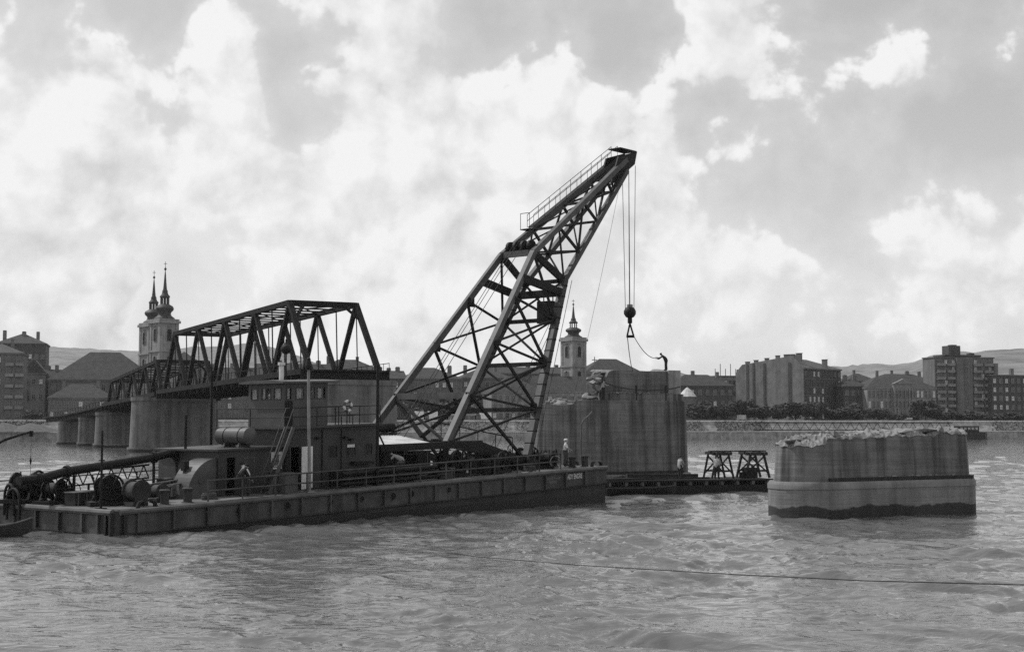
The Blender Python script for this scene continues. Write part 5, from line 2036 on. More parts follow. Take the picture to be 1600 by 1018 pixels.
def barge_things():
    # ---- tank lying across the engine house roof
    zt = 2.41
    c0, c1 = bw(9.7, 2.6, zt + .57), bw(9.7, 5.0, zt + .57)
    root = thing('fuel_tank', 'grey cylindrical tank lying on the low engine house roof', 'tank', bw(9.7, 3.8, zt))
    d = (c1 - c0).normalized()
    m = MB()
    m.tube([c0 - d * .1, c0 - d * .04, c0, c1, c1 + d * .04, c1 + d * .1], [.2, .38, .45, .45, .38, .2], 20)
    m.build('shell', 'tank_paint', root, True)
    for s in (.22, .72):
        p = c0.lerp(c1, s)
        MB().torus(p, d, .455, .025, 22, 5).build('strap', 'dark_steel', root)
        MB().hexa([p + BE * a - Vector((0, 0, .57)) + BN * b for a, b in ((-.4, -.06), (.4, -.06), (.4, .06), (-.4, .06))], [p + BE * a - Vector((0, 0, .25)) + BN * b for a, b in ((-.28, -.06), (.28, -.06), (.28, .06), (-.28, .06))]).build('saddle', 'tank_paint', root)
    # ---- stair from deck to upper deck
    root = thing('stair', 'steep steel stair leading up to the wheelhouse deck', 'stair', bw(10.2, 1.4, 0))
    a, b = bw(9.9, 1.55, .02), bw(11.45, 1.55, 3.36)
    w = BN * .6
    for o in (Vector(), w):
        MB().bar(a - w / 2 + o, b - w / 2 + o, .07, .2).build('stringer', 'house_light', root)
        MB().tube([a - w / 2 + o + Vector((0, 0, .9)), b - w / 2 + o + Vector((0, 0, 1.0))], .022, 6).build('handrail', 'house_light', root)
    for i in range(11):
        p = a.lerp(b, (i + .7) / 11.6)
        MB().box(p, .2, .56, .035, BANG).build('step', 'dark_steel', root)
    single(MB().box(bw(10.9, 1.0, .52), .85, .6, 1.0, BANG).box(bw(10.9, 1.0, 1.04), .95, .7, .06, BANG), 'deck_locker', 'house_light', 'upright grey deck box at the foot of the stair', 'box', bw(10.9, 1.0, .016))
    # ---- poles
    def pole(label, u, v, z0, z1, r, mt, parts=None, lean=0.0):
        p = thing('mast', label, 'mast', bw(u, v, 0))
        a_, b_ = bw(u, v, .0), bz(u - lean, v, z1)
        MB().tube([a_, b_], [r, r * .85], 10).build('pole', mt, p, True)
        MB().box(a_ + Vector((0, 0, .04)), .4, .4, .06, BANG).build('base_plate', mt, p)
        if parts:
            parts(p, a_, b_)
        return p
    pole('pale grey pole standing before the wheelhouse', 12.2, .8, 0, 8.0, .09, 'grey_pole',
         lambda p, a, b: MB().lathe(b, [(.15, -.1), (.17, .1), (.1, .5), (.03, .55)], 10).build('cap', 'dark_steel', p), .15)
    pole('dark pole at the forward corner of the deckhouse', 17.05, .8, 0, 8.3, .10, 'dark_steel',
         lambda p, a, b: MB().tube([b + Vector((0, 0, -3.6)), bw(19.0, .9, 0.02)], .05, 6).build('stay', 'dark_steel', p))
    pole('thin bare pole near the stern with pointed top', .2, 1.5, 0, 4.75, .06, 'dark_steel',
         lambda p, a, b: [MB().box(a.lerp(b, k), .3, .06, .06, BANG).build('cleat', 'dark_steel', p) for k in (.3, .62)])
    pole('short dark post astern of the drum casing', 7.7, 5.4, 0, 5.5, .08, 'dark_steel')
    pole('dark post on the far side behind the wheelhouse', 12.2, 9.2, 0, 7.9, .09, 'dark_steel',
         lambda p, a, b: MB().box(b, .3, .3, .3, BANG).build('lamp', 'dark_steel', p))
    # signal ball mast on the wheelhouse roof
    root = thing('signal_mast', 'short mast with a black signal ball above the wheelhouse', 'mast', bw(13.0, 5.0, 5.8))
    u, z = bpx(447, 545, 5.0)
    ball = bz(u, 5.0, z)
    foot = Vector((ball.x, ball.y, deck_z(u) + 5.82))
    MB().tube([foot, ball + Vector((0, 0, .55))], .05, 8).build('pole', 'dark_steel', root)
    m = MB()
    m.lathe(ball, [(.04, -.3), (.2, -.22), (.29, -.06), (.29, .08), (.2, .23), (.04, .3)], 14)
    m.build('ball', 'black_rubber', root, True)
    for s in (-1, 1):
        MB().tube([ball + Vector((0, 0, .5)), foot + BE * (s * .9)], .015, 5).build('stay', 'dark_steel', root)
    # ---- lifebuoy on the upper deck rail
    u, z = bpx(542.5, 634, 1.64)
    m = MB()
    m.torus(bz(u, 1.6, z), BN, .27, .075, 24, 8)
    for i, f in enumerate(m.f):
        seg = (i // 8) // 3
        m.m[i] = seg % 2
    single(m, 'lifebuoy', ['white_paint', 'tank_paint'], 'white lifebuoy hanging on the upper deck rail', 'lifebuoy', bz(u, 1.6, z - .34), None, True)
    # bench on upper deck
    root = thing('bench', 'slatted bench on the upper deck beside the wheelhouse', 'bench', bw(15.9, 2.2, 3.39))
    for k in range(3):
        MB().box(bw(15.9, 2.0 + .14 * k, 3.85), 1.0, .11, .03, BANG).build('slat', 'timber', root)
    for k in range(2):
        MB().box(bw(15.9, 2.5, 4.05 + .18 * k), 1.0, .03, .12, BANG).build('slat', 'timber', root)
    for du in (-.42, .42):
        for dv in (2.0, 2.48):
            MB().bar(bw(15.9 + du, dv, 3.39), bw(15.9 + du, dv, 3.83 if dv < 2.2 else 4.3), .05).build('leg', 'dark_steel', root)
    # ---- stern: big discharge pipe
    P = [bpx(x, y, 6)[0:2] for x, y in ((30, 751), (60, 748), (105, 736), (170, 726), (240, 714), (262, 708))]
    pts = [bz(u, 6, z) for u, z in P]
    root = thing('discharge_pipe', 'long thick pipe slanting over the stern with a bent end', 'pipe', bw(3.5, 6, 0))
    MB().tube(pts, .22, 16).build('pipe', 'dark_steel', root, True)
    e = pts[-1]
    bend = [e + (BE * .75 * math.sin(a) + Vector((0, 0, -.95 * (1 - math.cos(a)) + .14 * math.sin(a)))) for a in [i * math.pi / 2 / 8 for i in range(9)]]
    bend += [bend[-1] + Vector((0, 0, -.9))]
    MB().tube(bend, .22, 16).build('elbow', 'dark_steel', root, True)
    for k in (1, 2, 4):
        dd = (pts[k] - pts[k - 1]).normalized()
        MB().tube([pts[k] - dd * .09, pts[k] + dd * .09], .30, 18).build('flange', 'dark_steel', root)
    for s in (.35, .9):
        p = pts[0].lerp(pts[-1], s)
        MB().bar(Vector((p.x, p.y, deck_z(3) - .0)), p - Vector((0, 0, .2)), .12).build('support', 'dark_steel', root)

    # ---- winches
    def winch(label, u, v, s, rz=0.0, group='deck winches'):
        root = thing('winch', label, 'winch', bw(u, v, .016), group)
        X = (BE * math.cos(rz) + BN * math.sin(rz))
        Y = (-BE * math.sin(rz) + BN * math.cos(rz))
        o = bw(u, v, .016)

        def Q(x, y, z):
            return o + X * (x * s) + Y * (y * s) + Vector((0, 0, z * s))
        ang = BANG + rz
        MB().box(Q(0, 0, .08), 1.7 * s, 1.2 * s, .16 * s, ang).build('bedplate', 'dark_steel', root)
        for y in (-.5, .5):
            MB().hexa([Q(-.5, y - .05, .16), Q(.5, y - .05, .16), Q(.5, y + .05, .16), Q(-.5, y + .05, .16)], [Q(-.15, y - .05, 1.0), Q(.15, y - .05, 1.0), Q(.15, y + .05, 1.0), Q(-.15, y + .05, 1.0)]).build('side_frame', 'dark_steel', root)
        MB().tube([Q(0, -.44, .75), Q(0, .44, .75)], .27 * s, 16).build('drum', 'rope', root, True)
        for y in (-.42, .42):
            MB().tube([Q(0, y - .03, .75), Q(0, y + .03, .75)], .45 * s, 20).build('drum_flange', 'dark_steel', root)
        gw = MB()
        gw.torus(Q(0, -.62, .75), Y, .5 * s, .05 * s, 24, 6)
        for k in range(6):
            a = k * math.pi / 3
            gw.bar(Q(0, -.62, .75), Q(.5 * math.cos(a), -.62, .75 + .5 * math.sin(a)), .06 * s)
        gw.build('gear_wheel', 'dark_steel', root)
        MB().box(Q(.65, .1, .45), .5 * s, .6 * s, .6 * s, ang).build('motor', 'dark_steel', root)
        MB().tube([Q(-.5, -.3, .16), Q(-.7, -.3, 1.25)], .03 * s, 6).build('lever', 'dark_steel', root)
        MB().tube([Q(-.45, .1, .16), Q(-.55, .1, 1.15)], .03 * s, 6).build('lever', 'dark_steel', root)
    winch('dark winch at the far stern corner under the pipe end', .6, 8.8, 1.25, .4)
    winch('dark winch amidships of the stern below the pipe', .9, 6.6, 1.0, .2)
    winch('geared winch beside the thin stern pole', 1.7, 3.3, 1.15, -.3)
    winch('big winch under the crane base near the rail', 24.3, 2.2, 1.3, 0)
    winch('winch behind the rail right of the crane base', 28.0, 1.9, 1.1, .2)
    winch('winch at the foot of the boom', 32.6, 3.4, 1.1, -.2)
    winch('bow winch with spoked wheel near the white-capped man', 33.2, 2.1, .95, .5)
    # ---- cable reels
    def reel(label, u, v, r, w):
        root = thing('cable_reel', label, 'reel', bw(u, v, .016), 'cable reels on the stern deck')
        c = bw(u, v, r + .22)
        a, b = c - BN * (w / 2), c + BN * (w / 2)
        MB().tube([a, b], r * .8, 18).build('coiled_cable', 'rope', root, True)
        for p, s in ((a, -1), (b, 1)):
            MB().tube([p, p + BN * (s * .06)], r, 22).build('flange', 'dark_timber', root)
        for k in (-1, 1):
            MB().bar(bw(u, v, .016) + BE * k * r * .6 + BN * (-w / 2), bw(u, v, .016) + BE * k * r * .6 + BN * (w / 2), .2, .4).build('chock', 'dark_timber', root)
    reel('large dark cable reel near the stern bollards', 2.0, 1.35, .52, .75)
    reel('small cable reel behind the stern bollards', 3.9, 2.3, .36, .6)
    # ---- heap of gear amidships of the stern: canvas, planks, coils
    rnd = random.Random(21)
    for i, (u, v, h, L, a, mt) in enumerate(((4.2, 4.2, .5, 3.2, .3, 'pale_timber'), (4.6, 4.0, .62, 3.0, .5, 'timber'), (3.6, 4.6, .35, 3.4, .1, 'pale_timber'), (5.2, 4.4, .8, 2.6, .6, 'timber'), (3.2, 3.6, .3, 2.8, -.2, 'dark_timber'))):
        p = bw(u, v, h)
        d = (BE * math.cos(a) - BN * math.sin(a))
        single(MB().bar(p - d * L / 2 - Vector((0, 0, .22)), p + d * L / 2 + Vector((0, 0, .2)), .28, .06), 'plank', mt,
               ['pale plank on the stern heap, lowest of the sloping ones', 'grey plank crossing the stern heap', 'long pale plank at the foot of the stern heap', 'short plank on top of the stern heap by the drum casing', 'dark plank lying behind the cable reels'][i], 'plank', p, 'planks on the stern heap')
    m = MB()
    n = 14
    vs, fs = [], []
    for i in range(n):
        for j in range(n):
            x, y = i / (n - 1) * 2 - 1, j / (n - 1) * 2 - 1
            z = .95 * max(0, 1 - (x * x * .9 + y * y * .9)) ** .7 + .22 * mnoise.noise(Vector((x * 2.5, y * 2.5, 1))) * (1 - max(abs(x), abs(y)))
            vs.append(bw(5.0 + x * 1.6, 6.6 + y * 1.2, .017 + max(0, z)))
    for i in range(n - 1):
        for j in range(n - 1):
            a = i * n + j
            fs.append((a, a + n, a + n + 1, a + 1))
    m.add(vs, fs)
    single(m, 'tarpaulin', 'canvas', 'crumpled canvas tarpaulin over gear under the pipe elbow', 'tarpaulin', bw(5, 6.6, .016), None, False)
    for i, (u, v, R) in enumerate(((2.6, 5.2, .42), (3.4, 7.2, .5), (6.2, 1.3, .38), (22.6, 1.0, .4), (30.4, 1.2, .4))):
        m = MB()
        for k in range(4):
            m.torus(bw(u, v, .07 + k * .075) + BE * rnd.uniform(-.04, .04), (0, 0, 1), R - .02 * k, .045, 20, 6)
        single(m, 'rope_coil', 'rope', ['coiled rope behind the stern reels', 'big rope coil below the slanting pipe', 'rope coil inside the near railing by the drum casing', 'rope coil beside the pipe bundle', 'rope coil inside the railing near the bow'][i], 'rope', bw(u, v, .016), 'rope coils on deck')
    # lattice girder lying on the far stern deck
    root = thing('spare_girder', 'light zigzag lattice girder lying along the far stern rail', 'girder', bw(4, 9.6, .02))
    a, b = bw(1.0, 9.6, .55), bw(8.4, 9.6, .75)
    U = Vector((0, 0, .7))
    MB().bar(a, b, .08).build('bottom_chord', 'dark_steel', root)
    MB().bar(a + U, b + U, .1).build('top_chord', 'dark_steel', root)
    for i in range(11):
        p, q, r = a.lerp(b, i / 11), a.lerp(b, (i + .5) / 11), a.lerp(b, (i + 1) / 11)
        MB().bar(p, q + U, .05).build('diagonal', 'dark_steel', root)
        MB().bar(q + U, r, .05).build('diagonal', 'dark_steel', root)
    for s in (.05, .5, .95):
        p = a.lerp(b, s)
        MB().bar(Vector((p.x, p.y, p.z - .62)), p, .1).build('leg', 'dark_steel', root)
    # davit over the stern at the far corner
    root = thing('davit', 'curved davit arm with hanging line at the left edge', 'davit', bw(.6, 10.9, 0))
    pts = [on_plane(x, y, bw(.5, 10.9, 0), BN) for x, y in ((-14, 790), (-14, 712), (-8, 695), (6, 687), (28, 680), (49, 674))]
    MB().tube(pts, [.11, .1, .09, .08, .07, .06], 8).build('arm', 'dark_steel', root, True)
    hk = pts[-1]
    MB().box(hk - Vector((0, 0, .1)), .16, .16, .3).build('block', 'dark_steel', root)
    MB().tube([hk, hk - Vector((0, 0, 2.8))], .012, 5).build('line', 'rope', root)
    MB().lathe(hk - Vector((0, 0, 1.5)), [(.02, -.2), (.06, 0), (.02, .2)], 8).build('weight', 'dark_steel', root)
    # stern fender hoops
    for i, (x, w) in enumerate(((22, 1.15), (14, .9))):
        p = on_plane(x, 800, A + BE * -.2, BE)
        v = (p - A).dot(BN)
        m = MB()
        pts = [bw(-.25 + .05 * i, v + w * .5 * math.cos(t), .15 + .62 * math.sin(t) + .2 * i) for t in [math.pi * k / 12 for k in range(13)]]
        pts = [pts[0] - Vector((0, 0, .9))] + pts + [pts[-1] - Vector((0, 0, .9))]
        m.tube(pts, .07, 8)
        single(m, 'fender_hoop', 'black_rubber', ['large black hoop standing on the stern edge above the rowing boat', 'smaller black hoop behind the large one on the stern edge'][i], 'hoop', bw(-.2, v, -.5), 'stern hoops', True)
    # pipes stacked inside the railing
    for i in range(3):
        m = MB()
        a, b = bw(14.6, .95 + .0 * i, .22 + .27 * i), bw(22.2 - i * .15, 1.0, .22 + .27 * i)
        m.tube([a, b], .13, 12)
        single(m, 'steel_pipe', 'dark_steel', ['lowest of three long pipes stacked behind the railing', 'middle of three long pipes stacked behind the railing', 'topmost of three long pipes stacked behind the railing'][i], 'pipe', a, 'pipes stacked behind the railing', True)
    # canopy shed forward of the deckhouse
    root = thing('canopy', 'pale corrugated roof over the machinery forward of the deckhouse', 'canopy', bw(21, 4, 0))
    m = MB()
    n = 44
    vs, fs = [], []
    for i in range(n + 1):
        u = 18.9 + 4.9 * i / n
        for j in range(5):
            v = 2.2 + 4.0 * j / 4
            z = 1.98 + .62 * (j / 4) + .028 * (1 if i % 2 else -1)
            vs.append(bw(u, v, z - .05 * (u - 18.9) * .5))
    k = len(vs)
    vs += [p - Vector((0, 0, .02)) for p in vs]
    for i in range(n):
        for j in range(4):
            a = i * 5 + j
            fs += [(a, a + 5, a + 6, a + 1), (k + a, k + a + 1, k + a + 6, k + a + 5)]
    m.add(vs, fs)
    m.build('roof_sheet', 'corrugated', root)
    for (u, v) in ((19.0, 2.3), (23.6, 2.3), (19.0, 6.0), (23.6, 6.0)):
        MB().bar(bw(u, v, .016), bw(u, v, 1.85 + .15 * (v - 2.2)), .1).build('post', 'dark_steel', root)
    MB().bar(bw(18.95, 2.25, 1.88), bw(23.75, 2.25, 1.80), .1, .14).build('beam', 'dark_steel', root)
    for i, u0 in enumerate((19.7, 21.5)):
        v = 6.6
        a, b = bw(u0 + .7, v, 2.95), bw(u0 + 2.35, v, 2.95)
        single(MB().tube([a - BE * .05, a, b, b + BE * .05], [.2, .27, .27, .2], 16), 'gas_bottle', 'dark_steel', ['left of two drums lying on the machinery canopy', 'right of two drums lying on the machinery canopy'][i], 'drum', a - Vector((0, 0, .27)), 'drums on the canopy', True)
    single(MB().box(bw(21.5, 6.6, 2.55), 4.6, .9, .22, BANG).box(bw(20, 6.6, 1.25), .2, .2, 2.46, BANG).box(bw(23, 6.6, 1.25), .2, .2, 2.46, BANG), 'drum_rack', 'dark_steel', 'dark rack holding the two drums above the canopy', 'rack', bw(21.5, 6.6, .016))
    # engine under the canopy
    root = thing('engine', 'dark bulky engine under the corrugated canopy', 'engine', bw(21.6, 4.6, .016))
    MB().box(bw(21.6, 4.6, .75), 3.2, 1.6, 1.3, BANG).build('block', 'dark_steel', root)
    MB().tube([bw(20.0, 4.6, .8), bw(19.8, 4.6, .8)], .75, 22).build('flywheel', 'dark_steel', root)
    for k in range(4):
        MB().lathe(bw(20.6 + .65 * k, 4.6, 1.4), [(.22, 0), (.22, .25), (.12, .3)], 10).build('cylinder_head', 'dark_steel', root)
    MB().box(bw(21.6, 4.6, .06), 3.6, 2.0, .09, BANG).build('bedplate', 'dark_steel', root)
    # oil drums and hose gear near the bow
    drum = MB()
    drum.lathe((0, 0, 0), [(.28, 0), (.29, .03), (.285, .3), (.30, .31), (.30, .34), (.285, .35), (.285, .6), (.30, .61), (.30, .64), (.285, .65), (.29, .86), (.27, .88)], 16)
    dm = drum.mesh('oil_drum', 'dark_steel', True)
    for i, (u, v) in enumerate(((26.4, 1.2), (27.1, 1.1), (30.9, 2.2), (31.6, 2.0), (25.7, 1.6))):
        o = piece('oil_drum', dm, None, bw(u, v, .016)) if False else bpy.data.objects.new('oil_drum', dm)
        COL.objects.link(o)
        o.location = bw(u, v, .016)
        tag(o, ['oil drum behind the rail below the near crane leg', 'oil drum right of the one below the near crane leg', 'oil drum at the foot of the boom, left of two', 'oil drum at the foot of the boom, right of two', 'oil drum standing a little behind the others by the rail'][i], 'drum', 'oil drums on deck')
    for i, (px, py, v, s) in enumerate(((797, 722, 3.2, 1.0), (838, 707, 2.8, .8), (852, 708, 2.6, .7))):
        u, z = bpx(px, py, v)
        c = bw(u, v, 0)
        root = thing('deck_machine', ['dark pump unit at the boom foot', 'small pump unit near the bow winch', 'control stand near the bow'][i], 'machine', bw(u, v, .016), 'bow deck machines')
        MB().box(c + Vector((0, 0, .35 * s)), .8 * s, .6 * s, .66 * s, BANG).build('base', 'dark_steel', root)
        MB().tube([c + Vector((0, 0, .85 * s)) - BE * .3 * s, c + Vector((0, 0, .85 * s)) + BE * .3 * s], .26 * s, 12).build('motor', 'dark_steel', root, True)
        MB().tube([c + Vector((0, 0, .7 * s)), c + Vector((0, 0, 1.35 * s))], .05, 6).build('column', 'dark_steel', root)
        MB().torus(c + Vector((0, 0, 1.35 * s)), BN, .22 * s, .03, 16, 5).build('handwheel', 'dark_steel', root)
    u, z = bpx(868, 722, 1.4)
    root = thing('handwheel', 'spoked wheel standing upright near the bow railing', 'wheel', bw(u, 1.4, .016))
    c = bw(u, 1.4, .42)
    MB().torus(c, BN + BE * .4, .38, .04, 26, 6).build('rim', 'grey_pole', root)
    for k in range(6):
        d, s_, t_ = frame_of(BN + BE * .4)
        a = k * math.pi / 3
        MB().bar(c, c + s_ * .38 * math.cos(a) + t_ * .38 * math.sin(a), .03).build('spoke', 'dark_steel', root)
    # goose-neck vent pipe at the bow
    pts = [on_plane(x, y, bw(35, 5.5, 0), BN) for x, y in ((908, 722), (908, 690), (908, 664), (912, 656), (921, 648), (925, 643))]
    pts[0].z = deck_z(36)
    single(MB().tube(pts, .06, 8), 'vent_pipe', 'tank_paint', 'thin bent pipe rising from the bow in front of the tall pier', 'pipe', pts[0], None, True)


barge_things()


def deck_clutter():
    rnd = random.Random(77)
    # hoses snaking over the stern and bow decks
    spots = [((1.2, 2.2), (5.8, 3.4), 'black hose snaking past the stern reels'), ((.8, 5.2), (6.4, 5.6), 'black hose under the slanting pipe'), ((1.0, 7.6), (6.8, 8.4), 'black hose along the far stern deck'),
             ((23.4, 1.2), (29.8, 1.5), 'hose lying inside the railing below the crane'), ((29.5, 3.0), (34.6, 2.9), 'hose lying across the bow deck'), ((12.4, 1.0), (18.8, 1.5), 'hose lying along the deckhouse wall')]
    for (a, b, lb) in spots:
        pts = []
        for i in range(26):
            t = i / 25
            pts.append(bw(a[0] + (b[0] - a[0]) * t + .25 * math.sin(9 * t + a[0]), a[1] + (b[1] - a[1]) * t + .35 * math.sin(14 * t + a[1]), .07 + .05 * abs(math.sin(20 * t))))
        single(MB().tube(pts, .05, 7), 'hose', 'black_rubber', lb, 'hose', pts[0], 'hoses on deck', True)
    # crates and boxes
    for (u, v, w, d, h, r, lb) in ((.9, 4.6, .9, .7, .6, .2, 'dark box beside the stern winch'), (2.6, 6.3, 1.1, .8, .5, -.2, 'low dark box under the middle of the pipe'), (6.5, 5.2, .8, .8, .9, .1, 'square dark box by the drum casing'),
                                   (25.3, 8.2, 1.8, 1.2, 1.5, 0, 'tall dark box under the crane base, left one'), (27.2, 8.0, 1.6, 1.2, 1.3, 0, 'tall dark box under the crane base, right one'), (22.9, 7.2, 1.4, 1.6, 1.6, 0, 'dark housing behind the engine'),
                                   (29.2, 3.2, 1.2, .9, .8, .3, 'dark box behind the rail right of the winch'), (30.3, 5.4, 1.4, 1.4, 1.0, 0, 'dark machinery box between the boom feet'), (23.4, 1.5, .7, .6, .55, .4, 'small box beside the pipe bundle')):
        root = thing('crate', lb, 'crate', bw(u, v, .016), 'boxes on deck')
        c = bw(u, v, .016)
        MB().box(c + Vector((0, 0, h / 2)), w, d, h, BANG + r).build('body', 'dark_timber', root)
        MB().box(c + Vector((0, 0, h + .025)), w + .08, d + .08, .05, BANG + r).build('lid', 'timber', root)
        for k in (-.3, .3):
            X = Vector((math.cos(BANG + r), math.sin(BANG + r), 0))
            Y = Vector((-X.y, X.x, 0))
            MB().box(c + X * (k * w) - Y * (d / 2 + .02) + Vector((0, 0, h / 2)), .08, .03, h * .96, BANG + r).build('batten', 'timber', root)
    # bent rods and hoops leaning on the stern winches
    for (u, v, R, lb) in ((1.4, 8.9, .48, 'large wire hoop leaning at the far stern corner'), (3.2, 8.5, .4, 'wire hoop standing beyond the middle of the slanting pipe'), (5.3, 8.9, .3, 'small wire hoop standing beyond the pipe elbow')):
        single(MB().torus(bw(u, v, R + .03), BE * rnd.uniform(-.6, .6) + BN, R, .025, 22, 5), 'wire_hoop', 'dark_steel', lb, 'hoop', bw(u, v, .016), 'wire hoops on the far stern deck')


deck_clutter()


# ================================================================== THE CRANE
def hw(z):
    return float(np.interp(z, [2.5, 3.9, 6.8, 16.4, 24.6], [3.75, 3.6, 3.35, 1.42, .45]))


def cn(u, z, s):
    return bz(u, VC + s * hw(z), z)


def build_crane():
    root = thing('lattice_crane', 'tall bent lattice crane boom rising from the barge', 'crane', bw(28, VC, 0))
    T = [(24.0, 3.95), (26.4, 6.82), (29.3, 10.2), (31.9, 13.25), (34.6, 16.45)]
    Bt = [(31.1, 2.75), (32.6, 6.0), (34.1, 9.0), (35.75, 12.0), (37.4, 14.75)]
    TU = [(34.6, 16.45), (37.6, 18.5), (40.6, 20.55), (43.6, 22.6), (46.3, 24.45)]
    BU = [(37.4, 14.75), (39.5, 17.0), (42.0, 19.35), (44.1, 21.75), (46.2, 23.6)]
    for s in (-1, 1):
        def seg(L, i):
            return cn(*L[i], s), cn(*L[i + 1], s)
        # chords
        a, b = cn(*T[0], s), cn(*T[-1], s)
        MB().bar(a, b, .32, .40, 0, (0, 0, 1)).build('top_chord', 'crane_steel', root)
        MB().bar(b, cn(*TU[-1], s), .34, .38, 0, (0, 0, 1)).build('top_chord', 'crane_steel', root)
        a, b = cn(*Bt[0], s), cn(*Bt[-1], s)
        MB().bar(a, b, .38, .44, 0, BN).build('bottom_chord', 'crane_dark', root)
        MB().bar(b, cn(*BU[-1], s), .34, .36, 0, BN).build('bottom_chord', 'crane_dark', root)
        # batten plates along the lower chord
        for k in range(16):
            p = a.lerp(b, (k + .5) / 16)
            MB().box(p, .45, .48, .10, BANG).build('batten', 'dark_steel', root)
        # struts and diagonals of the lower truss
        for i in range(1, 5):
            MB().bar(cn(*T[i], s), cn(*Bt[i], s), .12 if i < 4 else .24, .14 if i < 4 else .45).build('strut', 'dark_steel', root)
        for i in range(4):
            MB().bar(cn(*T[i + 1], s), cn(*Bt[i], s), .16).build('diagonal', 'dark_steel', root)
            if i in (0, 1, 2):
                MB().bar(cn(*T[i], s), cn(*Bt[i + 1], s), .13).build('diagonal', 'dark_steel', root)
        MB().bar(cn(*T[0], s), cn(*Bt[0], s), .3, .4).build('foot_beam', 'dark_steel', root)
        for i in range(1, 5):
            for L in (T, Bt):
                p = cn(*L[i], s)
                MB().box(p - BN * (s * .245) + (BE * .12 - Vector((0, 0, .12))) * (1 if L is T else -1), .62, .03, .62, BANG).build('gusset_plate', 'dark_steel', root)
        # upper truss
        for i in range(1, 4):
            MB().bar(cn(*TU[i], s), cn(*BU[i], s), .16).build('strut', 'dark_steel', root)
        for i in range(4):
            MB().bar(cn(*TU[i], s), cn(*BU[i + 1], s), .13).build('diagonal', 'dark_steel', root)
            MB().bar(cn(*BU[i], s), cn(*TU[i + 1], s), .13).build('diagonal', 'dark_steel', root)
    # members across, between the two trusses
    for L, w in ((T, .26), (Bt, .18)):
        for i in range(1, 5):
            if L is T and i in (2, 3):
                continue
            MB().bar(cn(*L[i], -1), cn(*L[i], 1), w, w * 1.5).build('cross_strut', 'crane_steel' if L is T else 'dark_steel', root)
    for i in range(1, 4):
        MB().bar(cn(*Bt[i], -1), cn(*Bt[i + 1], 1), .12).build('cross_brace', 'dark_steel', root)
        MB().bar(cn(*Bt[i], 1), cn(*Bt[i + 1], -1), .12).build('cross_brace', 'dark_steel', root)
    for i in range(5):
        MB().bar(cn(*TU[i], -1), cn(*TU[i], 1), .16).build('cross_strut', 'dark_steel', root)
        MB().bar(cn(*BU[i], -1), cn(*BU[i], 1), .16).build('cross_strut', 'dark_steel', root)
        if i < 4:
            MB().bar(cn(*BU[i], -1), cn(*BU[i + 1], 1), .1).build('cross_brace', 'dark_steel', root)
            MB().bar(cn(*TU[i], 1), cn(*TU[i + 1], -1), .1).build('cross_brace', 'dark_steel', root)
    mid = bz(25.6, VC, 4.3)
    for s in (-1, 1):
        MB().bar(mid, cn(*T[1], s), .2).build('knee_brace', 'dark_steel', root)
        MB().bar(cn(*T[0], -s), cn(*T[1], s), .14).build('knee_brace', 'dark_steel', root)
    # cross frames inside the trunk
    for i in (1, 2, 3):
        MB().bar(cn(*T[i], -1), cn(*Bt[i], 1), .12).build('sway_brace', 'dark_steel', root)
    # second deep beam below the knee, and platform with sheaves
    a, b = (33.1, 14.6), (36.9, 13.9)
    for s in (-1, 1):
        MB().bar(cn(*a, s), cn(*b, s), .3, .5).build('strut', 'dark_steel', root)
    MB().bar(cn(*b, -1), cn(*b, 1), .3, .5).build('cross_strut', 'dark_steel', root)
    sh = bpy.data.objects.new('sheave_set', None)
    COL.objects.link(sh)
    sh.parent = root
    for v in (-.9, -.3, .35, .95):
        c = bz(35.0, VC + v, 16.95)
        MB().tube([c - BN * .09, c + BN * .09], .42, 20).build('sheave', 'dark_steel', sh)
    MB().bar(bz(35.0, VC - 1.4, 16.95), bz(35.0, VC + 1.4, 16.95), .14).build('axle', 'dark_steel', sh)
    # counterweight box hanging inside the boom
    c = bz(36.9, VC - .8, 12.6)
    MB().box(c, 1.0, 1.2, 1.5, BANG).build('counterweight', 'dark_steel', root)
    for dv in (-.4, .4):
        MB().bar(c + BN * dv + Vector((0, 0, .7)), c + BN * dv + Vector((0, 0, 1.7)), .08).build('hanger', 'dark_steel', root)
    # head
    hd = MB()
    h0, h1 = (44.6, 23.4), (47.3, 24.9)
    for s in (-1, 1):
        y = VC + s * .55
        hd.add([bz(44.2, y - .06, 22.2), bz(44.2, y + .06, 22.2), bz(47.2, y + .06, 24.2), bz(47.2, y - .06, 24.2), bz(47.5, y - .06, 25.2), bz(47.5, y + .06, 25.2), bz(45.2, y + .06, 24.5), bz(45.2, y - .06, 24.5)],
               [(0, 1, 2, 3), (3, 2, 5, 4), (4, 5, 6, 7), (7, 6, 1, 0), (0, 3, 4, 7), (1, 6, 5, 2)])
    hd.build('head_plate', 'dark_steel', root)
    for u, z in ((47.2, 24.5), (46.5, 24.1)):
        for v in (-.3, .3):
            c = bz(u, VC + v, z)
            MB().tube([c - BN * .08, c + BN * .08], .34, 18).build('sheave', 'dark_steel', root)
    MB().box(bz(46.5, VC, 25.2), 2.0, 1.1, .08, BANG).build('head_platform', 'dark_steel', root)
    # walkway and rail up the upper far chord
    wk = bpy.data.objects.new('walkway', None)
    COL.objects.link(wk)
    wk.parent = root
    s = 1
    a, b = cn(*TU[0], s) + BN * .12 + Vector((0, 0, .24)), cn(*TU[-1], s) + BN * .12 + Vector((0, 0, .24))
    a = a.lerp(b, .25)
    MB().bar(a, b, .5, .06).build('tread_board', 'dark_steel', wk)
    n = 8
    off = BN * .3
    for i in range(n + 1):
        p = a.lerp(b, i / n) + off
        MB().bar(p, p + Vector((0, 0, .88)), .035).build('rail_post', 'dark_steel', wk)
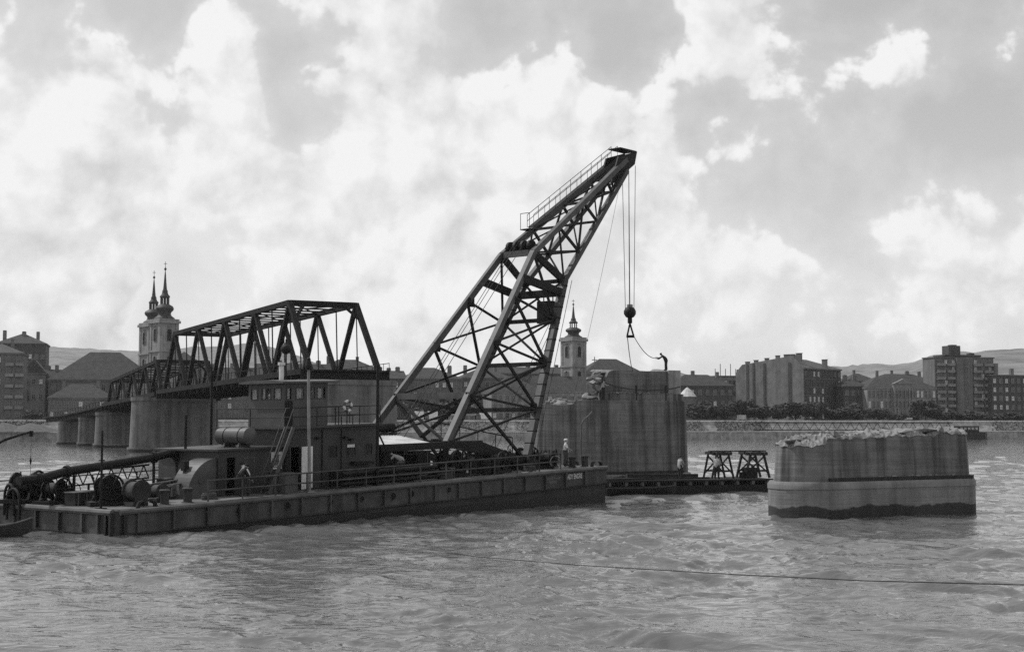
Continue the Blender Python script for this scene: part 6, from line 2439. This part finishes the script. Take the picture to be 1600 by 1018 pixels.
    for h in (.45, .88):
        MB().tube([a + off + Vector((0, 0, h)), b + off + Vector((0, 0, h))], .022, 6).build('handrail', 'dark_steel', wk)
    off = -BN * .28
    for i in range(n + 1):
        p = a.lerp(b, i / n) + off
        MB().bar(p, p + Vector((0, 0, .85)), .03).build('rail_post', 'dark_steel', wk)
    MB().tube([a + off + Vector((0, 0, .85)), b + off + Vector((0, 0, .85))], .02, 6).build('handrail', 'dark_steel', wk)
    e = a - BE * .5 - Vector((0, 0, .2))
    MB().box(e + BE * .2, .6, .9, .06, BANG).build('landing', 'dark_steel', wk)
    for dv in (-.4, .4):
        MB().bar(e + BN * dv - BE * .1, e + BN * dv - BE * .1 + Vector((0, 0, 1.1)), .04).build('rail_post', 'dark_steel', wk)
    MB().bar(e - BN * .4 - BE * .1 + Vector((0, 0, 1.1)), e + BN * .4 - BE * .1 + Vector((0, 0, 1.1)), .04).build('handrail', 'dark_steel', wk)
    # ladder up the lower near chord
    a, b = cn(*Bt[0], -1) + BE * .1 - BN * .3, cn(*Bt[-1], -1) + BE * .1 - BN * .3
    for dv in (0, -.32):
        MB().tube([a + BN * dv, b + BN * dv], .02, 5).build('ladder_rail', 'dark_steel', wk)
    # base frame
    bf = bpy.data.objects.new('base_frame', None)
    COL.objects.link(bf)
    bf.parent = root
    for s in (-1, 1):
        f0 = cn(*T[0], s)
        MB().bar(bw(18.6, VC + s * 3.5, 1.95), bw(27.0, VC + s * 3.6, 1.85), .4, .4).build('longitudinal_beam', 'dark_steel', bf)
        for u in (19.2, 24.0, 26.8):
            MB().bar(bw(u, VC + s * 3.55, .016), bw(u, VC + s * 3.55, 1.7), .34).build('leg', 'dark_steel', bf)
        MB().bar(bw(24.0, VC + s * 3.55, .016), bw(26.6, VC + s * 3.55, 1.7), .2).build('brace', 'dark_steel', bf)
        MB().bar(bw(27.0, VC + s * 3.6, 1.75), bw(31.3, VC + s * 3.7, .45), .3, .4).build('ramp_beam', 'dark_steel', bf)
        MB().box(bw(31.3, VC + s * 3.75, .35), 1.0, .8, .68, BANG).build('hinge_block', 'dark_steel', bf)
    for u in (19.2, 24.0, 26.8):
        MB().bar(bw(u, VC - 3.5, 1.85), bw(u, VC + 3.5, 1.85), .3, .36).build('cross_beam', 'dark_steel', bf)
    # gangway with rails sloping to the bow
    a, b = bw(25.2, 4.2, 2.15), bw(31.8, 4.2, 1.0)
    MB().bar(a, b, .9, .1).build('gangway', 'dark_steel', bf)
    for i in range(5):
        p = a.lerp(b, i / 4) - BN * .42
        MB().bar(p, p + Vector((0, 0, 1.0)), .05).build('rail_post', 'dark_steel', bf)
    MB().tube([a - BN * .42 + Vector((0, 0, 1)), b - BN * .42 + Vector((0, 0, 1))], .04, 6).build('handrail', 'dark_steel', bf)
    # wires along the boom
    for dv, k in ((-.4, 0), (.2, 1), (.5, 2)):
        MB().tube([bw(22.6, VC + dv, 1.2), bz(35.0, VC + dv, 17.35)], .022, 5).build('luffing_wire', 'rope', root)
        MB().tube([bz(35.0, VC + dv, 17.35), bz(46.6, VC + dv * .6, 24.75)], .022, 5).build('hoist_wire', 'rope', root)
    for px in (0, 1):
        MB().tube([bz(37.6, VC - .9 + px * .4, 12.2), bw(31.6, VC - .6 + px * .5, 1.0)], .02, 5).build('counterweight_wire', 'rope', root)
    MB().tube(catenary(bz(46.0, VC - .3, 23.4), bw(35.4, 3.0, .3), .8), .012, 5).build('tag_line', 'rope', root)
    return root


build_crane()


def build_hook():
    head = bz(47.3, VC, 24.2)
    Y = head.y
    zb = on_depth(990, 488, Y).z
    c = Vector((head.x, head.y, zb))
    root = thing('crane_hook', 'round hook block with shackle hanging from the crane head', 'hook', c - Vector((0, 0, 2.0)))
    for du, dv in ((-.28, -.3), (-.28, .3), (.24, -.3), (.24, .3)):
        p = head + BE * du * 1.6 + BN * dv
        MB().tube([p, c + BE * du * 1.1 + BN * dv * .6 + Vector((0, 0, .2))], .022, 5).build('fall_rope', 'rope', root)
    m = MB()
    m.lathe(c, [(.1, -.42), (.3, -.34), (.44, -.12), (.45, .1), (.34, .32), (.14, .44)], 18)
    blk = m.build('block', 'dark_steel', root, True)
    MB().lathe(c + Vector((0, 0, .4)), [(.22, 0), (.22, .18), (.1, .22)], 12).build('cap', 'grey_pole', blk)
    MB().lathe(c - Vector((0, 0, .8)), [(.14, 0), (.17, .05), (.17, .4), (.12, .44)], 12).build('swivel', 'dark_steel', root)
    top = c - Vector((0, 0, .8))
    z2 = on_depth(992, 524, Y).z
    L, R = Vector((c.x - .2, c.y, z2)), Vector((c.x + .26, c.y, z2))
    MB().tube([top, L, L - Vector((0, 0, .06)), R - Vector((0, 0, .06)), R, top], .065, 8).build('shackle', 'dark_steel', root)
    MB().tube([L - Vector((.06, 0, .06)), R - Vector((-.06, 0, .06))], .1, 8).build('shackle_pin', 'dark_steel', root)
    return L, R


HL, HR = build_hook()


# ================================================================== WORK PONTOON AND BOATS
def build_pontoon():
    a, b = on_z(945, 772.5), on_z(1206, 768)
    X = (b - a).normalized()
    Y = Vector((-X.y, X.x, 0))
    L = (b - a).length
    ang = math.atan2(X.y, X.x)

    def P(x, y, z):
        return a + X * x + Y * y + Vector((0, 0, z))
    W = 4.4
    root = thing('work_pontoon', 'low dark timber-decked pontoon moored beside the tall pier', 'pontoon', P(L / 2, W / 2, 0))
    x0 = -2.5
    m = MB()
    m.hexa([P(x0, .1, -.5), P(L - .2, .1, -.5), P(L - .2, W - .1, -.5), P(x0, W - .1, -.5)], [P(x0, 0, .58), P(L, 0, .58), P(L, W, .58), P(x0, W, .58)])
    m.build('hull', 'hull_tar', root)
    n = 13
    for i in range(n):
        x = x0 + .3 + (L - x0 - .6) * i / (n - 1)
        MB().bar(P(x, -.06, .74), P(x, W + .06, .74), .22, .3).build('bearer', 'timber', root)
    for i in range(11):
        y = .05 + (W - .1) * i / 10
        MB().bar(P(x0, y, .95), P(L + .1, y, .95), .36, .1).build('deck_plank', 'dark_timber', root)
    MB().bar(P(x0, .1, 1.06), P(L * .62, .1, 1.12), .16, .14).build('kerb_timber', 'dark_timber', root)
    # trestles with plank
    for i, (px0, px1) in enumerate(((1107, 1142), (1159, 1198))):
        q0 = on_plane(px0, 744, P(0, 2.0, 0), Y)
        q1 = on_plane(px1, 744, P(0, 2.0, 0), Y)
        xa, xb = (q0 - a).dot(X), (q1 - a).dot(X)
        zt = on_plane((px0 + px1) / 2, 709, P(0, 2.0, 0), Y).z
        xm = (xa + xb) / 2
        w = xb - xa
        tr = thing('trestle', ['dark braced timber trestle on the pontoon, left of two', 'dark braced timber trestle on the pontoon, right of two'][i], 'trestle', P(xm, 2.2, 1.0), 'trestles on the pontoon')
        for y in (1.5, 2.9):
            for s in (-1, 1):
                MB().bar(P(xm + s * w * .48, y, 1.0), P(xm + s * w * .26, y, zt), .15).build('leg', 'dark_timber', tr)
            MB().bar(P(xm - w * .44, y, 1.35), P(xm + w * .28, y, zt - .15), .1).build('brace', 'dark_timber', tr)
            MB().bar(P(xm + w * .44, y, 1.35), P(xm - w * .28, y, zt - .15), .1).build('brace', 'dark_timber', tr)
            MB().bar(P(xm - w * .42, y - .08, 1.55), P(xm + w * .42, y - .08, 1.55), .1, .14).build('rail', 'dark_timber', tr)
        for s in (-1, 1):
            MB().bar(P(xm + s * w * .28, 1.2, zt + .08), P(xm + s * w * .28, 3.2, zt + .08), .2, .2).build('cap_beam', 'dark_timber', tr)
        MB().bar(P(xm - w * .46, 1.5, zt + .02), P(xm + w * .4, 1.5, zt + .02), .2, .2).build('header', 'dark_timber', tr)
    q0, q1 = on_plane(1110, 707, P(0, 2, 0), Y), on_plane(1197, 707, P(0, 2, 0), Y)
    xa, xb = (q0 - a).dot(X), (q1 - a).dot(X)
    single(MB().bar(P(xa, 2.2, zt + .24), P(xb, 2.2, zt + .24), .4, .09), 'plank', 'dark_timber', 'long plank laid across the tops of the two trestles', 'plank', P((xa + xb) / 2, 2.2, zt + .18))
    # generator set
    q = on_plane(1160, 744, P(0, 2.4, 0), Y)
    x = (q - a).dot(X)
    g = thing('generator', 'dark generator box standing between the trestles', 'generator', P(x, 2.0, 1.0))
    MB().box(P(x, 1.2, 1.42), .95, .7, .78, ang).build('casing', 'dark_steel', g)
    MB().box(P(x - .62, 1.2, 1.25), .35, .5, .45, ang).build('motor', 'dark_steel', g)
    MB().tube([P(x + .2, 1.2, 1.8), P(x + .2, 1.2, 2.0)], .09, 8).build('filler', 'dark_steel', g)
    single(MB().bar(P(3.2, 3.4, 1.2), P(9.0, 3.2, 1.16), .35, .3), 'timber_beam', 'dark_timber', 'heavy timber lying along the pontoon deck', 'timber', P(6, 3.4, 1.0))
    # drum on the deck
    return P, L, Y, a, X


PP, PL_, PY, PA_, PX = build_pontoon()


def boat_hull(root, c, ang, L, W, H, draft=.15, rise=.35, mt='hull_lower', inner='timber'):
    X = Vector((math.cos(ang), math.sin(ang), 0))
    Y = Vector((-X.y, X.x, 0))
    n = 14
    outer, inr = MB(), MB()
    rows, rin = [], []
    for i in range(n + 1):
        s = i / n
        hwid = W / 2 * (1 - .92 * max(0, (s - .55) / .45) ** 2) * (1 - .25 * max(0, (.25 - s) / .25) ** 2)
        zt = H + rise * max(0, (s - .5) / .5) ** 2
        zb = -draft + rise * .8 * max(0, (s - .7) / .3) ** 2
        x = (s - .5) * L
        ring = [(-hwid, zt), (-hwid * .82, zb + (zt - zb) * .35), (-hwid * .55, zb), (hwid * .55, zb), (hwid * .82, zb + (zt - zb) * .35), (hwid, zt)]
        rows.append([Vector(c) + X * x + Y * y + Vector((0, 0, z)) for y, z in ring])
        rin.append([Vector(c) + X * x + Y * (y * .9) + Vector((0, 0, z + (.05 if k not in (0, 5) else 0))) for k, (y, z) in enumerate(ring)])
    k = 6
    fs = [(i * k + j, i * k + j + 1, (i + 1) * k + j + 1, (i + 1) * k + j) for i in range(n) for j in range(k - 1)]
    fs.append((0, 5, 4, 3, 2, 1))
    fs.append(tuple(n * k + j for j in range(k)))
    outer.add([p for r in rows for p in r], fs)
    outer.build('hull', mt, root, True)
    inr.add([p for r in rin for p in r], fs)
    inr.build('lining', inner, root)
    for sd in (0, 5):
        MB().tube([r[sd] for r in rows], .045, 6).build('gunwale', inner, root)
    for s in (.25, .5, .72):
        i = int(s * n)
        p, q = rows[i][0], rows[i][5]
        MB().bar(p.lerp(q, .06) - Vector((0, 0, .1)), p.lerp(q, .94) - Vector((0, 0, .1)), .26, .04).build('thwart', inner, root)


c = on_z(-18, 836)
root = thing('rowing_boat', 'small wooden rowing boat with raised bow at the stern of the barge', 'boat', c)
boat_hull(root, c, .05, 3.9, 1.3, .42, .12, .38)
p0, p1 = on_z(944, 772.5), on_z(1040, 770.5)
c = (p0 + p1) / 2 - PY * .95
root = thing('punt', 'long low dark punt lying in front of the work pontoon', 'boat', c)
boat_hull(root, c, math.atan2(PX.y, PX.x), (p1 - p0).length + .6, 1.3, .5, .12, .12, 'hull_tar', 'dark_timber')
# mooring cable crossing the water
P = [on_z(680, 860, -.1), on_z(745, 869, .12), on_z(900, 882, .55), on_z(1150, 897, 1.05), on_z(1350, 906.5, 1.4), on_z(1600, 913, 1.9), on_z(1760, 917, 2.2)]
single(MB().tube(P, .014, 6), 'mooring_cable', 'black_rubber', 'thin dark mooring cable stretched low over the water', 'cable', P[0])


# ================================================================== PEOPLE
def person(label, loc, heading, pose, cloth, hat=None, height=1.75, group='workmen'):
    """pose: dict of joints in metres for a 1.75 m figure facing +x; heading turns it about z"""
    J = dict(pelvis=(0, 0, .95), waist=(0, 0, 1.10), chest=(0, 0, 1.32), neck=(0, 0, 1.49), chin=(.02, 0, 1.56), skull=(.015, 0, 1.66), crown=(0, 0, 1.73), nose=(.12, 0, 1.62),
             hipL=(0, .10, .90), kneeL=(.06, .14, .50), ankleL=(.08, .17, .09), toeL=(.25, .20, .04), hipR=(0, -.10, .90), kneeR=(-.01, -.14, .50), ankleR=(-.08, -.17, .09), toeR=(.09, -.20, .04),
             shL=(0, .19, 1.42), elL=(0, .25, 1.14), wrL=(.10, .24, .90), shR=(0, -.19, 1.42), elR=(0, -.25, 1.14), wrR=(.10, -.24, .90))
    J.update(pose)
    J = {k: Vector(v) for k, v in J.items()}
    R = dict(pelvis=(.15, .12), waist=(.145, .11), chest=(.165, .125), neck=(.06, .06), chin=(.075, .07), skull=(.095, .085), crown=(.055, .05), nose=(.012, .012),
             hip=(.09, .09), knee=(.062, .062), ankle=(.043, .043), toe=(.035, .03), sh=(.065, .065), el=(.046, .046), wr=(.03, .03))
    names = list(J)
    verts = [J[n] for n in names]
    rad = [R.get(n, R.get(n.rstrip('LR'), (.05, .05))) for n in names]
    part = []
    E = [('pelvis', 'waist', 'torso'), ('waist', 'chest', 'torso'), ('chest', 'neck', 'torso'), ('neck', 'chin', 'head'), ('chin', 'skull', 'head'), ('skull', 'crown', 'head'), ('skull', 'nose', 'head')]
    for s in 'LR':
        E += [('pelvis', 'hip' + s, 'leg'), ('hip' + s, 'knee' + s, 'leg'), ('knee' + s, 'ankle' + s, 'leg'), ('ankle' + s, 'toe' + s, 'foot'), ('chest', 'sh' + s, 'torso'), ('sh' + s, 'el' + s, 'sleeve'), ('el' + s, 'wr' + s, 'forearm')]
    edges = [(names.index(a), names.index(b)) for a, b, _ in E]
    part = [p for *_, p in E]
    for s in 'LR':
        w, e = J['wr' + s], J['el' + s]
        d = (w - e).normalized()
        side = d.cross(Vector((0, 0, 1)))
        side = side.normalized() if side.length > .1 else Vector((0, 1, 0))
        nrm = side.cross(d).normalized()
        wi = names.index('wr' + s)
        verts.append(w + d * .08)
        rad.append((.036, .020))
        palm = len(verts) - 1
        edges.append((wi, palm))
        part.append('hand')
        for k, (off, ln) in enumerate(((-.030, .070), (-.010, .082), (.010, .078), (.030, .062))):
            b0 = len(verts)
            verts.append(w + d * .105 + side * off)
            verts.append(w + d * (.105 + ln * .55) + side * off - nrm * .012)
            verts.append(w + d * (.105 + ln) + side * off - nrm * .035)
            rad += [(.010, .010), (.009, .009), (.008, .008)]
            edges += [(palm, b0), (b0, b0 + 1), (b0 + 1, b0 + 2)]
            part += ['hand'] * 3
        b0 = len(verts)
        verts += [w + d * .05 + side * .045 - nrm * .012, w + d * .09 + side * .062 - nrm * .03]
        rad += [(.011, .011), (.009, .009)]
        edges += [(palm, b0), (b0, b0 + 1)]
        part += ['hand'] * 2
    me = bpy.data.meshes.new('figure_tmp')
    me.from_pydata([tuple(v) for v in verts], edges, [])
    ob = bpy.data.objects.new('figure_tmp', me)
    COL.objects.link(ob)
    sk = ob.modifiers.new('skin', 'SKIN')
    sk.use_smooth_shade = True
    for i, sv in enumerate(me.skin_vertices[0].data):
        g_ = 1.0 if i >= len(names) else (1.85 if names[i][:4] in ('hipL', 'hipR', 'knee', 'ankl', 'pelv', 'wais', 'ches') else 1.3)
        sv.radius = (rad[i][0] * g_, rad[i][1] * g_)
        sv.use_root = names[i] == 'pelvis' if i < len(names) else False
    sb = ob.modifiers.new('sub', 'SUBSURF')
    sb.levels = 1
    sb.render_levels = 1
    bpy.context.view_layer.update()
    dg = bpy.context.evaluated_depsgraph_get()
    out = bpy.data.meshes.new_from_object(ob.evaluated_get(dg))
    bpy.data.objects.remove(ob)
    out.name = 'body'
    mats = {'torso': cloth['shirt'], 'sleeve': cloth.get('sleeve', cloth['shirt']), 'forearm': cloth.get('forearm', 'skin'), 'hand': 'skin', 'head': 'skin', 'leg': cloth['trousers'], 'foot': 'black_rubber'}
    order = sorted(set(mats.values()))
    out.materials.clear()
    for n in order:
        out.materials.append(MATS[n])
    segs = [(verts[a], verts[b], p) for (a, b), p in zip(edges, part)]
    for f in out.polygons:
        c = f.center
        best, bp_ = 9, 'torso'
        for a, b, p in segs:
            ab = b - a
            t = max(0, min(1, (c - a).dot(ab) / max(ab.length_squared, 1e-9)))
            dd = (a + ab * t - c).length
            if p == 'torso':
                dd -= .05
            if dd < best:
                best, bp_ = dd, p
        f.material_index = order.index(mats[bp_])
        f.use_smooth = True
    root = thing('person', label, 'person', loc, group)
    root.rotation_euler = (0, 0, heading)
    root.scale = (height / 1.75,) * 3
    body = bpy.data.objects.new('body', out)
    COL.objects.link(body)
    body.parent = root
    hd, ch = J['skull'], J['chin']
    ax = (J['crown'] - J['chin']).normalized()
    m = MB()
    if hat == 'cap':
        m.lathe((0, 0, 0), [(.115, -.02), (.135, .01), (.13, .05), (.10, .09), (.04, .11)], 14)
        nm, mt = 'cap', 'white_paint'
    else:
        m.lathe((-.012, 0, 0), [(.10, -.03), (.112, .02), (.10, .065), (.06, .095), (.02, .105)], 14)
        nm, mt = 'hair', 'hair_dark'
    q = Vector((0, 0, 1)).rotation_difference(ax)
    for v in m.v:
        w = q @ v + hd + ax * .005
        v.x, v.y, v.z = w.x, w.y, w.z
    h = bpy.data.objects.new(nm, m.mesh(nm, mt, True))
    COL.objects.link(h)
    h.parent = root
    # eyes and ears
    f = MB()
    fw = (J['nose'] - J['skull'])
    fw = (fw - ax * fw.dot(ax)).normalized()
    sd = ax.cross(fw).normalized()
    for s in (-1, 1):
        f.lathe(hd + fw * .083 + sd * (.034 * s) - ax * .005, [(.002, -.011), (.012, 0), (.002, .011)], 6)
        f.lathe(hd + sd * (.096 * s) - ax * .02, [(.004, -.03), (.014, 0), (.004, .03)], 6)
    fo = bpy.data.objects.new('face_detail', f.mesh('face_detail', 'hair_dark'))
    COL.objects.link(fo)
    fo.parent = root
    return root


def lean(a, J0=None):
    """torso bent forward by angle a about the hips"""
    base = dict(waist=(0, 0, 1.10), chest=(0, 0, 1.32), neck=(0, 0, 1.49), chin=(.02, 0, 1.56), skull=(.015, 0, 1.66), crown=(0, 0, 1.73), nose=(.12, 0, 1.62), shL=(0, .19, 1.42), shR=(0, -.19, 1.42))
    out = {}
    for k, (x, y, z) in base.items():
        dx, dz = x, z - .95
        out[k] = (dx * math.cos(a) + dz * math.sin(a), y, .95 - dx * math.sin(a) + dz * math.cos(a))
    return out


WHITE = dict(shirt='shirt_white', trousers='trouser_grey')
PALE = dict(shirt='shirt_grey', trousers='cloth_dark')
DARK = dict(shirt='cloth_dark', trousers='cloth_dark', forearm='cloth_dark')
W = math.pi
# the man with the white cap, looking to the right, one arm held forward
u, z = bpx(887, 690, 2.0)
pp = dict(elR=(.10, -.24, 1.16), wrR=(.34, -.20, 1.06), elL=(.02, .24, 1.14), wrL=(.20, .20, 1.02))
person('man in white cap and pale shirt standing at the bow', bw(35.0, 2.0, .016), math.radians(-8), pp, WHITE, 'cap', 1.78)
# two men beside the railing at the stern house
pp = lean(.35)
pp.update(elL=(.35, .22, 1.12), wrL=(.5, .15, .95), elR=(.35, -.22, 1.12), wrR=(.5, -.15, .95))
person('man in pale shirt bending beside the engine house door', bw(8.85, 1.75, .016), math.radians(170), pp, dict(shirt='shirt_white', trousers='trouser_grey'), None, 1.72)
pp = lean(.5)
pp.update(elL=(.42, .22, 1.05), wrL=(.58, .1, .86), elR=(.42, -.22, 1.05), wrR=(.58, -.1, .86))
person('man in dark jacket stooping next to the man in pale shirt', bw(8.2, 1.5, .016), math.radians(20), pp, DARK, None, 1.72)
# man crouched under the canopy
pp = {k: (x + .1, y, z - .36) for k, (x, y, z) in lean(.75).items()}
pp.update(pelvis=(-.15, 0, .56), hipL=(-.13, .10, .53), hipR=(-.13, -.10, .53), kneeL=(.25, .16, .52), kneeR=(.25, -.16, .52), elL=(.62, .2, .72), wrL=(.72, .1, .52), elR=(.62, -.2, .72), wrR=(.72, -.1, .52))
pp['waist'] = (-.05, 0, .70)
person('man in pale shirt crouching under the corrugated canopy', bw(19.9, 1.9, .55), math.radians(200), pp, dict(shirt='shirt_grey', trousers='trouser_grey'), None, 1.75)
single(MB().box(bw(19.9, 1.9, .28), 1.3, .9, .52, BANG).box(bw(19.9, 1.9, .545), 1.4, 1.0, .02, BANG), 'tool_chest', 'dark_steel', 'low dark chest under the crouching man', 'chest', bw(19.9, 1.9, .016))
# men on the pontoon
q = on_plane(1063, 746, PP(0, .9, 0), PY)
x = (q - PA_).dot(PX)
pp = dict(elL=(.08, .27, 1.14), wrL=(.30, .12, 1.08), elR=(.08, -.27, 1.14), wrR=(.30, -.12, 1.08))
person('man in pale shirt standing at the foot of the tall pier', PP(x, .9, 1.0), math.radians(35), pp, PALE, None, 1.75)
q = on_plane(1120, 746, PP(0, .8, 0), PY)
x = (q - PA_).dot(PX)
pp = lean(.12)
pp.update(elL=(.12, .27, 1.12), wrL=(.36, .2, 1.1), elR=(.12, -.27, 1.12), wrR=(.36, -.2, 1.1))
person('man in checked shirt working at the left trestle', PP(x, .8, 1.0), math.radians(60), pp, PALE, None, 1.75)
# men on the tall pier
c0, c1, q_, b_, e0_ = PM
pos = on_plane(1044, 578, c0 - b_ * .4, b_)
pp = lean(.7)
pp.update(elL=(.62, .22, 1.12), wrL=(.86, .1, 1.18), elR=(.62, -.22, 1.05), wrR=(.86, -.1, 1.1))
top_man = e0_ + q_ * .45 - b_ * .5 + Vector((0, 0, 9.86))
person('dark-clothed man bending forward on the very top of the tall pier', top_man, W, pp, DARK, None, 1.75)
pos = on_plane(941, 626, c0 - b_ * 1.6, b_)
pp = lean(.25)
pp.update(elL=(.30, .25, 1.18), wrL=(.50, .15, 1.25), elR=(.30, -.25, 1.18), wrR=(.50, -.15, 1.25))
person('dark-clothed man at the broken left end of the tall pier', (pos.x, pos.y, 7.17), .35, pp, dict(shirt='shirt_grey', trousers='cloth_dark'), None, 1.78)
# slings from the hook
hand = top_man + Vector((-.9, 0, 1.12))
single(MB().tube(catenary(HR, hand, .45), .03, 6), 'sling_rope', 'rope', 'slack wire sling from the shackle to the man on the pier', 'rope', hand)
e = on_plane(989, 566, c0 + q_ * 4.0, b_)
single(MB().tube(catenary(HL, Vector((e.x, e.y, 9.75)), .5) , .03, 6), 'sling_rope', 'rope', 'slack wire sling hanging from the shackle down to the wall top', 'rope', e)


# ================================================================== THE AIR
m = MB()
m.box((0, 1950, 98), 9000, 5100, 204)
hz = m.build('haze', 'river_water')
hz.data.materials.clear()
hm = bpy.data.materials.new('haze_air')
hm.use_nodes = True
hm.node_tree.nodes.clear()
ho = hm.node_tree.nodes.new('ShaderNodeOutputMaterial')
hv = hm.node_tree.nodes.new('ShaderNodeVolumePrincipled')
hv.inputs['Color'].default_value = grey(0.9)
hv.inputs['Density'].default_value = 0.00006
hv.inputs['Anisotropy'].default_value = 0.2
hm.node_tree.links.new(hv.outputs[0], ho.inputs['Volume'])
hz.data.materials.append(hm)
tag(hz, 'thin pale summer haze over the river and town', kind='stuff')
